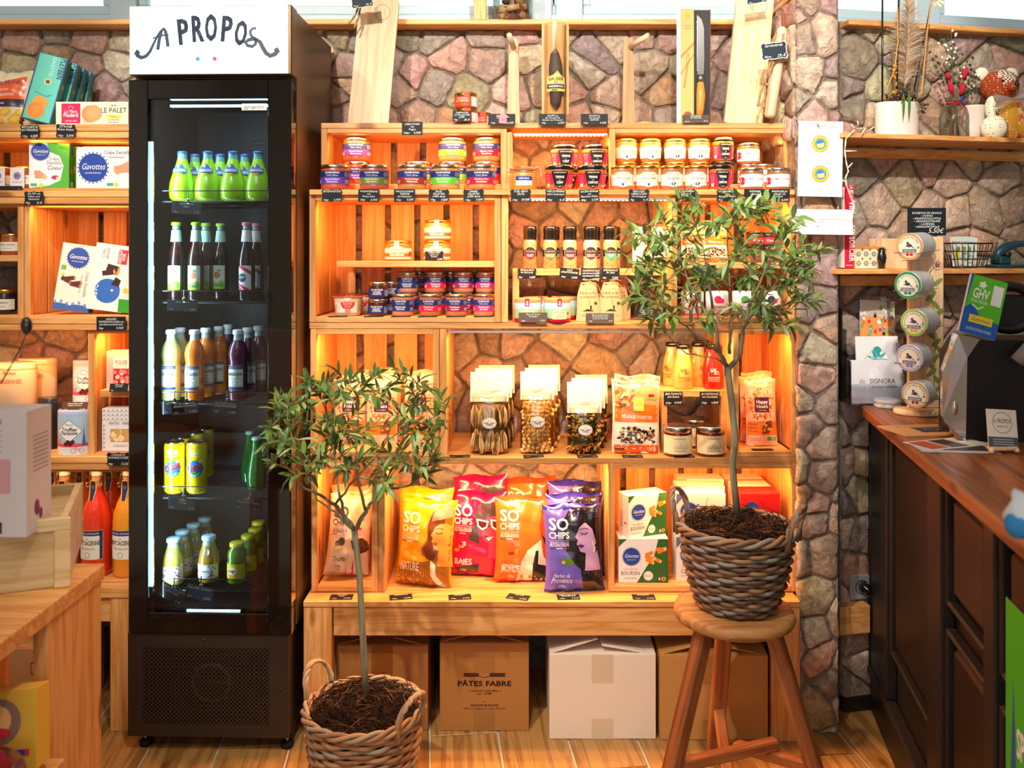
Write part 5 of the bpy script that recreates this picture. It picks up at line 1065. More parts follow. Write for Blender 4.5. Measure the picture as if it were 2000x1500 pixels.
def pic_nat(A):
    A.poly([(-.002, .0), (W*.48, .0), (W*.48, .205), (.060, .222), (.030, .205), (.014, .175), (.010, .13), (-.004, .10), (-.002, .085), (.022, .07), (-.05, .055), (-.070, .045), (-.07, 0)], 'a06818', 1)
    A.poly([(.062, .220), (.020, .200), (.008, .165), (.012, .125), (.0, .100), (.012, .075), (.030, .070), (.045, .1), (.05, .15)], '7a3c1c', 2); A.poly([(.055, .222), (.072, .215), (.074, .19), (.018, .175), (.022, .198)], 'a89078', 3)
    face(A, 'f0a848', '3a2210', .048, .135, 1.05, mouth='b86420'); A.poly([(.024, .072), (.038, .06), (.040, .03), (.062, .0), (.040, .005), (.026, .03)], 'f8ecd8', 4); A.ell(-.040, .096, .011, 'f0a018', 2); A.ell(-.046, .080, .010, 'f8c840', 2); A.ell(-.030, .072, .016, 'f8c83c', 2, ry=.007)
def pic_baies(A):
    A.poly([(-.004, .19), (.02, .205), (.074, .2), (.074, .16), (.0, .15), (-.020, .12), (-.022, .10), (.01, .09), (.006, .13), (-.006, .16)], '4a3a38', 1); face(A, 'e84058', '3a1018', .040, .130, 1.05, mouth='5a1020')
    for cx in (.016, .056): A.poly([(cx-.018, .160), (cx+.018, .154), (cx+.014, .136), (cx, .128), (cx-.014, .138)], 'f8f0ea', 4); A.poly([(cx-.012, .155), (cx+.013, .151), (cx+.010, .139), (cx, .134), (cx-.010, .141)], '5c2430', 5)
    A.poly([(.028, .108), (.048, .112), (.036, .100)], 'f8f0ea', 4)
    A.poly([(-.06, .02), (-.03, .028), (.01, .035), (.008, .01), (-.05, .005)], '3a2c24', 1); rn = random.Random(2)
    for i in range(26): A.ell(-.040+rn.uniform(-.011, .011), .085+rn.uniform(-.010, .010), .0022, rn.choice(['3a1410', 'd8a030', 'e8d8c0', '6a1c1c']), 2, n=7)
    A.ell(-.056, .070, .008, 'f0b028', 2, ry=.005)
def pic_epi(A):
    A.poly([(.074, .0), (.074, .13), (.040, .108), (.010, .085), (-.006, .055), (-.02, .0)], 'ecdcc0', 1); A.poly([(.074, .175), (.052, .20), (.045, .15), (.056, .07), (.074, .045)], 'e04420', 2); A.poly([(.050, .195), (.074, .198), (.074, .15), (.062, .165)], '2e2620', 3); A.poly([(.050, .13), (.062, .10), (.074, .11), (.074, .13), (.062, .118)], '2e2620', 3)
    A.poly([(.022, .0), (.026, .05), (.034, .085), (.042, .085), (.040, .048), (.074, .040), (.074, 0)], '2a2420', 3); rn = random.Random(3)
    for i in range(24): A.ell(-.038+rn.uniform(-.012, .018), .088+rn.uniform(-.012, .018), .0012, '8a2010', 2, n=6)
    A.ell(-.020, .083, .004, 'f0a020', 3, ry=.010); A.ell(-.035, .078, .009, 'a02c14', 2, ry=.004)
def pic_herb(A):
    A.poly([(-.005, .222), (.074, .225), (.076, .0), (.022, .0), (.016, .06), (.0, .075), (-.022, .11), (-.02, .13), (-.040, .15), (-.052, .16), (-.03, .185)], '1e1a1e', 1); face(A, 'c8a0c8', '201428', .034, .142, 1.15, mouth='6a2480')
    A.poly([(.046, .198), (.030, .185), (.052, .165), (.062, .13), (.060, .10), (.074, .12), (.074, .19)], '141014', 4); A.line([(.050, .135), (.056, .120), (.054, .104)], .004, 'f0e0a8', 5); A.ell(-.018, .082, .016, '5c8c28', 3, ry=.010, rot=-.3); A.ell(-.030, .080, .005, 'f0c030', 4)
CB = {'tr': ('d8c0a0', '5a4434', (('Truffe', .013, .05, .3), ('d’été'.replace('’', ' '), .008, .02, .3)), pic_truffe, 'beige'), 'nat': ('f0a814', 'f8f0e0', (('NATURE', .022, .056, 0),), pic_nat, 'yellow'), 'bai': ('d8104c', 'f8e8e8', (('Saveur', .006, .02, 0), ('BAIES', .016, .052, 0)), pic_baies, 'crimson'),
      'epi': ('ee6a20', 'f8ece0', (('ÉPICES du', .009, .045, 0), ('MONDE', .018, .05, 0)), pic_epi, 'orange'), 'her': ('6c5cc0', 'f4ecf8', (('Herbes de', .011, .044, .3), ('Provence', .014, .056, .3)), pic_herb, 'purple')}
def cbag(k):
    b, ink, ls, pic, nm = CB[k]
    topc = {'her': '2c2890', 'bai': 'c80c48', 'nat': 'e88c10', 'epi': 'e04820', 'tr': 'c0a080'}[k]
    return lambda: bag('crisps_bag', pillow(CW, CHh, .030, hash(k) % 50 if 0 else ord(k[0]), .0032, .06), CW, CHh, b, chips(b, ink, ls, pic), colf=lambda a, v: topc if v > .94 or v < .04 else b)
for k, px, D, z, lean, yaw, l, dz, roll in (('tr', 676, 2.505, Z(1156, D2)+.026, -9, 14, 'one in front in its narrow crate', 0, 6), ('tr', 682, 2.60, Z(1156, D2)+.0145, -6, 6, 'one behind in the narrow crate', .012, 3), ('nat', 826, 2.50, BZ, -9, -12, 'one at the front', 0, 2), ('nat', 826, 2.59, BZ, -6, -8, 'one behind the front yellow one', .010, 1),
    ('bai', 930, 2.575, BZ, -9, -6, 'one in front', 0, 1), ('bai', 944, 2.66, BZ, -5, -6, 'one at the back', .03, -3), ('epi', 1021, 2.53, BZ, -9, 4, 'one in front', 0, 1), ('epi', 1036, 2.69, BZ, -6, 5, 'one at the back', .015, -1), ('her', 1122, 2.455, BZ, -8, 3, 'one at the very front', 0, -1), ('her', 1124, 2.545, BZ, -6, 4, 'one in the middle of three', .006, 0), ('her', 1120, 2.63, BZ, -5, 2, 'one hindmost of three', .022, 2)):
    o = spawn('chips'+k, cbag(k), '%s crisps bag with a drawn face, %s' % (CB[k][4], l), 'crisps bag', (X(px, D), D, z+.004+dz), (R(lean), R(roll), R(yaw)), 'crisps bags on the bench')
    o.scale = (.80, .9, .97) if k == 'tr' else (1.06, 1, 1.03)
# snack pouches
def happy():
    w, h = .093, .192
    def art(A):
        rn = random.Random(5)
        for i in range(90):
            a = rn.uniform(0, 2*PI); r = rn.uniform(.027, .043); x, y = r*cos(a)*.92, .118+r*sin(a)*1.05
            A.ell(x, y, rn.uniform(.0022, .0042), rn.choice(['e87820', 'd82c20', 'f0a030', 'a04818', 'e89848']), 1, ry=rn.uniform(.002, .0032), n=8, rot=a)
        A.rect(-.0215, .096, .0215, .139, '4c1838', 2); A.text('Happy', 0, .121, .0098, 'f4e8e0', 3, w=.034, bold=1); A.text('Hours', 0, .108, .0098, 'f4e8e0', 3, w=.034, bold=1); A.text('en Biovallée', 0, .100, .0038, 'f4e8e0', 3, w=.026)
        A.rect(-w*.47, .030, w*.47, .070, 'f07818', 1); A.poly([(-.002, .034), (-.002, .052), (.012, .070), (.028, .072), (.030, .052), (.018, .034)], '7a4020', 2)
        for i in range(14): A.ell(.013+rn.uniform(-.012, .013), .052+rn.uniform(-.014, .014), .0045, rn.choice(['b06828', 'd89850', '5a2c18']), 3, n=9, ry=.0035)
        for i, s in enumerate(('Mélange', 'Apéro', 'Provençal')): A.text(s, -.040, .060-i*.0105, .006, '5a1c20', 3, 'l', w=.024, sh=.3)
        for i in range(3): A.ring(-.033+i*.011, .019, .0042, .0008, '3a4a7a', 2, n=12)
        A.rect(.014, .014, .028, .025, '4a9c38', 2); A.rect(.030, .014, .040, .025, '6ab048', 2); A.line([(-w*.47, .166), (w*.47, .166)], .0008, 'c09070', 1); A.text('UN MÉLANGE APÉRO', 0, .178, .004, 'c08878', 2, w=.08)
    return bag('snack_pouch', pillow(w, h, .014, 4, .0012, .0), w, h, 'e8b890', art, 14, 22, PRINT, ml=.012)
z3 = Z(893, D2)+.0155; k_ = 0
for px, D, l, dz in ((819, 2.53, 'front at the inner board', 0), (745, 2.53, 'middle one behind the crown', 0), (683, 2.535, 'behind the crown near the fridge', 0), (823, 2.575, 'second row, by the inner board', .006), (752, 2.575, 'second row, in the middle', .006), (690, 2.58, 'second row near the fridge', .006), (815, 2.62, 'third row, by the inner board', .012), (740, 2.62, 'third row, in the middle', .018)):
    spawn('happy', happy, 'snack pouch with leaf wreath print, tall left crate, '+l, 'pouch', (X(px, D), D, z3+.001+dz), (R(-6), 0, R(random.uniform(-5, 5))), 'snack pouches')
for px, D, l, dz in ((1488, 2.52, 'front one', 0), (1477, 2.565, 'second one', .003), (1480, 2.61, 'third one', .008)): spawn('happy', happy, 'snack pouch in the narrow crate at the pillar, '+l, 'pouch', (X(px, D), D, Z(893, D2)+.0178+dz), (R(-6), 0, R(3 if l[0] == 'f' else -4)), 'snack pouches')
# dried mushroom pouches
def mel():
    w, h = .138, .195
    def art(A):
        rn = random.Random(8)
        A.rect(-w*.47, .0, w*.47, .024, 'e85c10', 1); A.rect(-w*.47, .088, w*.47, .150, 'f06a18', 1); A.poly([(-w*.47, .128), (-w*.47, .19), (w*.47, .19), (w*.47, .135), (.02, .140)], 'c89860', 2)
        for i in range(26): A.ell(rn.uniform(-.062, -.008), rn.uniform(.130, .186), rn.uniform(.004, .010), rn.choice(['8a5430', 'b07848', 'e8c8a0', 'c04c20', '6a4028']), 3, ry=rn.uniform(.003, .007), n=9, rot=rn.uniform(0, 3))
        A.rect(-.010, .120, .020, .158, 'b4cc58', 4); A.text('PROVENCE', .005, .142, .004, '3a5a20', 5, w=.022); A.text('TRADITION', .005, .136, .004, '3a5a20', 5, w=.022); A.text('MÉLANGE FORESTIER', 0, .098, .0095, 'f8f0e4', 4, w=.092, bold=0, rot=-.04)
        A.rect(.034, .160, .052, .168, '8a2048', 4); A.rect(.03, .152, .060, .157, '78a838', 4); A.text('15 GRAMMES', .042, .013, .005, 'f8e8d8', 4, w=.028); A.rect(-.062, .008, -.034, .018, '6a2410', 4); A.text('CHAMPIGNONS', -.048, .0145, .003, 'f8e8d8', 5, w=.024)
        for i in range(120):
            x, y = rn.uniform(-.052, .052), rn.uniform(.030, .072)
            A.ell(x, y, rn.uniform(.003, .008), rn.choice(['2e2018', '5a3c24', '8a6440', 'c8a470', 'e0c89a', '1c1410', '3e2c1e']), 2, ry=rn.uniform(.0018, .004), n=7, rot=rn.uniform(0, 3))
    return bag('mushroom_pouch', pillow(w, h, .020, 9, .0028, .0), w, h, 'e4d8c8', art, 16, 22, GLOSS, ml=.012)
for px, D, l, dz in ((1242, 2.50, 'the one in front', 0), (1240, 2.55, 'second one', .006), (1245, 2.60, 'third one', .014)): spawn('mel', mel, 'orange and clear pouch of dried mushrooms, '+l, 'pouch', (X(px, D), D, zp+.001+dz), (R(-7), R(1), 0), 'dried mushroom pouches')
for px, l in ((1353, 'beside the inner post'), (1398, 'farther from the inner post')): spawn('mel', mel, 'small orange pouch on the mid board behind the olive crown, '+l, 'pouch', (X(px, 2.53), 2.53, zc2m+.001), (R(-7), 0, 0), 'small orange pouches').scale = (.5, .6, .56)
# pasta bags
def pasta(kind, w, hb, hc, base, cols, title, cone=True):
    def f():
        t = thing('pasta_bag', '', ''); rn = random.Random(w*1000+ord(kind)); d = .030
        core = pillow(w*.92, hb*.98, d*.9, 3, .001); g = G()
        for s in (-1, 1): g.grid(lambda a, b: core((a-.5)*w*.92, b*hb*.98+.001, 0, s), 10, 12, c=base, flip=s > 0)
        k = len(g.v)
        def pieces():
            out = []; y = .010
            if kind == 's': st = .0135
            elif kind == 't': st = .0105
            else: return [((i-2)*w*.185+rn.uniform(-.003, .003), hb*(.25 if j == 0 else .72)+rn.uniform(-.006, .006)) for i in range(5) for j in (0, 1)]
            while y < hb*.95:
                x = -w*.42+rn.uniform(0, st*.5)
                while x < w*.43: out.append((x+rn.uniform(-.002, .002), y+rn.uniform(-.002, .002))); x += st
                y += st*.82
            return out
        for x, y in pieces():
            px_, py_, pz_ = core(x, y, 0.0, -1); c = rn.choice(cols); a = rn.uniform(0, PI); k0 = len(g.v)
            if kind == 's': # shell
                for q in range(6):
                    pass
                g.lathe([(.001, -.009), (.0045, -.0065), (.0066, -.001), (.0058, .004), (.003, .008), (.001, .0088)], 9, c=c)
                if rn.random() < .4: g.tube([(0, -.0066, -.006), (0, -.0072, 0), (0, -.006, .006)], [.0006, .0013, .0006], 4, c='8a5a24')
            elif kind == 't': # twist
                g.tube([(.0028*cos(i*1.5), .0028*sin(i*1.5), -.012+i*.0024) for i in range(11)], .0026, 4, c=c)
            else:            # bundled ribbons
                for q in range(20):
                    x0_ = rn.uniform(-.009, .009); g.tube([(x0_*.9+rn.uniform(-.003, .003), -rn.uniform(0, .006), -hb*.22), (x0_*1.5, -rn.uniform(.002, .008), -hb*.1), (x0_*1.2, -rn.uniform(.002, .008), hb*.08), (x0_*.3, -rn.uniform(0, .004), hb*.20)], [.0008, .0013, .0013, .0007], 4, c=rn.choice(cols))
                a = rn.uniform(-.15, .15)
            g.xf(Matrix.Translation((px_, py_-.003, pz_)) @ Matrix.Rotation(a if kind != 'r' else a, 4, 'Y') @ Matrix.Rotation(rn.uniform(-.5, .5) if kind != 'r' else 0, 4, 'X'), k0)
        g.obj('pasta', mat('dry_pasta', rough=.5, attr=True, spec=.3), t)['kind'] = 'stuff'
        sh = pillow(w, hb+.03, d*1.25, 6, .0016); g = G()
        for s in (-1, 1): g.grid(lambda a, b: sh((a-.5)*w, b*(hb+.03), .002, s), 14, 18, flip=s > 0)
        g.obj('film', FILM, t)
        y0 = hb-.003; A = Art(); hw = w*.49; A.rect(-hw, 0, hw, hc, 'dad4c0'); A.text('PRODUIT DE FRANCE', 0, hc*.91, .0028, '7a7a8a', w=.026)
        if kind == 'r':
            for cx, r in ((0, .012), (.017, .008), (-.016, .007)): A.ell(cx, hc*.62, r, 'b8b4bc', 2, ry=r*.6); A.rect(cx-r*.35, hc*.42, cx+r*.35, hc*.6, 'd8d0c4', 2)
        else:
            A.line([(-.018, hc*.42), (0, hc*.55), (.014, hc*.68)], .001, '8088a8')
            for q in range(4): A.ell(.006+q*.004, hc*(.56+q*.05), .007, '9aa0bc', 2, ry=.0022, rot=.5)
        for q, s in enumerate(title): A.text(s, 0, hc*.32-q*.0062, .0044, '50588a', w=len(s)*.0034)
        A.rect(-hw*.8, hc*.13, -hw*.35, hc*.14, '4a9858'); A.rect(hw*.35, hc*.13, hw*.8, hc*.14, '4a9858'); A.text('pâtes artisanales', 0, hc*.12, .0025, '7a7a8a')
        g = G(); g.box(-hw, hw, -.0, .0012, 0, hc, c='ece4cc'); g.art(A, flat(0, 0, -.0001)); hd = g.obj('header_card', PRINT, t, (0, -.012, y0), (R(-7), 0, 0))
        for s in (-1, 1): G().lathe([(.0022, 0), (.0022, .001), (.0008, .0018)], 8).xf(Matrix.Translation((s*hw*.72, 0, hc*.80)) @ Matrix.Rotation(PI/2, 4, 'X')).obj('rivet', METAL, hd)
        A = Art(); rx = .0205; A.ell(0, 0, rx, 'f0e6d4', 1, ry=.0155); A.ring(0, 0, rx*.85, .0009, '6a4a7a', 2, ry=.0125); A.text('PÂTES', 0, .004, .0032, '4a4058', 2, w=.012); A.text('FABRE', 0, -.0075, .0062, '3a3058', 2, w=.020, bold=1); A.ell(-.009, .0005, .008, '6a5a8a', 2, ry=.0013); A.ell(.009, .0005, .008, '6a5a8a', 2, ry=.0013)
        fn = lambda u, v, o: tuple(Vector(sh(u, v+hb*.60, .0028+o)))
        G().art(A, fn, .008).obj('label', PRINT, t); return t
    return f
for key, px0, D, kw, l in (('r', 956, 2.505, ('r', .112, .150, .085, '6a4c28', ['c8a060', 'dcb878', '8a6030', 'e8cc90'], ('AUX CÈPES ET BOLETS',)), 'ribbon pasta bag'), ('s', 1049, 2.505, ('s', .098, .156, .080, 'b87828', ['e8b868', 'f0c880', 'e0a850'], ('COQUILLAGES', 'NATURE')), 'shell pasta bag'), ('t', 1141, 2.505, ('t', .100, .118, .088, '3a2c14', ['e07818', 'd89820', '283818', '34441c', '4a2c14', 'c8a040'], ('TORSADES', '4 SAVEURS')), 'coloured twist pasta bag')):
    for i, (dx, dy, dz) in enumerate(((0, 0, 0), (8, .077, .006), (14, .154, .014))):
        spawn('pasta'+key, pasta(*kw), '%s with paper header, %s from the front' % (l, ORD[i]), 'pasta bag', (X(px0+dx, D+dy), D+dy, zp+.0012), (R(-2), 0, R((1, -3, 3)[i])), 'pasta bags')

# ------------------------------------------------------------ cartons under the bench
KRAFT = mat('kraft_board', rough=.8, attr=True, spec=.15)
def carton(lab, px0, px1, pyt, pyb, D, dep, c, flaps, art=None, tape=None):
    x0, x1 = X(px0, D), X(px1, D); h = Z(pyt, D); w = (x1-x0)/2; t = thing('carton', lab, 'carton', ((x0+x1)/2, D, 0.001)); g = G(); th = .004
    g.box(-w, w, 0, th, 0, h, b=.001, c=c); g.box(-w, w, dep-th, dep, 0, h, b=.001, c=c); g.box(-w, -w+th, th, dep-th, 0, h, b=.001, c=c); g.box(w-th, w, th, dep-th, 0, h, b=.001, c=c); g.box(-w, w, th, dep-th, 0, th, c=c); g.obj('box_body', KRAFT, t)
    for (s, ang, ln) in flaps:
        f = G().box(0, ln, .004, dep-.004, 0, .0035, b=.001, c=c); a = R(ang); o = f.obj('flap', KRAFT, t, (-w*.995 if s < 0 else w*.995, 0, h-.001), (0, -a if s > 0 else -a, 0)); 
        if s > 0: o.rotation_euler = (0, -(PI-a), 0)
    f = G().box(-w, w, .003, dep*.46, 0, .0035, b=.001, c=c).obj('flap', KRAFT, t, (0, .001, h-.002), (R(5), 0, 0))
    if art: A = Art(); art(A, w, h); G().art(A, flat(0, 0, -.0003)).obj('print', KRAFT, t)
    if tape:
        [G().art(Art().rect(-.03, a, .03, b, tape), flat(0, 0, -.0002)).obj('tape', mat('parcel_tape', rough=.2, attr=True, coat=.4), t) for a, b in ((h*.66, h), (0, h*.24))]
    return t
def fabre(A, w, h):
    k = '241a20'; zc = h*.62
    for s in (-1, 1):
        A.line([(0, zc-.004), (s*.02, zc+.002)], .0012, k, 2)
        for i in range(9):
            for q in (-1, 1): A.ell(s*(.018+i*.0048), zc+.004+q*.0028, .0042, k, 2, ry=.0016, rot=s*q*.5, n=8)
    A.text('PÂTES FABRE', 0, h*.51, .0135, k, 2, w=.152, bold=1); A.text('• maison fondée •', 0, h*.445, .006, k, 2, w=.096); A.text('en 1998', 0, h*.41, .006, k, 2, w=.040); A.rect(-.003, h*.33, .003, h*.336, k, 2)
    A.text('PRODUITS DE FRANCE', 0, h*.28, .0048, k, 2, w=.078, bold=1); A.text('19570 La Chapelle St Ursin, FRANCE', 0, h*.245, .0044, k, 2, w=.122)
carton('plain brown carton under the bench, behind the floor basket', 657, 836, 1262, 1425, 2.45, .28, 'a8703c', ((-1, 14, .10), (1, 14, .10)), tape='8a5424')
carton('brown carton printed with crossed wheat ears, under the bench', 859, 1033, 1256, 1428, 2.446, .28, 'b07840', ((-1, 13, .10), (1, 13, .10)), fabre, 'a06a34')
carton('white carton with raised open flaps under the bench', 1073, 1281, 1279, 1444, 2.404, .30, 'e8d8c4', ((-1, 17, .14), (1, 10, .15)), tape='d8c4a8')
carton('tan carton behind the stool legs under the bench', 1289, 1500, 1281, 1446, 2.400, .30, 'c08c4c', ((-1, 14, .13), (1, 12, .13)), tape='b07c3c')
carton('tan carton under the left unit behind the pine table', -60, 104, 1268, 1452, 2.40, .30, 'c89060', ((-1, 3, .1), (1, 3, .1)), lambda A, w, h: (A.rect(w-.062, h*.72, w-.028, h*.85, '3a2a20', 2), A.rect(w-.060, h*.73, w-.030, h*.84, 'c89060', 3), A.ell(w-.040, h*.785, .005, '3a2a20', 4)))
# ------------------------------------------------------------ boxes of biscuits
def cbox(name, lab, cat, w, h, d, cols, front, side=None, loc=(0, 0, 0), rot=(0, 0, 0), grp=None, top=None, sidec=None, right=True):
    t = thing(name, lab, cat, loc, rot, grp); g = G(); g.box(-w/2, w/2, 0, d, 0, h, b=.0006, c=cols); g.obj('box_body', PRINT, t)
    A = Art(); front(A, w, h); g = G(); g.art(A, flat(0, 0, -.0001))
    s = 1 if right else -1
    if sidec or side:
        A = Art(); A.rect(.0004, .0004, d-.0004, h-.0004, sidec or cols, 0)
        if side: side(A, d, h)
        g.art(A, (lambda u, v, o: (w/2+.0001+o, u, v)) if right else (lambda u, v, o: (-w/2-.0001-o, d-u, v)))
    if top: A = Art(); top(A, w, d); g.art(A, lambda u, v, o: (u, v, h+.0002+o))
    g.obj('print', PRINT, t); return t
BL = '2448a0'
def roundel(A, x, y, r, l=3):
    for i in range(24): a = 2*PI*i/24; A.ell(x+r*1.07*cos(a), y+r*1.07*sin(a), r*.055, BL, l, n=6)
    A.ell(x, y, r, BL, l, n=28); A.text('Gavottes', x, y-r*.12, r*.42, 'f0f0f4', l+1, w=r*1.65, sh=.25, bold=0); A.text('BISCUITERIE EN BRETAGNE', x, y-r*.42, r*.10, 'f0f0f4', l+1, w=r*1.1)
def rolls(A, x, y, n, c, c2, sp, sz, seed, l=3):
    rn = random.Random(seed)
    for i in range(n):
        a = rn.uniform(-.7, .5); cx, cy = x+rn.uniform(-sp, sp), y+rn.uniform(-sp, sp)*1.1
        A.poly([(cx+p*cos(a)-q*sin(a), cy+p*sin(a)+q*cos(a)) for p, q in ((-sz, -sz*.42), (sz, -sz*.42), (sz, sz*.42), (-sz, sz*.42))], c, l); A.ell(cx+sz*cos(a), cy+sz*sin(a), sz*.2, c2, l+1, ry=sz*.42, rot=a, n=10)
def boursin(A, w, h):
    A.poly([(w*.5, 0), (w*.5, h), (w*.3, h), (w*.22, h*.62), (w*.06, h*.36), (-w*.13, 0)], '2f6a2c', 1); A.poly([(-w*.5, h), (-w*.33, h), (-w*.5, h*.82)], '2f6a2c', 1)
    roundel(A, -w*.24, h*.60, w*.175); rolls(A, w*.26, h*.62, 9, 'ee8a28', 'f6c878', w*.17, w*.085, 4, 4); A.text('CRÊPES APÉRITIVES', -w*.26, h*.29, h*.038, 'c86a40', 2, w=w*.3); A.text('BOURSIN', -w*.26, h*.175, h*.085, '1c4a34', 2, w=w*.38, bold=0); A.text('Ail & Fines Herbes', -w*.26, h*.09, h*.035, '1c4a34', 2, w=w*.24)
    A.ell(w*.10, h*.16, w*.095, 'f2f0e4', 3); A.text('Boursin', w*.10, h*.14, h*.04, '2f6a2c', 4, w=w*.13); A.rect(w*.28, h*.06, w*.36, h*.12, 'e03030', 3); A.rect(w*.28, h*.06, w*.307, h*.12, '2848a0', 4); A.rect(w*.307, h*.06, w*.334, h*.12, 'f4f4f4', 4); A.ell(w*.41, h*.09, w*.042, 'e8c820', 3); A.ell(w*.41, h*.09, w*.02, '28408a', 4)
def bside(A, d, h): A.rect(d*.2, h*.2, d*.5, h*.6, 'c8c0b0', 1); A.rect(d*.6, h*.3, d*.8, h*.35, 'd84030', 1)
bz = Z(1156, D2)+.0165
BWp, BHp = .141, .124
cbox('biscuit_box', 'green and white apero crepe box, lower of two behind the beige post', 'box', BWp, BHp, .075, 'f2eee4', boursin, loc=(X(1255, 2.49), 2.475, bz), grp='boxed apero crepes', sidec='2f6a2c', top=lambda A, w, d: A.rect(-w*.5, 0, w*.5, d, 'f2eee4'))
cbox('biscuit_box', 'green and white apero crepe box turned askew on top of its twin', 'box', .126, .12, .06, 'f2eee4', boursin, bside, (X(1266, 2.49), 2.50, bz+BHp+.0008), (0, 0, R(22)), 'boxed apero crepes', sidec='e8e0d0', right=False)
cbox('biscuit_box', 'green and white apero crepe box behind the lower front one', 'box', BWp, BHp, .075, 'f2eee4', boursin, loc=(X(1256, 2.57), 2.565, bz), grp='boxed apero crepes', sidec='2f6a2c')
def chevre(A, w, h): A.poly([(-w*.5, h), (-w*.3, h), (-w*.5, h*.75)], '5c6c98', 1); roundel(A, -w*.24, h*.60, w*.175); A.text('CRÊPES APÉRITIVES', -w*.22, h*.29, h*.038, 'c86a40', 2, w=w*.36); A.text('CHÈVRE', -w*.20, h*.175, h*.09, '30406a', 2, w=w*.42); A.text('& Poivre de Madagascar', -w*.2, h*.10, h*.034, '30406a', 2, w=w*.4); rolls(A, w*.28, h*.5, 8, 'e8a050', 'f6d8a0', w*.16, w*.08, 7)
for j, (D, l) in enumerate(((2.49, 'front'), (2.57, 'middle'), (2.65, 'hindmost'))):
    for i in (0, 1): cbox('biscuit_box', 'white and slate-blue apero crepe box, %s of the %s stack' % (('lower', 'upper')[i], l), 'box', BWp, BHp, .07, 'eee8e0', chevre, loc=(X(1369, D), D, bz+i*(BHp+.0008)), grp='boxed apero crepes', sidec='c8c4cc')
def redb(A, w, h): A.rect(-w*.5, 0, w*.5, h, 'c41c20', 1); roundel(A, -w*.22, h*.66, w*.17); A.text('CHORIZO', .01, h*.35, h*.08, 'f4e0c8', 2, w=w*.4); rolls(A, w*.24, h*.3, 6, 'ee8a28', 'f6c878', w*.14, w*.08, 9); A.ell(w*.3, h*.09, w*.045, 'e8c820', 3); A.ell(w*.3, h*.09, w*.022, '28408a', 4)
for j, (D, l) in enumerate(((2.49, 'front'), (2.57, 'middle'), (2.65, 'hindmost'))):
    for i in (0, 1): cbox('biscuit_box', 'red apero crepe box behind the wicker basket, %s of the %s stack' % (('lower', 'upper')[i], l), 'box', .112, BHp, .07, 'c41c20' if i == 0 or j < 1 else 'e8d8c8', redb, loc=(X(1482, 2.49)+.004, D, bz+i*(BHp+.0008)), grp='boxed apero crepes', sidec='a81418')
# left unit, top
zt0 = Z(243, 2.46)+.0004
def pley(A, w, h):
    A.rect(-w/2, 0, w/2, h, '58c8b4', 1); A.line([(-w/2, 0), (-w/2, h), (w/2, h), (w/2, 0), (-w/2, 0)], .004, '1c3c7c', 2); A.text('PLEYBEN', w*.30, h*.83, .016, '1a3470', 4, 'c', w=.062, bold=1, rot=-PI/2); A.text('GALETTES', w*.02, h*.83, .009, 'd8f0ea', 3, w=.058, rot=-PI/2)
    A.ell(w*.05, h*.60, .010, 'e8d040', 3); A.ell(w*.05, h*.60, .006, '284888', 4); A.ell(-w*.02, h*.27, .020, 'f09828', 3); A.ell(-w*.10, h*.15, .024, 'e88c20', 4); A.ring(-w*.10, h*.15, .018, .0012, 'c06c10', 5); A.line([(-w*.3, h*.42), (w*.1, h*.38), (w*.3, h*.42)], .003, '3a9c8c', 3)
def pleys(A, d, h): A.rect(0, 0, d, h, '48b8a6', 1); A.text('PLEYBEN', d*.42, h*.80, .014, '1a3470', 3, w=.062, bold=1, rot=-PI/2); A.ell(d*.5, h*.58, .008, 'e8d040', 3); A.rect(0, 0, .003, h, '1c3c7c', 3); A.rect(d-.003, 0, d, h, '1c3c7c', 3)
for i, (px, D, ln) in enumerate(((74, 2.49, 13), (99, 2.56, 11.5), (118, 2.62, 9.5), (138, 2.68, 7))):
    cbox('biscuit_box', 'turquoise galette box leaning on the top left plank, %s of four' % ORD[i], 'box', .076, .195, .040, '58c8b4', pley, pleys, (X(px, D), D-.012, zt0+.0095*(1+.0)*ln/10+.001), (R(-4), R(ln), R(10)), 'leaning turquoise galette boxes')
def palet(A, w, h):
    A.rect(-w*.42, h*.05, -w*.16, h*.92, 'e02058', 2); A.text('La Mère', -w*.29, h*.50, .0095, 'f8f0f0', 3, w=.036); A.text('Poulard', -w*.29, h*.33, .0105, 'f8f0f0', 3, w=.042, bold=1); A.text('DEPUIS 1888', -w*.29, h*.12, .004, 'f8f0f0', 3); A.line([(-w*.33, h*.72), (-w*.29, h*.82), (-w*.25, h*.72)], .001, 'f8f0f0', 3)
    A.ell(-.005, h*.46, .024, 'd89058', 3); A.ell(.005, h*.50, .023, 'e8a870', 4); A.ring(.005, h*.50, .018, .0009, 'c07840', 5); A.ell(-.018, h*.12, .010, 'e8c898', 2, ry=.004); A.text('LE PALET', w*.30, h*.52, .0135, '2c3038', 3, w=.074, bold=0); A.rect(w*.20, h*.28, w*.40, h*.42, 'f4ec30', 2); A.text('Citron', w*.30, h*.30, .007, '50502a', 3, w=.022); A.text('PUR BEURRE', w*.30, h*.17, .004, 'b06040', 3); A.text('Mehl-Zitrone', w*.30, h*.07, .0036, '50506a', 3)
    A.rect(w*.27, h*.80, w*.29, h*.86, '2848a0', 3); A.rect(w*.31, h*.80, w*.33, h*.86, 'e03030', 3)
cbox('biscuit_box', 'long pale shortbread box with a pink panel before the turquoise boxes', 'box', .205, .064, .05, 'efe8c8', palet, loc=(X(184, 2.475), 2.462, zt0))
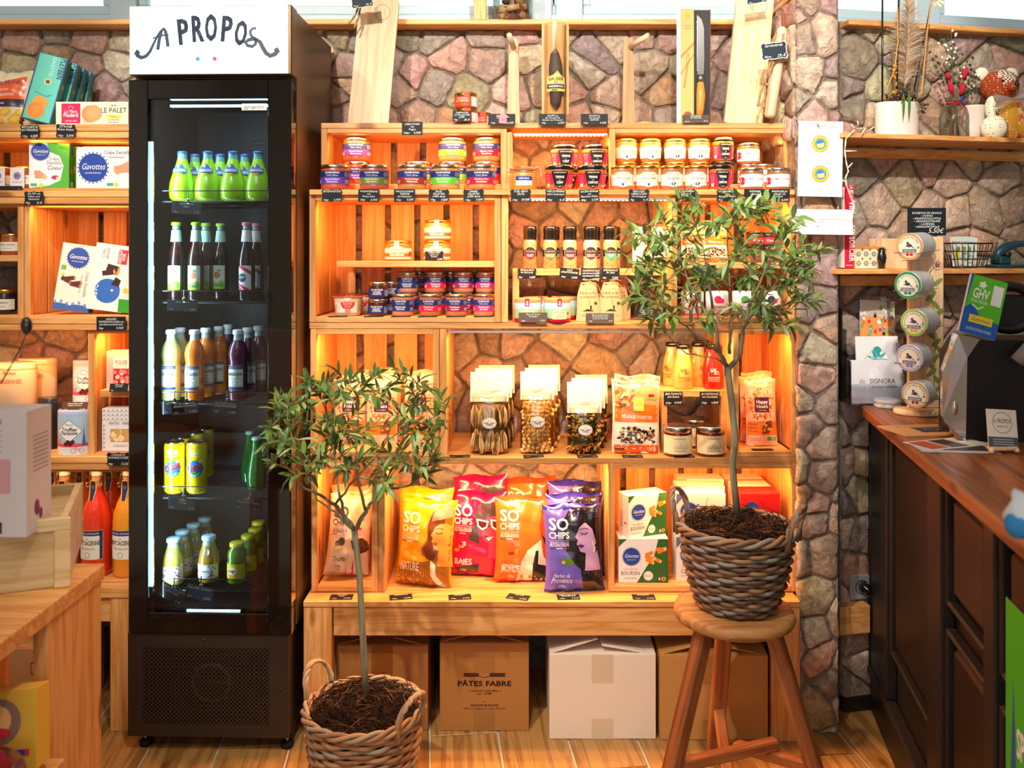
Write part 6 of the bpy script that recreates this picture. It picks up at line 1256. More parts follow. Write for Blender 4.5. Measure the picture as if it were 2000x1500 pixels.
def mad(A):
    A.poly([(-.055, .115), (.06, .145), (.06, .06), (-.06, .075)], 'f06428', 2); A.rect(-.045, .052, .06, .075, '3a2c40', 3); A.text('St Michel', .012, .118, .014, '2c4894', 4, w=.062, sh=.2, rot=.12); A.text('Petites', 0, .100, .009, 'f8f4e8', 4, w=.032, rot=.05); A.text('Madeleines', 0, .084, .011, 'f8f4e8', 4, w=.066, rot=.05); A.text('Chocolat', -.01, .060, .007, 'f8f4e8', 4, w=.03)
    for x, y, r in ((-.035, .030, .022), (.005, .038, .020), (.030, .018, .022), (-.020, .012, .018), (.05, .036, .018)): A.ell(x, y, r, 'f0bc38', 3, ry=r*.6, rot=.4); A.ell(x+.002, y+.002, r*.6, 'f8d868', 4, ry=r*.3, rot=.4)
    for x, y in ((.045, .01), (.052, .018)): A.rect(x-.006, y-.005, x+.006, y+.005, '4a2a1c', 4)
o = bag('cake_bag', pillow(.155, .165, .035, 5, .003), .155, .165, 'eee0bc', mad); o.location = (X(14, 2.53), 2.54, zt0+.003); o.rotation_euler = (R(-6), 0, R(-5)); tag(o, 'white and orange bag of small sponge cakes at the upper left edge', 'bag')
z1l = Z(372, 2.475)+4*2.475/F*1.14+.0006
def gc(A, w, h):
    A.poly([(-w*.06, h), (w*.5, h), (w*.5, 0), (-w*.45, 0), (0, h*.06), (w*.28, h*.18), (w*.36, h*.5), (w*.26, h*.72), (w*.02, h*.80)], '48a828', 1); roundel(A, -w*.22, h*.80, w*.23); A.text('Crêpe', w*.12, h*.62, .010, '505868', 3, w=.028); A.text('Dentelle', w*.13, h*.53, .010, '505868', 3, w=.040); A.text('Coeur', w*.13, h*.41, .012, '30303a', 3, w=.040, sh=.3); rolls(A, -w*.25, h*.34, 3, 'd8986a', 'e8b890', w*.1, w*.13, 3); A.ell(w*.16, h*.24, .011, 'a83048', 3, ry=.006); A.ell(w*.22, h*.22, .005, 'e8d8c0', 4); A.rect(-w*.46, h*.04, -w*.30, h*.10, '48a888', 3); A.ell(-w*.2, h*.06, .006, 'e8d040', 3)
def gcs(A, d, h): A.rect(0, 0, d, h, '3c9420', 1); A.ell(d*.5, h*.88, d*.32, BL, 2); A.ell(d*.5, h*.42, d*.2, 'e87828', 2); A.rect(d*.25, h*.04, d*.8, h*.16, 'e8e4d0', 2)
for i, (px, D, l) in enumerate(((96, 2.485, 'in front'), (120, 2.56, 'behind it'), (140, 2.63, 'hindmost'))): cbox('biscuit_box', 'white and green crepe box on the second left tier, the one %s' % l, 'box', .104, .129, .055, 'f2f0ee', gc, gcs, (X(px, D), D, z1l), (0, 0, R(14)), 'white and green crepe boxes')
def ga(A, w, h): roundel(A, -w*.18, h*.50, w*.27); A.text('Crêpe Dentelle', w*.27, h*.83, .010, '505868', 3, w=.074); A.text("L'Authentique", w*.24, h*.73, .007, '808898', 3, w=.05, sh=.3); rolls(A, w*.34, h*.40, 2, 'dc9c78', 'e8b890', w*.08, w*.16, 5); A.rect(-w*.0+.012, h*.06, .030, h*.13, '48a888', 3); A.ell(.038, h*.09, .006, 'e8d040', 3)
cbox('biscuit_box', 'white crepe box with a large blue roundel by the fridge', 'box', .152, .118, .055, 'f0eeec', ga, loc=(X(206, 2.485)-.010, 2.49, z1l), grp='white roundel boxes'); cbox('biscuit_box', 'white crepe box standing behind the blue roundel box by the fridge', 'box', .150, .129, .055, 'e8e6e4', ga, loc=(X(216, 2.56)-.006, 2.56, z1l), grp='white roundel boxes')
for i, px in enumerate((4, 51, -42)):
    put('honey', px, 2.51, z1l, 'second left tier, in a white paper sleeve, %s counted from the edge' % ORD[i])
    A = Art(); A.rect(-.020, .0, .020, .055, 'ece8e4'); A.ell(0, .034, .011, '9a8ab8', 2); A.text('91', 0, .029, .009, '4a3c78', 3, bold=1); A.text('Karamell', 0, .014, .005, '60606a', 2); g = G().box(-.020, .020, .0, .002, 0, .058, c='ece8e4'); g.art(A, flat(0, 0, -.0002)); tag(g.obj('paper_sleeve', PRINT, None, (X(px, 2.51)-.012+(.022 if px < 20 else .008), 2.472, z1l)), 'white paper sleeve reading 91 before a jar on the second left tier, %s' % ORD[i], 'sleeve')
zl2 = Z(498, 2.495)+.0004; z2l = Z(620, 2.475)+4*2.475/F*1.14+.0006
for i, px in enumerate((-20, 25)): put('honey', px, 2.54, zl2, 'on the short board at the picture edge, %s' % ORD[i])
for i, (px, D) in enumerate(((12, 2.53), (-30, 2.53), (12, 2.60), (-30, 2.60))): put('dark', px, D, z2l, 'under the short board at the picture edge, %s' % ORD[i], 'dark jam jars at the edge')
put('dark', 33, 2.66, z2l, 'standing hindmost under the short board at the edge')
def gt1(A, w, h):
    roundel(A, -w*.02, h*.80, w*.30); A.text('Crêpe Dentelle', w*.27, h*.42, .009, '7880a0', 3, w=.075, rot=-PI/2); A.text('Chocolat au lait', w*.14, h*.42, .006, '9098b0', 3, w=.055, sh=.2, rot=-PI/2); rolls(A, -w*.08, h*.42, 4, '5a2c1c', 'b87040', w*.18, w*.14, 6); A.rect(-w/2, 0, w/2, h*.10, '3c64a8', 2)
    for i in range(12): A.ell(-w/2+w*(i+.5)/12, h*.115+.003*sin(i), .0045, 'eef0f4' if i % 2 else '8098c8', 3, n=8)
    A.rect(-w*.44, h*.60, -w*.30, h*.67, '78a838', 3); A.ell(-w*.36, h*.53, .005, 'e8d040', 3)
def gt1s(A, d, h): A.rect(0, 0, d, h, '3c64a8', 1); A.ell(d*.5, h*.86, d*.3, BL, 2); A.ell(d*.5, h*.3, d*.2, 'e08030', 2)
def gt2(A, w, h):
    A.ell(w*.0, h*.30, w*.36, '2c68c0', 2); A.text('Gavottes', -w*.26, h*.35, .020, 'f4f4f8', 3, w=.090, sh=.2, rot=PI/2); A.rect(w*.16, h*.72, w*.42, h*.94, 'd82040', 2); A.text('CHOCOLAT', w*.26, h*.83, .008, 'f8e8e8', 3, w=.040, bold=1, rot=PI/2); A.text('NOIR', w*.36, h*.83, .008, 'f8e8e8', 3, w=.022, bold=1, rot=PI/2); A.text('Crêpe', -w*.22, h*.85, .010, '4060a0', 3, w=.026, rot=PI/2, sh=.3); A.text('dentelle', -w*.10, h*.86, .010, '4060a0', 3, w=.034, rot=PI/2, sh=.3)
    rolls(A, w*.05, h*.60, 4, '3c1c14', 'e09850', w*.12, w*.17, 11); A.poly([(w*.08, h*.40), (w*.3, h*.38), (w*.34, h*.48), (w*.18, h*.52)], '2c1814', 4); A.rect(w*.10, h*.30, w*.16, h*.33, 'f0f0f0', 4); A.rect(w*.16, h*.30, w*.2, h*.33, 'e03030', 4)
def gt2s(A, d, h):
    A.rect(0, 0, d, h, 'd8c8b0', 1)
    for i in range(8): A.rect(d*.2, h*(.15+.09*i), d*.8, h*(.17+.09*i), 'a89884', 2)
tz = z2l
for i, (px, D, fr_, sd, c, ang, l, w_, h_) in enumerate(((137, 2.50, gt1, gt1s, 'efe6d6', 8, 'blue-footed front one', .098, .192), (209, 2.505, gt2, gt2s, 'f0ece6', 8, 'one with a red panel', .098, .192), (226, 2.61, gt2, gt2s, 'f0ece6', 7, 'one behind the red-panelled one', .09, .19))):
    cbox('biscuit_box', 'tall wafer roll box leaning in the left unit, '+l, 'box', w_, h_, .040, c, fr_, sd, (X(px, D)-.009*(px > 200), D, tz+.0102), (R(-3), R(ang), R(8)), 'tall leaning wafer boxes')
cbox('biscuit_box', 'green-footed box edge between the red-panelled box and the fridge', 'box', .06, .125, .04, 'f0f0ec', lambda A, w, h: (A.rect(-w/2, 0, w/2, h*.3, '40a830', 1), A.ell(-w*.2, h*.5, .008, 'e8d040', 2)), loc=(X(258, 2.49)-.01, 2.485, tz+.0045), rot=(0, R(6), 0))
# tins
z3l = Z(892, 2.46)+.0004; z3m = Z(892, 2.475)+6*2.475/F*1.14+.0006
def tin(r, h, c, lidc, art, sx=1.):
    def f():
        t = thing('tin', '', ''); G().lathe([(.001, 0), (r, 0), (r, h-.014), (r*.99, h-.013)], 30, c=c, sy=.75).obj('tin_body', PRINT, t); G().lathe([(r*1.02, h-.016), (r*1.02, h-.002), (r*.98, h), (.001, h-.001)], 30, c=lidc, sy=.75).obj('lid', GLOSS, t)
        A = Art(); art(A, r, h); G().art(A, lambda u, v, o: ((r+.0004+o)*sin(u/r), -(r+.0004+o)*.75*cos(u/r)-.0002, v), .01).obj('print', PRINT, t); return t
    return f
def truf(A, r, h):
    A.rect(-r*1.4, 0, r*1.4, h*.88, 'a8c4d8', 1); A.poly([(0, h*.80), (r*.78, h*.54), (0, h*.28), (-r*.78, h*.54)], 'f0eee8', 4); A.line([(0, h*.80), (r*.78, h*.54), (0, h*.28), (-r*.78, h*.54), (0, h*.80)], .0012, '3a3a50', 5); A.text('Truffes', 0, h*.54, .010, '2c2c40', 5, w=r*.95, bold=1); A.text('Fantaisie', 0, h*.46, .010, '2c2c40', 5, w=r*1.0, bold=1); A.text('Mathez', 0, h*.66, .006, '3a3a50', 5, w=r*.5, sh=.3)
    A.rect(-r*1.4, 0, r*1.4, h*.20, 'd8e0e4', 2); A.rect(-r*1.4, h*.18, r*1.4, h*.26, 'd85060', 2); A.poly([(r*.75, h*.2), (r*.86, h*.5), (r*.89, h*.72), (r*.92, h*.5), (r*1.05, h*.2)], '506884', 3)
    for i in range(4): A.ell(-.008+i*.006, h*.25+(i % 2)*.006, .006, '5c1c20', 6)
    for x in (.012, .034): A.ring(x, h*.10, .007, .0012, 'b83040', 4, n=14)
    A.line([(.012, h*.1), (.020, h*.17), (.034, h*.10), (.022, h*.10), (.018, h*.18)], .0012, 'b83040', 4)
    for i in range(5): A.rect(-r*1.35+i*.008, h*.22, -r*1.35+i*.008+.005, h*(.32+.05*(i % 3)), 'e07080', 3)
spawn('truf', tin(.046, .126, 'a8c4d8', 'a4b8dc', truf), 'pale blue oval truffle tin standing in front, a price card on it', 'tin', (X(143, 2.50), 2.51, z3l), grp='pale blue truffle tins')
tz2 = Z(792, 2.60); spawn('truf', None, 'pale blue oval truffle tin farther back beside the upright post', 'tin', (X(168, 2.62), 2.64, z3l+.122), grp='pale blue truffle tins'); spawn('truf', None, 'pale blue truffle tin carrying the farther one, mostly hidden', 'tin', (X(168, 2.62), 2.64, z3l-.004+.001), grp='pale blue truffle tins')
bpy.data.objects['tin.001'].location.z = z3l+.1265; bpy.data.objects['tin.002'].location.z = z3l
def paris(A, r, h): A.text('PARISIENNES', 0, h*.78, .012, 'b84040', 2, w=r*1.3); A.text('Mathez', 0, h*.88, .010, '50402c', 2, w=r*.7, sh=.3); A.ell(0, h*.4, r*.5, 'd8a070', 2)
for i, (px, D, l) in enumerate(((32, 2.55, 'in front'), (74, 2.66, 'set back toward the stone wall'))): spawn('beige', tin(.056, .255, 'eccca0', 'f0d4a8', paris), 'large beige biscuit tin of the left unit, the one %s' % l, 'tin', (X(px, D), D, z3l), grp='large beige biscuit tins')
spawn('dtin', tin(.03, .15, '20202c', '30303a', lambda A, r, h: A.text('NOIR', 0, h*.5, .01, 'c8b080', 2)), 'slim dark tin between the beige tins and the pale blue tin', 'tin', (X(96, 2.57), 2.57, z3l))
def rouge(A, w, h): A.rect(-w/2, 0, w/2, h, 'e8b0a4', 1); A.rect(-w*.22, h*.55, w*.45, h*.80, 'f4e8d8', 2); A.text('ROUGE', w*.12, h*.66, .010, '40202c', 3, w=.034, bold=1); A.text('ACCROCHE', w*.12, h*.59, .006, '40202c', 3, w=.030); A.rect(-w*.22, h*.10, w*.45, h*.52, '8a1c30', 2); rn = random.Random(1); [A.ell(rn.uniform(-w*.17, w*.4), rn.uniform(h*.15, h*.47), .006, rn.choice(['d83048', 'f0c0b8', 'e87880']), 3, n=9) for i in range(18)]; [A.line([(-w*.45+i*.004, h*.1), (-w*.42+i*.004, h*.9)], .0008, 'd89088', 2) for i in range(4)]
cbox('chocolate_box', 'pink chocolate box with heart window half hidden by the fridge', 'box', .070, .108, .04, 'e8b0a4', rouge, loc=(X(237, 2.53)-.008, 2.53, Z(762, 2.495)+.0004))
def matin(A, w, h):
    for i in range(7):
        for j in range(3): A.poly([(-w*.5+i*w/7, h*(.70+.1*j)), (-w*.5+(i+.5)*w/7, h*(.79+.1*j)), (-w*.5+(i+1)*w/7, h*(.70+.1*j)), (-w*.5+(i+.5)*w/7, h*(.74+.1*j))], 'a8acb0', 2)
    for i in range(6): A.poly([(-w*.46, h*(.05+.1*i)), (-w*.38, h*(.10+.1*i)), (-w*.46, h*(.14+.1*i))], 'a8acb0', 2)
    A.text('MATIN À PARIS', w*.08, h*.62, .008, '605850', 3, w=.062); A.rect(-w*.22, h*.22, w*.48, h*.52, 'c09468', 3); rn = random.Random(4); [A.ell(rn.uniform(-w*.16, w*.42), rn.uniform(h*.27, h*.47), .009, rn.choice(['e8c080', 'f0e8dc', 'd8a060', 'f0d8a0']), 4, n=9) for i in range(14)]; A.text('CANASUC', .01, h*.1, .006, '908880', 3)
cbox('sugar_box', 'white patterned sugar box with a window, lower left unit by the fridge', 'box', .088, .122, .05, 'e8e4e0', matin, loc=(X(236, 2.50)-.010, 2.50, z3m))

# ------------------------------------------------------------ things on the top planks
zk = Z(240, D1)+.0005
def cuttingboard(lab, pb, pt, w, tilt, roll, hgt, D):
    b = P(pb, 240, D); t = thing('cutting_board', lab, 'cutting board', (b.x, D, zk+.001), (R(tilt), R(roll), 0)); g = G(); n = 8
    pts = [(-w/2, .004), (-w/2+.004, 0), (w/2-.004, 0), (w/2, .004), (w/2*.98, hgt-.02), (w/2*.98-.015, hgt), (-w/2*.98+.015, hgt), (-w/2*.98, hgt-.02)]
    m = len(pts); g.add([(x, 0, z) for x, z in pts]+[(x, .018, z) for x, z in pts], [tuple(range(m)), tuple(range(2*m-1, m-1, -1))]+[(i, m+i, m+(i+1) % m, (i+1) % m) for i in range(m)]); g.obj('board_body', BEECH, t)
    A = Art(); z = hgt*.86; A.ring(.012, z, .024, .0011, '3a2c20', 1); A.text('A PROPOS', .000, z, .009, '3a2c20', 1, w=.030, rot=PI/2); A.line([(.02, z-.015), (.02, z+.015)], .0008, '3a2c20', 1); G().art(A, flat(0, 0, .0002)).obj('burnt_stamp', PRINT, t); return t
cb1 = cuttingboard('long pale beech board leaning beside the fridge with burnt stamp', 718, 740, .122, -6, 4.2, .42, 2.62)
cb2 = cuttingboard('long pale beech board leaning next to the pillar', 1452, 1490, .112, -4, 6.5, .42, 2.56)
ROPE = mat('jute_rope', 'a88454', rough=.95)
def ropeobj(lab, paths, r=.0032):
    g = G()
    for p in paths:
        q = []; 
        for i in range(len(p)-1):
            for j in range(6): q.append(Vector(p[i]).lerp(Vector(p[i+1]), j/6))
        q.append(Vector(p[-1]))
        for s in (0, PI): g.tube([v+Vector((cos(i*.9+s), sin(i*.9+s), 0))*r*.5 for i, v in enumerate(q)], r*.62, 5)
    return tag(g.obj('rope', ROPE), lab, 'rope')
ropeobj('twisted jute cord hanging off the beech board by the fridge', [[P(703, 5, 2.60), P(694, 30, 2.595), P(681, 47, 2.59)], [P(706, 5, 2.61), P(700, 35, 2.605), P(692, 55, 2.60)]])
price('white-edged slate tag on the beech board by the fridge', 707, 2, 42, 24, 2.57, ('Servierbrett',), '60cm', '39,-€', True, rot=-8, edge='e8e4dc', col='1c2c34', grp='slate tags of the beech boards', big=.3)
price('white-edged slate tag on the long beech board by the pillar', 1478, -2, 40, 16, 2.50, ('Brett',), '60cm', '39,-€', True, rot=-10, edge='e8e4dc', col='1c2c34', grp='slate tags of the beech boards')
price('white-edged slate tag hanging on the round wooden rod by the pillar', 1512, 99, 50, 32, 2.455, ('Servierbrett',), '30cm', '29,-€', True, rot=-7, edge='e8e4dc', col='1c2c34', grp='slate tags of the beech boards', big=.3)
PALEW = mat('pale_turned_wood', 'dcc4a0', rough=.6)
a_, b_ = Vector((X(1503, 2.50), 2.50, zk+.012)), P(1528, 52, 2.49); g = G().tube([a_, a_.lerp(b_, .03), a_.lerp(b_, .5), a_.lerp(b_, .93), a_.lerp(b_, .98), b_], [.012, .0165, .018, .016, .012, .005], 16); tag(g.obj('rolling_pin', PALEW), 'slender pale wooden rod standing against the pillar', 'rolling pin')
ropeobj('knotted jute rope hanging beside the pale wooden rod', [[P(1517, 62, 2.47), P(1508, 85, 2.465), P(1500, 150, 2.468)], [P(1530, 66, 2.47), P(1528, 84, 2.465), P(1508, 130, 2.468), P(1500, 152, 2.468)], [P(1500, 150, 2.468), P(1488, 160, 2.462), P(1500, 168, 2.462), P(1491, 156, 2.46)], [P(1493, 162, 2.465), P(1484, 185, 2.467), P(1480, 208, 2.47)], [P(1495, 165, 2.465), P(1494, 190, 2.467), P(1491, 212, 2.47)]], .0036)
def hookstand(lab, px, D, ht, yaw, dw):
    t = thing('hook_stand', lab, 'stand', (X(px, D), D, zk), (0, 0, R(yaw)))
    g = G(); w = .020; g.add([(-w, 0, .012), (w, 0, .012), (w*.72, 0, ht-.014), (w*.45, 0, ht), (-w*.45, 0, ht), (-w*.72, 0, ht-.014), (-w, .012, .012), (w, .012, .012), (w*.72, .012, ht-.014), (w*.45, .012, ht), (-w*.45, .012, ht), (-w*.72, .012, ht-.014)], [(0, 1, 2, 3, 4, 5), (11, 10, 9, 8, 7, 6)]+[(i, 6+i, 6+(i+1) % 6, (i+1) % 6) for i in range(6)]); g.obj('upright', BEECH, t)
    G().box(-.03, .03, -.10, .025, 0, .012, b=.001).obj('foot_board', BEECH, t); G().tube([(0, .002, ht-.03), (0, -.085, ht-.012)], .0085, 12).obj('peg', PALEW, t); return t
hookstand('empty wooden sausage stand next to the stacked orange-labelled jars', 1003, 2.70, .29, -9, 0); hookstand('empty wooden sausage stand between salami and bread knife', 1230, 2.67, .285, 33, 0); hookstand('wooden sausage stand carrying the wrapped salami', 1085, 2.68, .285, 0, 0)
t = thing('salami_pack', 'dark salami hanging in a clear and brown paper wrapper', 'salami', P(1085, 222, 2.56)); g = G()
hh = .268; g.grid(lambda a, b: ((a-.5)*.080, .012-.004*sin(b*9)+.012*(abs(a-.5)*2)**2*.3, b*hh+.004*sin(a*30)*(b > .97)), 10, 16, c='d8a468'); g.obj('paper_back', PRINT, t)
G().tube([(0, 0, .014), (0, -.002, .03), (.003, -.002, .08), (.0, -.002, .14), (-.002, 0, .175), (0, 0, .19)], [.004, .016, .021, .020, .013, .004], 14).obj('salami', mat('salami_skin', '4a3c30', rough=.7), t); G().tube([(0, 0, .185), (.001, .002, .23), (0, .002, .25)], .0016, 5).obj('string', ROPE, t)
g = G(); g.grid(lambda a, b: ((a-.5)*.066, -.022*(1-(abs(a-.5)*2)**2.2)+.010, b*hh), 10, 14); g.obj('film', FILM, t)
A = Art(); A.poly([(-.026, .062), (.026, .062), (.026, .102), (.016, .108), (.004, .122), (-.008, .110), (-.026, .104)], 'e0c468'); A.text('GALIBIER', 0, .094, .009, '2a3a2a', 2, w=.044, bold=1); A.rect(-.004, .084, .004, .092, 'd02030', 2); A.rect(-.0028, .0875, .0028, .0888, Wt, 3); A.rect(-.0007, .0852, .0007, .0908, Wt, 3); A.rect(-.025, .070, .025, .083, '1c3040', 2); A.text('HERBES DE PROVENCE', 0, .074, .005, Wt, 3, w=.044, bold=1); A.ell(-.004, .066, .010, '507040', 3, ry=.003); A.line([(0, .122), (-.008, .114), (.0, .118), (.008, .112)], .0012, '2a3a2a', 2)
G().art(A, lambda u, v, o: (u, -.0235+.0235*(abs(u)/.033)**2.2*.9-o, v), .01).obj('label', PRINT, t)
t = thing('knife_box', 'upright box with bread knife behind a wood-print flap', 'box', (X(1357, 2.58), 2.58, zk)); w_ = .094; h_ = .345
G().box(-w_/2, w_/2, .006, .03, 0, h_, b=.001, c='141414').obj('box_body', PRINT, t); G().box(w_/2-.002, w_/2, 0, .006, 0, h_, c='7a3428').obj('box_edge', PRINT, t)
A = Art(); A.rect(-w_/2-.008, 0, -w_/2+.004, h_+.01, 'c8ccd0', 1); A.rect(-w_/2+.004, 0, -.004, h_, 'dca860', 2); A.poly([(-w_/2+.004, h_*.6), (-.004, h_*.72), (-.004, h_*.69), (-w_/2+.004, h_*.57)], 'b07c40', 3); A.poly([(-w_/2+.004, h_*.45), (-.004, h_*.62), (-.004, h_*.60), (-w_/2+.004, h_*.43)], 'b07c40', 3); A.text('Couteau', -.022, h_*.85, .0055, '6a4420', 3, w=.026); A.text('à pain', -.022, h_*.83, .0045, '6a4420', 3, w=.018); A.ring(-.022, h_*.935, .005, .001, '3a2a1a', 3, n=8)
A.line([(-.021, h_*.62), (-.018, h_*.58), (-.024, h_*.46), (-.030, h_*.34), (-.034, h_*.32), (-.030, h_*.42), (-.024, h_*.5), (-.026, h_*.58), (-.021, h_*.62)], .0012, '5c3820', 4); A.ell(-.022, .03, .012, '8a4c28', 3, n=12)
G().art(A, flat(0, 0, -.0055)).obj('printed_flap', PRINT, t)
g = G(); bl = [(.012, .150), (.030, .150), (.032, .20), (.031, .29), (.024, .315), (.012, .328), (.010, .325)]; bl = [(x-.004, z) for x, z in bl]; m = len(bl); g.add([(x, .001, z) for x, z in bl]+[(x, .003, z) for x, z in bl], [tuple(range(m)), tuple(range(2*m-1, m-1, -1))]+[(i, m+i, m+(i+1) % m, (i+1) % m) for i in range(m)])
for i in range(24): z = .162+i*.0065; g.add([(.009, .001, z), (.0055, .0015, z+.003), (.009, .001, z+.0062)], [(0, 1, 2)])
t2 = thing('bread_knife', 'serrated bread knife with olive wood handle lying in its upright box', 'knife', (X(1357, 2.58), 2.578, zk)); g.obj('blade', METAL, t2)
G().tube([(.016, -.002, .150), (.016, -.002, .128)], [.009, .010], 10).obj('bolster', METAL, t2); G().tube([(.016, -.002, .128), (.017, -.002, .09), (.015, -.002, .05), (.012, -.002, .018)], [.0095, .014, .012, .0095], 12).obj('handle', mat('olive_handle', 'd88838', rough=.4), t2)
for i, (px, D, z, l) in enumerate(((911, 2.57, zk, 'lower of the stack beside the wooden stand'), (910, 2.57, zk+.0465, 'upper of the stack beside the wooden stand'), (941, 2.64, zk, 'half hidden behind the stack on top'))): put('sarl', px, D, z, l, 'orange-labelled jars on the top plank', rot=8)
t = thing('cork_jar', 'clear glass jar full of corks on the window sill', 'jar', (X(1001, 2.785), 2.785, SILLZ+.0006)); G().lathe([(.001, 0), (.060, 0), (.064, .006), (.064, .2)], 28).obj('glass_body', GLASS, t); rn = random.Random(2); g = G()
for i in range(46):
    a = rn.uniform(0, 6.3); r_ = rn.uniform(.0, .046); z = .014+(i//7)*.023+rn.uniform(0, .004); th = rn.uniform(0, PI); k0 = len(g.v); g.lathe([(.001, -.02), (.0105, -.02), (.0105, .02), (.001, .02)], 9, c=rn.choice(['9c6c44', 'b88858', '6a4430', 'c89a68', '7a4034'])); g.xf(Matrix.Translation((r_*cos(a), r_*sin(a), z)) @ Matrix.Rotation(th, 4, 'Z') @ Matrix.Rotation(PI/2+rn.uniform(-.4, .4), 4, 'X'), k0)
g.obj('corks', mat('cork_pieces', rough=.9, attr=True), t)['kind'] = 'stuff'

# ------------------------------------------------------------ olive trees, baskets, stool
LM = mat('olive_leaf', '4c7a28', rough=.42, spec=.5); n_, l_ = nt(LM); oi = n_.new('ShaderNodeObjectInfo'); rp = n_.new('ShaderNodeValToRGB'); e = rp.color_ramp.elements
for p, c in ((0, '3c5a22'), (.3, '5c7c2c'), (.6, '4c6c38'), (.8, '86a048'), (1, '98a684')):
    q = e[0] if p == 0 else e[-1] if p == 1 else e.new(p)
    q.position = p; q.color = (*hx(c), 1)
ge = n_.new('ShaderNodeNewGeometry'); mx = n_.new('ShaderNodeMixRGB'); mx.inputs[2].default_value = (*hx('8fa07c'), 1); l_.new(oi.outputs['Random'], rp.inputs[0]); l_.new(rp.outputs[0], mx.inputs[1]); mf = n_.new('ShaderNodeMath'); mf.operation = 'MULTIPLY'; mf.inputs[1].default_value = .55; l_.new(ge.outputs['Backfacing'], mf.inputs[0]); l_.new(mf.outputs[0], mx.inputs[0]); l_.new(mx.outputs[0], n_['Principled BSDF'].inputs['Base Color'])
BARK = wood('olive_bark', '8c8468', '6a6450', 'Z', rough=.8, scale=1.2, knots=False, bump=.3)
TWG = mat('green_twig', '8a8a50', rough=.7)
def leafgeo(Lg, Wd, curl, twist=0):
    g = G(); n = 6; v = []
    for i in range(n+1):
        t = i/n; wd = Wd*(sin(PI*min(1, t*.96+.02))**.8)*(1-.25*t); y = Lg*t; z = -curl*t*t*Lg; v += [(-wd, y, z+wd*.35), (0, y, z), (wd, y, z+wd*.35)]
    f = []
    for i in range(n):
        for k in (0, 1): f.append((i*3+k, i*3+k+1, i*3+k+4, i*3+k+3))
    return v, f
LV = [leafgeo(*a) for a in ((.044, .0070, .10), (.038, .0076, .35), (.048, .0066, .55), (.032, .0074, .2), (.040, .0062, -.15))]
LMESH = [G().add(v, f, sm=True).mesh('leaf', LM) for v, f in LV]
def tree(lab, trunk, tr, forks, crown, seed, ntip, sc=1.):
    t = thing('olive_tree', lab, 'tree', trunk[0]); o0 = trunk[0]; rn = random.Random(seed)
    G().tube([p-o0 for p in trunk], tr, 10).obj('trunk', BARK, t)
    nodes = []; frs = []
    for pts, r in forks:
        q = [pts[0]]
        for i in range(len(pts)-1):
            for j in range(1, 5): q.append(pts[i].lerp(pts[i+1], j/4)+Vector((rn.uniform(-1, 1), rn.uniform(-1, 1), rn.uniform(-1, 1)))*.002)
        m = len(q); frs.append(G()); frs[-1].tube([p-o0 for p in q], [r*(1-.75*i/m) for i in range(m)], 7); k = len(frs)-1; nodes += [(p, k) for p in q[m//3:]]
    cx, cy, cz, rx, ry, rz = crown; leaves = []; tips = []
    tries = 0
    while len(tips) < ntip and tries < 4000:
        tries += 1
        a, b = rn.uniform(0, 2*PI), rn.uniform(-.75, 1); rr = rn.uniform(.55, 1.0)**.5; s = math.sqrt(1-b*b); p = Vector((cx+rx*rr*cos(a)*s, cy+ry*rr*sin(a)*s, cz+rz*rr*b))
        if all((p-q).length > .042 for q in tips): tips.append(p)
    for p in tips:
        dd = sorted(nodes, key=lambda n: (n[0]-p).length+max(0, n[0].z-p.z)*2)[:6]; n0, k = dd[rn.randrange(min(3, len(dd)))]
        mid = n0.lerp(p, .5)+Vector((rn.uniform(-.02, .02), rn.uniform(-.02, .02), .01)); pts = []
        for i in range(9): u = i/8; pts.append(n0*(1-u)**2+mid*2*u*(1-u)+p*u*u)
        L_ = (p-n0).length; frs[k].tube([q-o0 for q in pts], [.0022*(1-.75*i/8) for i in range(9)], 4, mi=1); nodes.append((pts[5], k))
        nl = max(4, int(L_/.0135)); ph = rn.uniform(0, PI)
        for i in range(nl):
            u = .30+.70*(i+.5)/nl; q = n0*(1-u)**2+mid*2*u*(1-u)+p*u*u; tg = ((p-mid)*u+(mid-n0)*(1-u)).normalized()
            for s in (0, PI):
                if rn.random() < .12: continue
                a = ph+i*PI/2*1.05+s+rn.uniform(-.4, .4); o1 = tg.orthogonal().normalized(); o2 = tg.cross(o1); d = (tg*rn.uniform(.5, 1.0)+(o1*cos(a)+o2*sin(a))*.95+Vector((0, 0, rn.uniform(-.35, .25)))).normalized()
                leaves.append((q, d, rn.uniform(.72, 1.18)*sc))
        leaves.append((p, tg, 1.0*sc))
    for k, f in enumerate(frs): f.obj('branch', [BARK, TWG], t)
    leaves.sort(key=lambda l: l[0].y-abs(l[0].x-cx)*.5-abs(l[0].z-cz)*.4); rest = G(); cnt = 0
    for q, d, s in leaves:
        up = Vector((rn.uniform(-.5, .5), rn.uniform(-.9, .2), 1)).normalized(); x = d.cross(up).normalized(); z = x.cross(d)
        M = Matrix.Translation(q-o0) @ Matrix((x, d, z)).transposed().to_4x4() @ Matrix.Scale(s, 4); i = rn.randrange(5)
        if cnt < 300: o = bpy.data.objects.new('leaf', LMESH[i]); C.objects.link(o); o.parent = t; o.matrix_local = M; cnt += 1
        else: v, f = LV[i]; k0 = len(rest.v); rest.add(v, f, sm=True); rest.xf(M, k0)
    if rest.v: rest.obj('leaves', LM, t)['kind'] = 'stuff'
    return t
def pp(l, D): return [P(a, b, D+(c[0] if c else 0)) for a, b, *c in l]
T1 = pp([(714, 1352), (712, 1300), (707, 1210), (702, 1120), (696, 1070), (692, 1036)], 2.10)
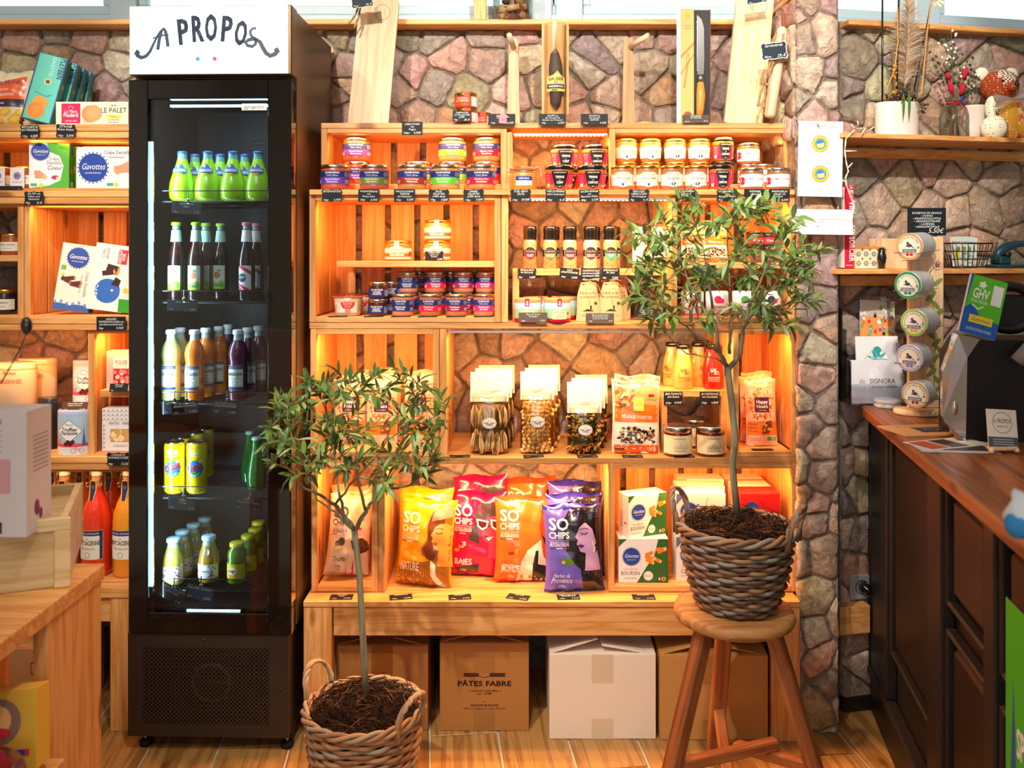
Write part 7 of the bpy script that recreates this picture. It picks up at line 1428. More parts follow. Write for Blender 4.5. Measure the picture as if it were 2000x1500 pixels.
tree('small olive tree rising from the floor basket beside the fridge', T1, [.0085, .0082, .0078, .0075, .0072, .0075],
     [(pp([(692, 1036), (672, 1008), (655, 985), (625, 968), (590, 950), (555, 905), (530, 860)], 2.10), .0058), (pp([(690, 1040), (715, 1000), (722, 985), (750, 955), (765, 925), (800, 880)], 2.10), .0060), (pp([(672, 1008, 0), (662, 960, .03), (655, 900, .06), (640, 820, .08)], 2.10), .0042), (pp([(715, 1000, 0), (700, 950, -.03), (695, 890, -.05), (700, 800, -.05)], 2.10), .0040), (pp([(692, 1036, 0), (655, 1000, -.02), (620, 975, -.05), (600, 930, -.08)], 2.10), .0036), (pp([(750, 955, 0), (800, 950, -.02), (840, 905, -.04), (870, 840, -.04)], 2.10), .0036), (pp([(655, 985, 0), (690, 940, 0), (745, 880, .04), (780, 800, .06)], 2.10), .0034)],
     (X(697, 2.1), 2.10, Z(842, 2.1), .235, .17, .170), 5, 84, .90)
T2 = pp([(1441, 1006), (1434, 950), (1430, 905), (1436, 860), (1430, 800), (1424, 745), (1420, 716)], 2.08)
tree('larger olive tree in the basket on the wooden stool', T2, [.0085, .0082, .0078, .0080, .0078, .0080, .0085],
     [(pp([(1420, 716), (1404, 690), (1400, 650), (1390, 600), (1380, 520), (1370, 470)], 2.08), .0062), (pp([(1422, 722), (1445, 690), (1452, 640), (1462, 600), (1490, 540), (1530, 470)], 2.08), .0068), (pp([(1404, 690, 0), (1370, 660, -.02), (1330, 630, -.05), (1290, 590, -.08)], 2.08), .0036), (pp([(1425, 690, 0), (1427, 640, -.03), (1425, 560, -.05), (1420, 450, -.04)], 2.08), .0042), (pp([(1452, 640, 0), (1475, 600, -.02), (1510, 560, -.05), (1550, 510, -.06)], 2.08), .0038), (pp([(1400, 650, 0), (1372, 600, .03), (1340, 540, .06), (1320, 480, .06)], 2.08), .0038), (pp([(1422, 716, 0), (1400, 700, -.04), (1340, 690, -.06), (1300, 650, -.07)], 2.08), .0028)],
     (X(1408, 2.08), 2.08, Z(522, 2.08), .250, .17, .195), 9, 96, .95)
WICK = [mat('willow_%s' % n, c, rough=.6) for n, c in (('brown', '7a5a44'), ('tan', '9a7250'), ('grey', '8a8078'), ('umber', '5e4434'))]
WICL = [mat('cane_%s' % n, c, rough=.55) for n, c in (('honey', 'c09468'), ('fawn', 'a87c58'), ('dust', 'b09a80'), ('russet', '96684a'))]
def basket(lab, cx, cy, z0, h, rb, rt, rows, mats, seed, belly=0., hang=(150, -32)):
    t = thing('wicker_basket', lab, 'basket', (cx, cy, z0)); rn = random.Random(seed); ns = 22
    def rad(u): return rb+(rt-rb)*u**.8+belly*sin(PI*u)
    G().lathe([(.001, .004), (rad(0)-.006, .004), (rad(0)-.004, .006), (rad(.5)-.008, h*.5), (rad(1)-.008, h-.02)], 28).obj('liner', mat('dark_liner_cloth', '1c1410', rough=.9), t)
    for i in range(ns):
        a = 2*PI*(i+.5)/ns; G().tube([((rad(u)-.001)*cos(a), (rad(u)-.001)*sin(a), u*h) for u in (0, .25, .5, .75, 1)], .0032, 6).obj('stake', mats[rn.randrange(4)], t)
    for j in range(rows):
        u = (j+.5)/rows; g = G(); N = ns*4; z = u*h*.95+.004; ph = PI*(j % 2); rr = rad(u)
        g.tube([((rr+.0045*cos(i*ns*PI/N*1.0+ph))*cos(2*PI*i/N), (rr+.0045*cos(i*ns*PI/N+ph))*sin(2*PI*i/N), z+.0008*sin(i*.7+j)+.0006*sin(i*ns*PI/N)) for i in range(N)], h/rows*.50, 6, closed=True)
        g.f = g.f; k = len(g.f)
        for q in range(k): g.m[q] = ((q//6)//11+j*3+(q//6)//29) % 4
        g.obj('wicker_row', mats, t)
    g = G()
    for s in range(3):
        N = 96; g.tube([((rad(1)+.003+.007*cos(i*14*PI/N+s*2.09))*cos(2*PI*i/N), (rad(1)+.003+.007*cos(i*14*PI/N+s*2.09))*sin(2*PI*i/N), h+.007*sin(i*14*PI/N+s*2.09)) for i in range(N)], .0052, 6, mi=s, closed=True)
    g.obj('rim', mats, t)
    for ha in hang:
        a = R(ha); hd = G(); e1 = Vector((cos(a), sin(a), 0)); e2 = Vector((-sin(a), cos(a), 0)); base = e1*(rad(1)+.004)
        arc = [base+e2*(.046*cos(PI*i/16))+e1*.022*sin(PI*i/16)+Vector((0, 0, -.022 if i in (0, 16) else 0))+Vector((0, 0, h+.072*sin(PI*i/16)**.7)) for i in range(17)]
        for s in range(3):
            hd.tube([p+(e1*cos(i*1.15+s*2.09)+Vector((0, 0, 1))*sin(i*1.15+s*2.09)*abs(cos(PI*i/16))+e2*sin(i*1.15+s*2.09)*abs(sin(PI*i/16)))*.0045 for i, p in enumerate(arc)], .0046, 6, mi=s)
        hd.obj('handle', mats, t)
    g = G()
    for i in range(620):
        a = rn.uniform(0, 2*PI); rr = rt*math.sqrt(rn.random())*.96; p = Vector((rr*cos(a), rr*sin(a), h-.016+.022*rn.random()+.018*(rr/rt)*rn.random())); d = Vector((-sin(a), cos(a), 0))*rn.choice([-1, 1])+Vector((rn.uniform(-.8, .8), rn.uniform(-.8, .8), rn.uniform(-.25, .5 if rn.random() < .85 else 1.4))); d.normalize(); L_ = rn.uniform(.03, .085); b = Vector((rn.uniform(-1, 1), rn.uniform(-1, 1), rn.uniform(-.3, .8)))*.010
        e_ = p+d*L_*.5; q = [p-d*L_*.5, p+b, e_]
        if math.hypot(q[2].x, q[2].y) > rt*1.08 or math.hypot(q[0].x, q[0].y) > rt*1.05: q = [v*.86+Vector((0, 0, v.z*.14)) for v in q]
        g.tube(q, [.0012, .0011, .0006], 3, c=rn.choice(['2a1a12', '3c2618', '1c120e', '5a3824', '7a5634', '34180f', '201410']), cap=False)
    g.lathe([(rt*.93, h-.022), (.001, h-.018)], 24, c='1c110c')
    m = g.obj('twig_cover', mat('birch_twigs', rough=.85, attr=True, spec=.2), None, (cx, cy, z0)); tag(m, 'tangle of fine dark twigs filling the %s' % ('raised basket on the stool' if z0 > .1 else 'floor basket'), 'twigs', None, 'stuff')
    return t
basket('light brown wicker basket standing on the floor by the bench', X(711, 2.10), 2.10, .002, .245, .092, .136, 21, WICL, 3, .004)
basket('dark grey-brown wicker basket standing on the three-legged stool', X(1438, 2.08), 2.08, .5005, .188, .088, .129, 18, WICK, 4, .006)
SX, SY = X(1433, 2.08), 2.08; st = thing('stool', 'three-legged rustic wooden stool with round seat', 'stool', (SX, SY, 0))
G().lathe([(.001, .466), (.125, .466), (.139, .474), (.142, .484), (.138, .496), (.128, .4995), (.001, .4995)], 40).obj('seat', SEATW, st)
def beam(a, b, w, mat_, nm, par, w2=None, rx=.004):
    a, b = Vector(a), Vector(b); d = (b-a); L_ = d.length; g = G(); w2 = w2 or w; x = .5*w; y = .5*w2
    g.box(-x, x, -y, y, 0, L_, b=rx); q = d.to_track_quat('Z', 'Y'); o = g.obj(nm, mat_, par, a, q.to_euler()); return o
for ang in (88, 208, 332):
    a = R(ang); beam((.235*cos(a), .235*sin(a), 0.002), (.088*cos(a), .088*sin(a), .468), .038, STOOLW, 'leg', st, .034)
def lp(ang, z): a = R(ang); r = .235-.147*z/.466; return Vector((r*cos(a), r*sin(a), z))
m1 = lp(208, .17).lerp(lp(332, .17), .62); m0 = lp(208, .17)
beam(lp(208, .165), lp(332, .165).lerp(lp(88, .165), .36), .030, STOOLW, 'stretcher', st, .024); beam(lp(332, .165), lp(332, .165).lerp(lp(88, .165), .0)*.15+lp(88, .165)*.55, .030, STOOLW, 'stretcher', st, .024); beam(lp(88, .165), lp(88, .165)*.1, .028, STOOLW, 'stretcher', st, .024)
# ------------------------------------------------------------ wall behind the counter: shelves and what stands on them
def rbox(name, lab, cat, px0, px1, py0, py1, off, dep, m=PX, b=.0015, c=None):
    a, b_ = RL(px0, off), RL(px1, off); z1, z0 = RW((px0+px1)/2, py0, off).z, RW((px0+px1)/2, py1, off).z
    return tag(G().box(a, b_, -off, -off+dep, z0, z1, b=b, c=c).xf(MR).obj(name, m), lab, cat)
rbox('shelf_plank', 'upper pine wall shelf behind the counter, with plant pot and bear', 'shelf', 1643, 2060, 265, 274.5, .16, .155)
rbox('rail', 'pine rail beneath the upper wall shelf behind the counter', 'board', 1643, 2060, 293, 312, .02, .019)
rbox('shelf_plank', 'lower pine wall shelf behind the counter, with wire basket and red book', 'shelf', 1641, 2060, 525, 535, .16, .155)
rbox('rail', 'pine rail beneath the lower wall shelf behind the counter', 'board', 1641, 2060, 537, 557, .045, .02)
rbox('shelf_plank', 'dim low shelf in the dark gap between pillar and counter', 'shelf', 1641, 1700, 1185, 1239, .05, .045)
SZ1 = RW(1700, 265, .16).z+.0005; SZ2 = RW(1700, 525, .16).z+.0005
def RP(px, off, z=0): p = RW(px, 500, off); return Vector((p.x, p.y, z))
CER = mat('white_ceramic', 'e8dcd2', rough=.35)
t = thing('flower_pot', 'oval white ribbed ceramic pot with dried flowers', 'pot', RP(1751, .085, SZ1), (0, 0, RA)); hp = .106
g = G().lathe([(.001, 0), (.92, 0)]+[(.95+.05*i/14+(.010 if i % 2 else 0), .008+(hp-.012)*i/14) for i in range(15)]+[(.95, hp), (.9, hp-.006), (.86, hp-.03), (.001, hp-.03)], 40, sx=.066, sy=.045); g.obj('pot_body', CER, t)
t = thing('dried_arrangement', 'dried pampas, berries and lichen twig in the oval white pot', 'dried flowers', RP(1751, .085, SZ1+hp-.028), (0, 0, RA)); rn = random.Random(4)
for (a, b) in (((-.045, -.06), (-.045, .35)), ((.0, -.02), (.008, .36)), ((.042, .0), (.118, .35))): G().tube([(a[0], 0, 0), (b[0], .0, b[1])], .0026, 6).obj('black_stick', BLID, t)
PAM = mat('pampas_plume', rough=.95, attr=True, spec=.1); g = G()
for i in range(1300):
    u = rn.random(); z = .08+.27*u; w_ = .062*sin(PI*min(1, u*.85+.12)); x0 = .028+.015*u; a = rn.uniform(-1, 1); b = rn.uniform(-.5, .5); g.tube([(x0, 0, z), (x0+a*w_*.5, b*w_*.5, z+.012), (x0+a*w_*1.05, b*w_, z+.016+rn.uniform(-.01, .012))], [.0005, .0005, .0002], 3, c=rn.choice(['e8d4b8', 'd8b488', 'f0e4d4', 'c89868']), cap=False)
g.tube([(.025, 0, .0), (.028, 0, .1), (.04, 0, .33)], .0016, 5, c='b88850'); g.obj('pampas_plume', PAM, t)['kind'] = 'stuff'
g = G(); bk = mat('berries', rough=.6, attr=True)
for i in range(120):
    a = rn.uniform(0, 6.3); r = rn.uniform(0, 1); x = .006+.056*r*cos(a); y = -.012+.036*r*sin(a)-.012; z = .035+.022*(1-r)+rn.uniform(-.01, .012)-(.03 if x > .03 and rn.random() < .5 else 0); y -= .028 if x > .03 and z < .03 else 0; g.ball(x, y, z, .0042, n=7, m=4, c=rn.choice(['5c4430', '46342a', '7a5a3c', '3a2c24']))
g.obj('berries', bk, t)['kind'] = 'stuff'
LCH = mat('bark_lichen', rough=.9, attr=True); g = G().tube([(-.016, -.01, .02), (-.013, -.01, .10), (-.018, -.01, .18)], [.006, .0055, .006], 8, c='6a5a40')
for i in range(26): g.ball(-.016+rn.uniform(-.006, .006), -.016, .05+rn.uniform(0, .12), .0035, n=6, m=4, c=rn.choice(['f08818', 'e8a020', 'd87010']))
g.obj('lichen_twig', LCH, t)
ORC = mat('dry_stem', 'd89850', rough=.7); G().tube([(-.055, -.02, .035), (-.046, -.02, .06), (-.02, -.02, .12), (-.008, -.018, .20), (-.004, -.01, .30)], .002, 6).obj('dry_stem', ORC, t); G().tube([(.052, -.01, .03), (.066, -.02, .06), (.075, -.02, .14), (.092, -.01, .24), (.115, 0, .34)], .002, 6).obj('dry_stem', ORC, t)
lf = G()
for s in (-1, 1): lf.grid(lambda a, b: (-.006+s*.009+(a-.5)*.009*sin(PI*min(1, b*.9+.1)), -.050-.004*sin(b*3), .05-.085*b+.01*sin(b*3)), 2, 8)
lf.obj('strap_leaf', mat('strap_leaf', '4c7a30', rough=.4), t)
g = G()
for k, (x, z) in enumerate(((-.05, .36), (.128, .33))):
    for i in range(9): a = i*.7; g.grid(lambda u, v: (x+cos(a)*v*.02+(u-.5)*.014*sin(PI*v), -.01+sin(a*2)*v*.01, z+sin(a)*v*.017-.006*v), 2, 4)
g.obj('dry_blossom', mat('dry_petals', 'e8dcb8', rough=.9), t)
# fairy lights
def Q(px, py, off): return RW(px, py, off)
pts = [Q(*a) for a in ((1705, 261, .12), (1690, 250, .15), (1672, 252, .165), (1660, 262, .17), (1652, 272, .17), (1650, 295, .172), (1653, 318, .172), (1657, 335, .172), (1652, 345, .172), (1653, 360, .172), (1660, 380, .172), (1668, 400, .172), (1665, 420, .172), (1664, 436, .172))]
q = []; [q.append(pts[i].lerp(pts[i+1], j/4)) for i in range(len(pts)-1) for j in range(4)]
t = thing('fairy_lights', 'string of unlit clear fairy lights hanging from the upper wall shelf', 'fairy lights', q[0]); g = G()
for s in (0, PI): g.tube([v-q[0]+Vector((cos(i*.9+s), 0, sin(i*.9+s)))*.0013 for i, v in enumerate(q)], .0011, 5)
g.obj('cable', mat('clear_cable', 'e0d8b8', rough=.35), t)
for a, b in (((1672, 252), (1662, 243)), ((1676, 246), (1675, 236)), ((1690, 250), (1683, 262)), ((1698, 254), (1708, 248)), ((1652, 295), (1673, 295)), ((1656, 328), (1665, 318)), ((1654, 356), (1645, 352))): G().tube([Q(*a, .168)-q[0], Q(*b, .172)-q[0]], [.0022, .0016], 6).obj('bulb', mat('bulb_plastic', 'f0e8d0', rough=.15, coat=1), t)
# glass vase and bouquet
vz = RP(1863, .10, SZ1); VS = 1.28; t = thing('glass_vase', 'ribbed clear glass bottle vase with a striped ribbon', 'vase', vz, (0, 0, RA))
g = G(); n = 36; pr = [(.033, 0), (.0345, .004), (.0345, .055), (.030, .072), (.016, .084), (.0155, .094), (.020, .098)]
g.lathe([(.001, 0)]+pr, n); k0 = 0
for i, v in enumerate(g.v): rr = math.hypot(v[0], v[1]); s = 1+.03*cos(math.atan2(v[1], v[0])*14)*(v[2] < .07); g.v[i] = (v[0]*s, v[1]*s, v[2])
g.obj('glass_body', GLASS, t)
rb = G(); rb.tube([(.017*cos(a*PI/8), .017*sin(a*PI/8), .084) for a in range(16)], .0016, 5, c='c02838', closed=True); rb.tube([(.0, -.018, .084), (.012, -.022, .098), (.018, -.02, .096), (.004, -.019, .084)], .0014, 5, c='2048b0'); rb.tube([(0, -.018, .084), (-.012, -.02, .080), (-.016, -.02, .088), (0, -.018, .085)], .0014, 5, c='c02838'); rb.tube([(0, -.019, .084), (.002, -.036, .065), (-.008, -.038, .028)], .0013, 5, c='c02838'); rb.obj('ribbon', CLOTH, t)
t = thing('bouquet', 'dried bouquet with red bunny tails, eucalyptus and white berries', 'dried flowers', vz+Vector((0, 0, .004)), (0, 0, RA)); st_ = G(); be = G(); le = G()
for i in range(15):
    a = rn.uniform(-.9, .9); hh = rn.uniform(.15, .27)*(1-abs(a)*.35); e_ = Vector((.085*a, rn.uniform(-.02, .02), hh)); mid = Vector((.006*a, 0, .09)); pts = [Vector((rn.uniform(-.015, .015), 0, .005)), mid, mid.lerp(e_, .5)+Vector((-.004*a, 0, .01)), e_]; st_.tube(pts, .0008, 4, c=rn.choice(['5a6a3c', '6c5a3c', 'b83040']))
    if i % 3 == 2:
        for j in range(8): u = j/8; p = pts[2].lerp(e_, u)+Vector((rn.uniform(-.012, .012), rn.uniform(-.008, .008), rn.uniform(-.004, .008))); be.ball(p.x, p.y, p.z, .0032, n=7, m=4, c='ece4d0')
    else:
        for j in range(10):
            u = j/10; p = mid.lerp(e_, .25+.75*u); s = (-1)**j; k0 = len(le.v); le.ball(0, 0, 0, .0045, .0012, .0032, n=6, m=4, c=rn.choice(['3c4a30', '4a5a38', '2e3a28'])); le.xf(Matrix.Translation(p+Vector((s*.006, 0, .002))) @ Matrix.Rotation(s*.6, 4, 'Y'), k0)
st_.obj('stems', bk, t)['kind'] = 'stuff'; be.obj('white_berries', bk, t)['kind'] = 'stuff'; le.obj('eucalyptus_leaves', bk, t)['kind'] = 'stuff'
RT = mat('red_tail', 'c01030', rough=.95)
for a, b in (((-.012, .100), (-.020, .128)), ((.010, .100), (.016, .125)), ((.016, .135), (.024, .160)), ((-.020, .132), (-.026, .146))): G().tube([(a[0], -.012, a[1]), ((a[0]+b[0])/2, -.013, (a[1]+b[1])/2), (b[0], -.012, b[1])], [.003, .0065, .003], 8).obj('bunny_tail', RT, t)
t = thing('metal_bucket', 'small white metal bucket with folded rim behind the patchwork bear', 'bucket', RP(1899, .045, SZ1), (0, 0, RA)); G().lathe([(.001, 0), (.026, 0), (.0295, .03), (.0305, .032), (.0305, .036), (.0315, .038), (.0345, .082), (.0365, .084), (.0355, .086), (.033, .084), (.026, .004), (.001, .004)], 28).obj('bucket_body', CER, t)
for n_ in ('glass_vase', 'bouquet', 'metal_bucket'): bpy.data.objects[n_].scale = (1.28 if n_ != 'glass_vase' else 1.12, 1.15, 1.30)
# patchwork bear
def patch(name, c1, c2, scale, kind=0):
    m = mat(name, c1, rough=.95, spec=.1); n, l = nt(m); b = n['Principled BSDF']; tc = n.new('ShaderNodeTexCoord')
    if kind == 0:
        v = n.new('ShaderNodeTexVoronoi'); v.inputs['Scale'].default_value = scale; v.inputs['Randomness'].default_value = .15; r = n.new('ShaderNodeMath'); r.operation = 'LESS_THAN'; r.inputs[1].default_value = .22; l.new(v.outputs['Distance'], r.inputs[0])
    elif kind == 1: v = n.new('ShaderNodeTexChecker'); v.inputs['Scale'].default_value = scale; r = None
    else: v = n.new('ShaderNodeTexNoise'); v.inputs['Scale'].default_value = scale; r = n.new('ShaderNodeMath'); r.operation = 'GREATER_THAN'; r.inputs[1].default_value = .52; l.new(v.outputs[0], r.inputs[0])
    l.new(tc.outputs['Object'], v.inputs['Vector']); x = n.new('ShaderNodeMixRGB'); x.inputs[1].default_value = (*hx(c1), 1); x.inputs[2].default_value = (*hx(c2), 1); l.new((r or v).outputs[0] if r else v.outputs['Fac'], x.inputs[0]); l.new(x.outputs[0], b.inputs['Base Color']); return m
BM = [patch('dotted_rust', 'a04420', 'f0e4d0', 190), patch('gingham', 'ece4d4', '8a5c3c', 240, 1), patch('leopard', 'd8c090', '3c3020', 190, 2), patch('dotted_cream', 'eee6cc', '7a6848', 170), patch('dotted_mustard', 'c89030', 'f4ecd8', 170), patch('floral', 'd8bc80', 'd86850', 90, 2)]
bp = RP(1950, .09, SZ1+.0015); t = thing('teddy_bear', 'sitting patchwork teddy bear with gauze bow at the shelf end', 'teddy bear', bp, (0, 0, RA-.15))
def blob(nm, x, y, z, rx, ry, rz, f): g = G().ball(x, y, z, rx, ry, rz, 26, 16); g.m = [f(*[sum(g.v[i][k] for i in q)/len(q) for k in range(3)]) for q in g.f]; g.obj(nm, BM, t)
blob('body', .018, .0, .048, .040, .034, .052, lambda x, y, z: 5 if x > .020 else 4)
blob('head', .0, -.004, .118, .0385, .034, .036, lambda x, y, z: 2 if x > .018 else (1 if z > .120+x*.2 and x > -.016 else 0))
for s in (-1, 1): blob('ear', s*.032-.002, .004, .146, .015, .009, .0145, lambda x, y, z: 3)
blob('arm', -.024, -.016, .070, .014, .014, .026, lambda x, y, z: 3 if x < -.024 else 2); blob('arm', .052, -.016, .070, .014, .014, .026, lambda x, y, z: 5)
blob('leg', -.028, -.030, .026, .028, .022, .026, lambda x, y, z: 2 if x > -.014 else 3); blob('leg', .050, -.030, .026, .028, .022, .026, lambda x, y, z: 4)
G().ball(.006, -.041, .112, .013, .006, .010, 14, 8).obj('muzzle', BM[0], t)
for nm, x, y, z, r in (('eye', -.012, -.036, .124, .0032), ('eye', .020, -.032, .126, .0032), ('nose', .010, -.047, .115, .0052)): G().ball(x, y, z, r, n=10, m=6).obj(nm, BLID, t)
g = G()
for s in (-1, 1): g.grid(lambda a, b: (.006+s*b*.040, -.044+.006*sin(a*9), .084+(a-.5)*(.008+.030*b)+.006*s*b), 8, 5)
g.obj('gauze_bow', clear('gauze', 'f0eeea', rough=.6, amt=.45), t)
t.scale = (1.38,)*3
# papers pinned to the pillar
def sheet(lab, px0, px1, py0, py1, D, c, art, name='notice', rot=0, curl=.003):
    w_, h_ = (px1-px0)*D/F, (py1-py0)*D/F; g = G(); mp = lambda u, v, o=0: (u, -.001-curl*(2*u/w_)**2*(.5-v/h_)-o, v); g.grid(lambda a, b: mp((a-.5)*w_, (b-.5)*h_), 8, 10, c=c); A = Art(); art(A, w_, h_); g.art(A, mp, .012); return tag(g.obj(name, PRINT, None, P((px0+px1)/2, (py0+py1)/2, D), (0, R(rot), 0)), lab, 'notice')
def seal(A, x, y, r): A.star(x, y, r*.92, r*1.02, 26, '2858a0', 1); A.ell(x, y, r*.93, 'f4b820', 2, n=30); A.ell(x, y, r*.62, '2c78b8', 3, n=24); [A.ell(x+r*.48*cos(k*PI/6), y+r*.48*sin(k*PI/6), r*.05, 'f4e0a0', 4, n=6) for k in range(12)]; A.poly([(x-r*.42, y-r*.05), (x+r*.38, y+r*.15), (x+r*.42, y-r*.3), (x, y-r*.48), (x-r*.4, y-r*.35)], 'e8c860', 4); [A.line([(x-r*.3+i*r*.18, y-r*.40), (x-r*.1+i*r*.16, y)], r*.04, 'f8f0d0', 5) for i in range(4)]
sheet('white sheet with two blue and yellow seals on the pillar', 1558, 1645, 237, 384, 2.395, 'e4e0e4', lambda A, w, h: (A.text('QUALITÄTSZEICHEN', 0, h*.41, .0085, '5c5850', 1, w=w*.78, sh=.15, bold=-1), seal(A, 0, h*.20, .024), seal(A, .002, -h*.20, .024), A.line([(0, h*.035), (0, -h*.025)], .003, 'c0bcc0', 1), A.line([(-.012, h*.37), (0, h*.355), (.014, h*.37)], .0008, '8a8680', 1)), rot=1.2)
sheet('small white notice with one printed line, lower on the pillar', 1548, 1665, 409, 458, 2.385, 'e8e6ea', lambda A, w, h: (A.text('Für Produkte ohne deutsche Etiketten stellen wir auf Anfrage gerne eine', 0, h*.08, .0036, '50505a', 1, w=w*.92), A.text('Übersetzung zur Verfügung.', -w*.20, -h*.04, .0036, '50505a', 1, w=w*.40), A.text('Danke', -w*.36, -h*.2, .0034, '60606a', 1), A.ell(-w*.08, -h*.18, .002, 'e05840', 1)), rot=.8)
for px, py in ((1598, 240), (1602, 425)): g = G().ball(0, 0, 0, .004, n=10, m=6); g.tube([(0, -.001, -.002), (.004, -.004, -.012)], .0016, 6); tag(g.obj('push_pin', mat('clear_pin', 'c8ccd0', rough=.15, coat=1), None, P(px, py, 2.388)), 'clear push pin holding the %s on the pillar' % ('seal sheet' if py < 300 else 'small notice'), 'pin')
# lower shelf
def rth(nm, lab, cat, px, off, z=SZ2, dr=0): return thing(nm, lab, cat, RP(px, off, z), (0, 0, RA+dr))
t = rth('book', 'red book with white spine lettering standing beside the pillar', 'book', 1651, .095); w_ = .028; hb = SZ1*0+RW(1651, 362, .12).z-SZ2; G().box(-w_/2, w_/2, -.02, .10, 0, hb, b=.002, c='d8183c').obj('cover', PRINT, t); G().box(-w_/2-.003, -w_/2, -.018, .10, .002, hb-.004, c='e8e0d4').obj('pages', PRINT, t)
A = Art(); A.text('LES SORCIER', 0, hb*.30, .016, 'f4e8ec', 1, w=.10, bold=1, rot=-PI/2, al='c'); A.text('VIN', 0, hb*.74, .016, 'f4e8ec', 1, w=.034, bold=1, rot=-PI/2); A.text('LA BELLE', 0, hb*.93, .012, 'f4e8ec', 1, w=.035, rot=-PI/2); A.rect(-.010, .008, .010, .0095, 'f4e8ec', 1); G().art(A, lambda u, v, o: (u+.006 if abs(u) > .02 else u, -.0202-o, v)).obj('lettering', PRINT, t)['kind'] = 'stuff'
t = rth('tile_box', 'wooden box faced with black and white patterned tile print', 'box', 1695, .105); w_, h_ = .096, .062; G().box(-w_/2, w_/2, -.01, .06, 0, h_, b=.001, c='c88840').obj('box_body', PRINT, t); A = Art(); A.rect(-w_/2+.002, 0, w_/2-.002, h_-.008, 'ead8b8')
for i in range(4):
    for j in range(2):
        x, y = -w_/2+w_/8+i*w_/4, .014+j*.026; A.star(x, y, .004, .0105, 8, '2a2424', 2); A.ell(x, y, .004, 'ead8b8', 3, n=8); A.ring(x, y, .0025, .001, '2a2424', 4, n=8); A.star(x+w_/8, y+.013, .002, .006, 4, '6a5848', 2)
G().art(A, flat(0, 0, -.0101)).obj('print', PRINT, t)
tag(rbox('wooden_tray', 'x', 'tray', 1724, 1790, 466, 525, .10, .07, BEECH), 'plain pale wooden tray on edge behind the pastille stand', 'tray')
g = G().lathe([(.001, 0), (.008, 0), (.013, .03), (.008, .055), (.004, .058), (.001, .058)], 12); tag(g.obj('dark_ornament', BLID, None, RP(1722, .14, SZ2)), 'small glossy dark drop-shaped object at the end of the tile box', 'ornament')
p = RP(1810, .12, 0); price('large black chalk board listing sweets behind the pastille stand', 1810, 433, 75, 54, 2.44, ('BONBONS DE FRANCE', '• HONIG', '• MINZE/EUKALYPTUS', '• ORANGE/ZITRONE', '• LAVENDEL', '• HONIG/PROPOLIS'), '', '5,50€', cat='chalk board', name='chalk_board', col='121c22', grp='big chalk boards', big=.14)
t = rth('wire_basket', 'black wire basket filled with seed packets on the lower wall shelf', 'basket', 1885, .10); g = G(); wt, wb, hb = .060, .044, .068
def rect4(w, d, z): return [(-w, -d, z), (w, -d, z), (w, d, z), (-w, d, z)]
for u in (0, .33, .66, 1): g.tube(rect4(wb+(wt-wb)*u, .028+.010*u, .003+hb*u), .0017 if u < 1 else .0024, 5, closed=True)
for i in range(7):
    for s in (-1, 1): a = -1+2*i/6; g.tube([(a*wb, s*.028, .003), (a*wt, s*.038, hb)], .0013, 5)
for i in range(3):
    for s in (-1, 1): a = -.6+.6*i; g.tube([(s*wb, a*.028, .003), (s*wt, a*.038, hb)], .0013, 5)
g.obj('wire_frame', BLID, t)
for i, (x, c, r_) in enumerate(((-.034, 'd8d4cc', -6), (-.010, 'ccd4c8', 2), (.014, 'c8dce0', 8), (.034, 'e0e0d8', 12), (.0, 'e4dcd0', -2))):
    w_, h_ = .036, .085; g = G().box(-w_/2, w_/2, 0, .002, 0, h_, b=.0005, c=c); A = Art(); A.text(('Blumen', 'Kräuter', 'Samen', 'Wiese', 'Minze')[i], 0, h_*.78, .007, '304050', 1, w=.028, sh=.2); A.rect(-.008, .02, .008, .045, ('d8d040', '60a0c0', '88b048', 'e07850', '50a070')[i], 1); A.ell(.004, .05, .007, '6a8a3c', 2); g.art(A, flat(0, 0, -.0001))
    o = g.obj('seed_packet', PRINT, None, MR @ Vector((RL(1885, .10)+x*.9, -.10-.012+i*.009, SZ2+.006)), (R(-4), R(r_*.6), RA)); tag(o, 'seed packet in the black wire basket, printed %s' % ('with a yellow patch', 'with a blue patch', 'with a green patch', 'with an orange patch', 'with a teal patch')[i], 'seed packet', 'seed packets in the wire basket')
t = rth('hole_punch', 'dark teal desk hole punch at the end of the lower wall shelf', 'hole punch', 1968, .10); TE = mat('teal_paint', '0e4450', rough=.35, coat=.3); G().box(-.055, .07, -.03, .03, 0, .010, b=.003).obj('base', TE, t)
g = G().tube([(-.040, 0, .020), (-.032, 0, .042), (-.008, 0, .060), (.03, 0, .070), (.075, 0, .072)], [.010, .014, .014, .011, .008], 10); g.obj('lever', TE, t); G().box(-.042, -.004, -.022, .022, .010, .034, b=.004).obj('body', TE, t); G().lathe([(.001, -.024), (.008, -.024), (.008, .024), (.001, .024)], 14).xf(Matrix.Translation((-.014, 0, .040)) @ Matrix.Rotation(PI/2, 4, 'X')).obj('axle', BLID, t)
t = thing('wall_socket', 'grey wall socket in the shadow between pillar and counter', 'socket', RW(1682, 1146, .02), (0, 0, RA)); GW = mat('socket_plastic', '8c9094', rough=.5); G().box(-.036, .036, -.004, .006, -.036, .036, b=.003).obj('frame', GW, t); G().lathe([(.021, 0), (.019, .001), (.018, -.004), (.001, -.004)], 20).xf(Matrix.Translation((0, -.0042, 0)) @ Matrix.Rotation(PI/2, 4, 'X')).obj('insert', BLID, t)
G().lathe([(.001, 0), (.017, 0), (.015, .022), (.004, .026), (.003, .04)], 16).xf(Matrix.Translation((.004, -.004, 0)) @ Matrix.Rotation(PI/2, 4, 'X')).obj('plug', BLID, t)

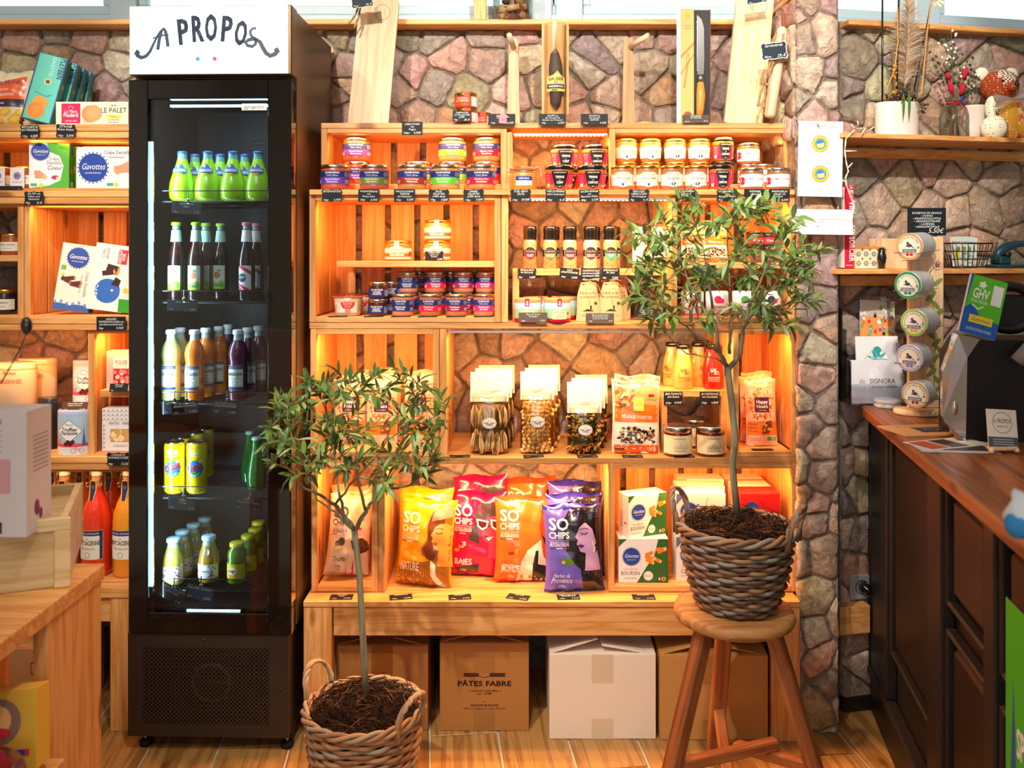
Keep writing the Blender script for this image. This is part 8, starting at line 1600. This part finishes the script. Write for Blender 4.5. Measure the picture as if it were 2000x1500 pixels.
# ------------------------------------------------------------ counter
CA = math.atan2(.263, 1.337); CO = Vector((.987, 2.475, 0)); MC_ = Matrix.Translation(CO) @ Matrix.Rotation(-CA, 4, 'Z')   # local -y runs along the edge toward the camera
CZ = .915; ct = thing('counter', 'dark panelled shop counter with oiled brown wooden top', 'counter', CO, (0, 0, -CA))
for i in range(3): G().box(i*.205, i*.205+.204, -2.0, 0, CZ-.030, CZ, b=.004).obj('top_board', COUNTW, ct)
def cy(px, ox=.055):                        # position along the front face for a picture column
    k = (px-1000)/F; s = sin(CA); c = cos(CA); bx = CO.x+ox*c; by = CO.y-ox*s; return -(bx-k*by)/(s-k*c) if 0 else (k*by-bx)/(s-k*c)*1.0
y0 = cy(1699); G().box(.075, .6, -1.98, y0, .0, CZ-.031).obj('carcass', BLACKW, ct)
G().box(.050, .076, -1.98, y0+.004, 0, .11, b=.004).obj('plinth', BLACKW, ct); G().box(.040, .076, -1.98, y0+.006, .11, .135, b=.006).obj('plinth_moulding', BLACKW, ct)
def pan(xa, xb, za, zb, i):
    ya, yb = cy(xb), cy(xa); fr_ = G(); w = .012; fr_.box(.052, .076, ya, ya+w, za, zb, b=.004); fr_.box(.052, .076, yb-w, yb, za, zb, b=.004); fr_.box(.052, .076, ya+w, yb-w, zb-w, zb, b=.004); fr_.box(.052, .076, ya+w, yb-w, za, za+w, b=.004); fr_.obj('panel_frame', BLACKW, ct)
    G().box(.060, .0755, ya+.03, yb-.03, za+.03, zb-.03, b=.008).obj('raised_panel', BRP, ct)
BRP = mat('dark_brown_panel', '20150f', rough=.4)
for i, (a, b) in enumerate(((1699, 1737), (1818, 1846), (1930, 1952), (2040, 2075))): G().box(.046, .0755, cy(b), cy(a), .1355, CZ-.031, b=.004).obj('stile', BLACKW, ct)
pan(1739, 1816, .27, .86, 0); pan(1848, 1928, .60, .86, 1); pan(1848, 1928, .17, .55, 2); pan(1954, 2036, .60, .86, 3); pan(1954, 2036, .17, .55, 4)
for s in range(4): y = cy(1701)-.012*s; G().tube([(.046, y-.004, .14), (.046, y-.004, CZ-.035)], .0035, 6).obj('flute', BLACKW, ct)
A = Art(); A.rect(0, 0, .30, .62, 'eef0f2'); A.poly([(0, .30), (.30, .24), (.30, .62), (0, .62)], '48b820', 2); A.poly([(.0, .22), (.02, .30), (.035, .50), (.05, .30), (.06, .26)], '1858b0', 3); A.text('SPAICHINGEN', .16, .38, .045, 'f8f8f8', 4, w=.22, bold=1); A.ell(.05, .14, .014, 'd02850', 3); A.rect(.03, .06, .07, .09, '3a3a40', 3); A.ell(.10, .20, .02, 'c8c8d0', 3); A.ell(.05, .02, .014, '2878b8', 3)
g = G(); yb = cy(1972, .05); g.art(A, lambda u, v, o: (.0445-o, yb-u, .14+v)); tag(g.xf(MC_).obj('poster', PRINT), 'green and white printed poster fixed on the counter front, cut by the edge', 'poster')
def CP(px, py, z=CZ): D = (H-z)*F/(py-500); return Vector((X(px, D), D, z+.0006))
# pastille stand
b0 = CP(1798, 812); t = thing('pastille_stand', 'tall beech stand with printed leaves holding five stacks of pastille tins', 'stand', b0, (0, 0, R(-8))); k = b0.y/F
def kz(py): return (812-py)*k-.006
G().lathe([(.001, 0), (.060, 0), (.063, .003), (.063, .012), (.060, .015), (.001, .015)], 32, sy=.65).xf(Matrix.Translation((.0, .018, 0))).obj('base', BEECH, t)
bx0, bx1 = -.022, .068; hb = kz(458); G().box(bx0, bx1, .030, .044, .015, hb, b=.003).obj('back_board', BEECH, t)
A = Art(); rn = random.Random(6)
for i in range(16): z = .05+i*.020; A.ell(.045+.012*sin(i*1.3), z, .016, '7c9048', 1, ry=.006, rot=.7 if i % 2 else 2.3, n=10)
A.line([(.04, .03), (.046, .15), (.04, .3)], .002, '7c9048', 2); A.ring(.052, kz(515), .011, .0012, '5a5048', 2); A.rect(.046, kz(518), .058, kz(510), 'c04838', 3); A.rect(.046, kz(518), .050, kz(510), '3858a0', 4); G().art(A, flat(0, 0, .0295)).obj('print', PRINT, t)
TS = mat('tin_silver', 'd8dade', rough=.3, metal=.5)
for i, (px, py, rc, txt, n_t, kk) in enumerate(((1768, 478, 'c89858', 'PASTILLES DE MIEL', 8, 'honey'), (1765, 552, '2a8858', 'GOMMES MENTHE EUCALYPTUS', 8, 'green'), (1776, 624, '88b048', 'BRANCHES ORANGE CITRON', 8, 'lime and orange'), (1768, 692, 'a8a8d0', 'PASTILLES DE LAVANDE', 6, 'lavender'), (1778, 762, 'b0a080', 'PASTILLES MIEL PROPOLIS', 5, 'grey'))):
    zc_ = kz(py); x = (px-1798)*k*1.02; r = .0355; L_ = n_t*.0095; ax = Vector((.62, .72, .04)).normalized(); z_ = Vector((0, 0, 1)); xx = ax.cross(z_).normalized(); zz = xx.cross(ax); M = Matrix((xx, ax, zz)).transposed().to_4x4()
    for j in range(n_t):
        o = thing('pastille_tin', 'round %s pastille tin, %s from the front in its stack' % (kk, ORD[j]), 'tin', (0, 0, 0), group='stacked pastille tins')
        p0 = Vector((x, -.045, zc_))+ax*(j*.0095); W_ = Matrix.Translation(b0) @ Matrix.Rotation(R(-8), 4, 'Z'); o.matrix_world = W_ @ Matrix.Translation(p0) @ M
        if j == 0:
            m1_ = G().lathe([(.001, 0), (r*.96, 0), (r, .0008), (r, .0086), (r*.94, .0092), (.001, .0092)], 28).xf(Matrix.Rotation(-PI/2, 4, 'X') @ Matrix.Scale(1, 4)).mesh('tin_body', TS)
            A = Art(); A.ell(0, 0, r*.97, rc, 1, n=30); A.ell(0, 0, r*.80, 'e0dcc8', 2, n=28); A.arc(txt, 0, 0, r*.62, .0046, '404448', 4); A.ell(0, r*.08, r*.20, '40485a', 4, ry=r*.13, n=9); A.ell(-.004, r*.26, r*.10, '40485a', 4, n=8); A.line([(-.010, 0), (0, .006), (.012, -.004)], .002, '40485a', 4); A.rect(-r*.5, -r*.42, r*.5, -r*.18, '5a6478', 4); A.text('PASTILLES', 0, -r*.36, .004, 'e8e8e8', 5, w=r*.8); A.text('18', r*.62, -r*.14, .005, '2a3040', 4, bold=1)
            for q in (-1, 1): A.ell(q*r*.14, -r*.58, r*.12, {'honey': 'd83828', 'green': '2a8858', 'lime and orange': 'e8b020', 'lavender': '8088c8', 'grey': 'a03028'}[kk], 4, n=9)
            G().art(A, flat(0, 0, 0)).obj('printed_lid', GLOSS, o)
        inst('tin_body', m1_, o)
    g = G(); y_ = r*.55; q0 = Vector((x, -.045, zc_)); f = lambda u, a, b: q0+xx*a+ax*u+zz*b
    g.tube([f(L_+.014, -r-.002, -r*.35), f(-.004, -r-.002, -r*.45), f(-.006, 0, -r*.40), f(-.004, r+.002, -r*.45), f(L_+.014, r+.002, -r*.35)], .0011, 5); g.tube([f(L_, -r*.5, -r-.0015), f(-.003, -r*.5, -r-.0015)], .001, 4); g.obj('wire_cradle', METAL, t)
o = thing('pastille_tin', 'closed white pastille tin lying flat on the counter before the leaflets', 'tin', CP(1733, 795)); G().lathe([(.001, 0), (.035, 0), (.036, .002), (.036, .010), (.035, .0105), (.036, .011), (.036, .020), (.034, .022), (.001, .022)], 30, c='c8ccd0').obj('tin_body', GLOSS, o); A = Art(); A.ell(0, 0, .031, 'e8e4dc', 1); A.text('PASTILLES', 0, .004, .006, '50545a', 2, w=.04); G().art(A, lambda u, v, o_: (u, v, .0222+o_)).obj('print', GLOSS, o)
# leaflet holder and leaflets
ACR = clear('acrylic', 'f4f6fa', amt=.10); hb_ = CP(1716, 792); k = hb_.y/F; t = thing('leaflet_holder', 'stepped clear acrylic leaflet holder at the far counter end', 'leaflet holder', hb_, (0, 0, R(3))); w_ = .080
g = G()
for i, (y, z, hh) in enumerate(((0, 0, .125), (.030, .08, .13), (.058, .17, .10), (.085, .21, .12))):
    g.box(-w_, w_*.95, y, y+.002, z*.4, z*.4+.06+z*.1); g.box(-w_, -w_+.002, y, y+.028, 0, z+hh); g.box(w_*.95-.002, w_*.95, y, y+.028, 0, z+hh*.7)
g.box(-w_, w_*.95, .112, .114, 0, .30); g.obj('acrylic_body', ACR, t)
def leaflet(lab, x, y, z, w, h, c, art, rot=0): g = G().box(-w/2, w/2, 0, .004, 0, h, c=c); A = Art(); art(A, w, h); g.art(A, flat(0, 0, -.0001)); M = Matrix.Translation(hb_) @ Matrix.Rotation(R(3), 4, 'Z'); return tag(g.obj('leaflet', PRINT, None, M @ Vector((x, y, z)), (R(-6), R(rot), R(3))), lab, 'leaflet')
leaflet('white leaflet with slim dark lettering in the lowest holder step', 0.002, .006, .004, .150, .122, 'e6e8f0', lambda A, w, h: (A.text('die', -w*.30, h*.46, .013, '202430', 1, w=.017, sh=.35, bold=-1), A.text('SIGNORA', w*.10, h*.46, .013, '202430', 1, w=.074, bold=0), A.text('FOR RENT & EVENT', w*.13, h*.35, .006, '404858', 1, w=.072)))
leaflet('white leaflet with a teal splash figure in the second holder step', .018, .036, .05, .125, .140, 'eceef2', lambda A, w, h: (A.line([(0, h*.80), (w*.3, h*.55), (0, h*.3), (-w*.3, h*.55), (0, h*.8)], .002, 'f0a050', 1), A.ell(0, h*.72, .012, '28a8a8', 2, ry=.010), A.star(0, h*.52, .015, .034, 9, '28a0a8', 2), A.text('die kleine', 0, h*.53, .010, 'f4f4f4', 3, w=.045, sh=.2), A.text('KUNST', 0, h*.36, .020, 'e0c838', 3, w=.056, bold=1), A.text('KUNST', .001, h*.365, .017, '40b8b0', 4, w=.050, bold=1)))
def group_photo(A, w, h):
    A.rect(-w/2, 0, w/2, h, 'e89850', 1); A.rect(-w/2, h*.62, w/2, h, 'd8cfc4', 2); rn = random.Random(3)
    for i in range(40): x = rn.uniform(-w*.44, w*.44); y = rn.uniform(h*.1, h*.9); A.rect(x-.004, y-.010, x+.004, y, rn.choice(['2858a0', '202028', 'd83030', 'f0f0f0', '60b040', '48a0d0', '202028']), 3); A.ell(x, y+.003, .0033, rn.choice(['e8b890', 'c89068']), 4, n=8)
leaflet('photo leaflet showing a colourful group of people, hindmost step', .040, .092, .165, .105, .125, '2858a0', group_photo, 3)
t = thing('picture_frame', 'tilted pine picture frame behind the acrylic holder', 'picture frame', CP(1672, 782)+Vector((-.005, .085, .0)), (R(-14), R(-17), R(4))); w_, h_ = .16, .165; g = G()
for a in ((-w_/2, w_/2, 0, .018), (-w_/2, w_/2, h_-.018, h_)): g.box(a[0], a[1], 0, .012, a[2], a[3], b=.001)
for s in (-1, 1): g.box(s*w_/2, s*(w_/2-.018), 0, .012, .018, h_-.018, b=.001)
g.obj('frame', PX, t); A = Art(); A.rect(-w_/2+.018, .018, w_/2-.018, h_-.018, '141414'); A.rect(-.045, .035, .05, h_-.035, 'e0d4c0', 2); A.ell(-.02, .09, .014, '3a2c24', 3, ry=.02); [A.ell(.002+i*.006, .06+i*.004, .005, '4a2a20', 3) for i in range(5)]; G().art(A, flat(0, 0, .006)).obj('picture', PRINT, t)
# counter papers
def paper(lab, px, py, w, h, yaw, c, art, name='paper', dz=0, th=.001): g = G().box(-w/2, w/2, -h/2, h/2, 0, th, c=c); A = Art(); art(A, w, h); g.art(A, lambda u, v, o: (u, v, th+.0001+o)); return tag(g.obj(name, PRINT, None, CP(px, py)+Vector((0, 0, dz)), (0, 0, R(yaw))), lab, 'paper')
paper('brown kraft envelope with a dark printed label on the counter', 1812, 842, .19, .12, 8, 'c89860', lambda A, w, h: (A.rect(-.03, -.030, .045, .025, '2c3038', 2), A.ring(.008, -.002, .018, .0012, 'd0d0d0', 3, ry=.012), A.text('Gutscheinpaket', 0, .036, .010, '2a2420', 2, w=.12, sh=.3)), 'envelope', th=.003)
ph_ = lambda A, w, h: ([A.rect(-w/2+w*i/3+.004, -h/2+.006, -w/2+w*(i+1)/3-.004, h/2-.008, c, 2) for i, c in enumerate(('b04838', '3a2c24', 'e0d8d0'))])
paper('glossy photo card lying crosswise before the card machine', 1850, 868, .17, .085, 20, 'd8d4d0', ph_, 'photo_card', .0012); paper('photo card lying under the glossy one, its edge showing', 1862, 876, .16, .09, -6, 'b8b8bc', lambda A, w, h: A.rect(-w*.2, -h*.3, w*.45, h*.3, '3c3434', 2), 'photo_card')
t = thing('card_stand', 'small wooden easel with a white business card on the counter', 'card stand', CP(1958, 885), (0, 0, R(6))); g = G(); [g.tube([(s*.030-.004, -.012, .005), (s*.028, -.004, .008), (s*.02, .010, .014)], [.005, .006, .004], 8) for s in (-1, 1)]; g.box(-.03, .03, -.010, .012, .006, .014, b=.002); g.obj('easel', BEECH, t)
g = G().box(-.034, .034, 0, .002, 0, .078, c='e4dcd0'); A = Art(); A.rect(-.034, 0, .034, .020, '4a545c'); A.ring(0, .050, .022, .001, '5a5a60'); A.text('A PROPOS', 0, .049, .009, '40444a', 1, w=.040, bold=0); A.text('ggmgastro'*0+'FEINKOST', 0, .040, .004, '70747a', 1); [A.rect(-.024, .004+i*.005, .024, .0055+i*.005, 'b8bcc0', 2) for i in range(3)]; g.art(A, flat(0, 0, -.0001)); g.obj('card', PRINT, t, (0, -.004, .014), (R(-12), R(4), 0))
# card machine / scale housing with chrome side, sign on it
pb = CP(1868, 862); t = thing('cash_register', 'black cash machine with a mirror-like bent metal side on the counter', 'cash register', pb, (0, 0, R(-6))); k = pb.y/F; BPL = mat('black_plastic', '08080a', rough=.45); CH_ = mat('polished_steel', 'd0d4d8', rough=.08, metal=1)
pr = [(0, .0), (0, .215), (.022, .262), (.055, .252), (.10, .245), (.10, 0)]
def kx(px): return (px-1868)*k
prof = [(kx(1845), .052), (kx(1845), .155), (kx(1868), .242), (kx(1908), .232), (kx(1885), .190), (kx(1882), .0), (kx(1868), .0)]
m = len(prof); g = G(); g.add([(x, -.01+.02*(x < kx(1850)), z) for x, z in prof]+[(x+.01, .05, z) for x, z in prof], [tuple(range(m))[::-1], tuple(range(m, 2*m))]+[(i, (i+1) % m, (i+1) % m+m, i+m) for i in range(m)]); g.obj('steel_side', CH_, t)
g = G(); pz = [(kx(1885), .002), (kx(2120), .002), (kx(2120), .228), (kx(1908), .228), (kx(1887), .188)]; m = len(pz); g.add([(x, .005, z) for x, z in pz]+[(x, .16, z) for x, z in pz], [tuple(range(m))[::-1], tuple(range(m, 2*m))]+[(i, (i+1) % m, (i+1) % m+m, i+m) for i in range(m)]); g.obj('black_housing', BPL, t)
G().tube([(kx(2010), -.03, .24), (kx(1968), -.03, .185)], .0155, 14).obj('grey_lever', mat('grey_plastic', '8a8480', rough=.5), t); G().ball(kx(1861), -.012, .075, .006, .004, .017, 12, 8).obj('knob', METAL, t)
g = G(); [g.tube([(kx(1985)+.055*cos(a*PI/10), .05, .30+.05*sin(a*PI/10)) for a in range(20)], .012, 7, closed=True)]; g.box(kx(1940), kx(2040), .045, .055, .25, .33, b=.004); g.obj('scanner_head', BPL, t)
w_, h_ = .082, .135; g = G().box(-w_/2, w_/2, 0, .010, 0, h_, b=.001, c='d8dce0'); A = Art(); A.rect(-w_/2, 0, w_/2, h_, '1c60b8'); A.poly([(-w_/2, h_*.42), (-w_*.3, h_*.52), (-.0, h_*.30), (w_/2, h_*.28), (w_/2, h_), (-w_*.42, h_)], '58c028', 2); A.text('GHV', -w_*.14, h_*.62, .022, 'f4f8f0', 3, w=.036, bold=1); A.text('SPAICHINGEN', -w_*.14, h_*.54, .007, 'f4f8f0', 3, w=.038); A.line([(-w_*.32, h_*.50), (-w_*.14, h_*.44), (.0, h_*.50)], .003, 'f4f8f0', 3); A.star(-w_*.14, h_*.86, .006, .010, 5, 'f4f8f0', 3); A.rect(w_*.16, h_*.56, w_*.44, h_*.90, 'f0f2f4', 3); A.rect(-w_*.32, h_*.20, w_*.32, h_*.33, 'f0d820', 4); A.text('Gutschein', 0, h_*.235, .009, '3a5090', 5, w=.044, sh=.2); A.text('GUTES ETWAS KUND', w_*.0, h_*.07, .006, 'e8f0f4', 3, w=.056); g.art(A, flat(0, 0, -.0001))
tag(g.obj('voucher_sign', PRINT, None, pb+Vector((kx(1901), -.015, .240)), (R(-8), R(16), R(-4))), 'tilted green and blue voucher sign on top of the cash machine', 'sign')
g = G().tube([P(2010, 1000, 1.02), P(1985, 1012, 1.02), P(1966, 1002, 1.03)], [.030, .022, .008], 10, c='d0dce8'); g.ball(*P(1990, 1026, 1.01), .016, n=10, m=6, c='3a88c0'); tag(g.obj('crumpled_cloth', CLOTH), 'blurred blue and white cloth at the near counter end', 'cloth')
g = G().ball(*CP(2002, 855), .035, n=14, m=8, c='7a1838'); tag(g.obj('wine_pouch', CLOTH), 'dark wine-red pouch behind the card easel, cut by the edge', 'pouch')

# ------------------------------------------------------------ foreground left: pine table with crate and boxes
TX, TZ = -.776, .75-.0; FT = thing('pine_table', 'chunky pine display table, blurred in the left foreground', 'table', (TX, 1.66, 0)); TH = H-600*1.66/F
for i in range(3): G().box(-.9, 0, -(i+1)*.31+.001, -i*.31, TH-.030, TH, b=.002).obj('top_board', PX, FT)
G().box(-.028, -.004, -.20, -.006, 0.0, TH-.031, b=.002).obj('leg', PZ, FT); G().box(-.19, -.165, -.30, -.03, 0, TH-.031, b=.002).obj('divider', PZ, FT); G().box(-.9, .032, -.93, -.212, .475, .50, b=.002).obj('lower_shelf', PX, FT); G().box(-.9, -.87, -.25, -.006, 0, TH-.031, b=.002).obj('leg', PZ, FT); G().box(-.028, -.004, -.93, -.75, 0.0, TH-.031, b=.002).obj('leg', PZ, FT)
ca = R(21); co = P(134, 1146, 1.545); co.z = TH+.0008; ch_ = (1146-1010)*1.53/F; WC = thing('wooden_box', 'open pale wooden box standing on the pine table, blurred', 'box', co, (0, 0, ca)); LW = wood('light_crate', 'd8bc8c', 'c4a470', 'X', knots=False)
for nm, a in (('front_board', (-.5, 0, 0, .012, 0, ch_)), ('back_board', (-.5, 0, .24, .252, 0, ch_)), ('end_board', (-.014, -.002, .0125, .2395, 0, ch_)), ('rim', (-.5, .004, -.006, 0, ch_-.022, ch_)), ('rim', (-.022, .004, -.006, 0, .0, ch_-.022)), ('inner_board', (-.5, -.014, .012, .24, ch_-.03, ch_-.02))): G().box(*a, b=.001).obj(nm, LW, WC)
Mw = Matrix.Translation(co) @ Matrix.Rotation(ca, 4, 'Z'); z_ = ch_-.019
def gift(A, w, h): A.rect(-w*.45, h*.35, w*.3, h*.62, 'c898a0', 2); [A.rect(-w*.45, h*(.68+.04*i), w*.2, h*(.69+.04*i), 'a8a0a4', 2) for i in range(5)]; A.rect(-w*.45, h*.03, w*.2, h*.12, '403c40', 2); A.text('Pralinés', 0, h*.9, .012, 'a06878', 2, sh=.3)
def giftside(A, d, h): [A.rect(d*.25, h*(.5+.035*i), d*.85, h*(.51+.035*i), '9a94a0', 2) for i in range(9)]; A.ell(d*.4, h*.20, .008, '7a3060', 2, ry=.014); A.ell(d*.55, h*.14, .006, '8a3870', 2, ry=.010)
p_ = Vector((-.901, 1.49, co.z+z_)); cbox('gift_box', 'pale printed gift box in cellophane in the wooden box, blurred', 'box', .14, .215, .08, 'ccc8cc', gift, giftside, p_, (0, 0, 0), sidec='d8d6dc')
g = G(); g.grid(lambda a, b: (-.10+(a-.5)*.2+.03*b*sin(a*4), .02+.05*sin(a*7+b*3)*b, .20+.11*b*(1+.5*sin(a*9))), 10, 6); tag(g.obj('cellophane', FILM, None, p_), 'crumpled clear cellophane rising above the pale gift box', 'cellophane')
g = G().ball(0, 0, 0, .009, .007, .014, 12, 8); g.tube([(0, 0, -.012), (-.012, 0, -.04), (-.04, 0, -.09)], .0012, 5); tag(g.obj('dark_bud', BLID, None, P(52, 636, 1.35)), 'blurred black bud on a thin stem above the gift box', 'decoration')
g = G().box(0, .06, 0, .05, 0, .08, c='2c2c30'); tag(g.obj('black_carton', PRINT, None, Mw @ Vector((-.27, .06, z_)), (0, 0, ca)), 'small blurred black carton behind the pale gift box', 'box')
b_ = bpy.data.objects['black_carton']; b_.scale = (1.2, 1, 2.5)
p_ = Vector((-.838, 1.37, .518)); t = cbox('gift_box', 'yellow gift box with round product picture on the table shelf, blurred', 'box', .18, .12, .04, 'd8a838', lambda A, w, h: (A.ell(w*.18, h*.62, .034, '8a6a5a', 2), A.ell(w*.16, h*.64, .022, 'e8b070', 3), A.ell(w*.18, h*.48, .018, 'c83038', 4, ry=.008), A.text('Assortiment', -w*.25, h*.42, .014, '6a4a1c', 2, w=.07, sh=.3), A.rect(w*.32, h*.18, w*.4, h*.26, '2848a0', 2), A.rect(w*.4, h*.18, w*.44, h*.26, 'e03030', 2)), loc=p_, rot=(R(-10), R(-6), 0))
g = G().lathe([(.001, 0), (.09, 0), (.095, .008), (.095, .045), (.09, .05), (.07, .052), (.001, .052)], 30, c='5a1420'); A = Art(); A.ell(0, 0, .07, '8a1c2c', 1); A.text('EDITION CAFÉ', 0, .0, .012, 'd8a868', 2, w=.09); g.art(A, lambda u, v, o: (u, v, .0522+o)); tag(g.obj('round_tin', GLOSS, None, (-.80, 1.26, .5006)), 'dark red round tin at the very bottom of the picture, blurred', 'tin')

bpy.data.objects['round_tin'].scale = (.9, .9, 1.6)
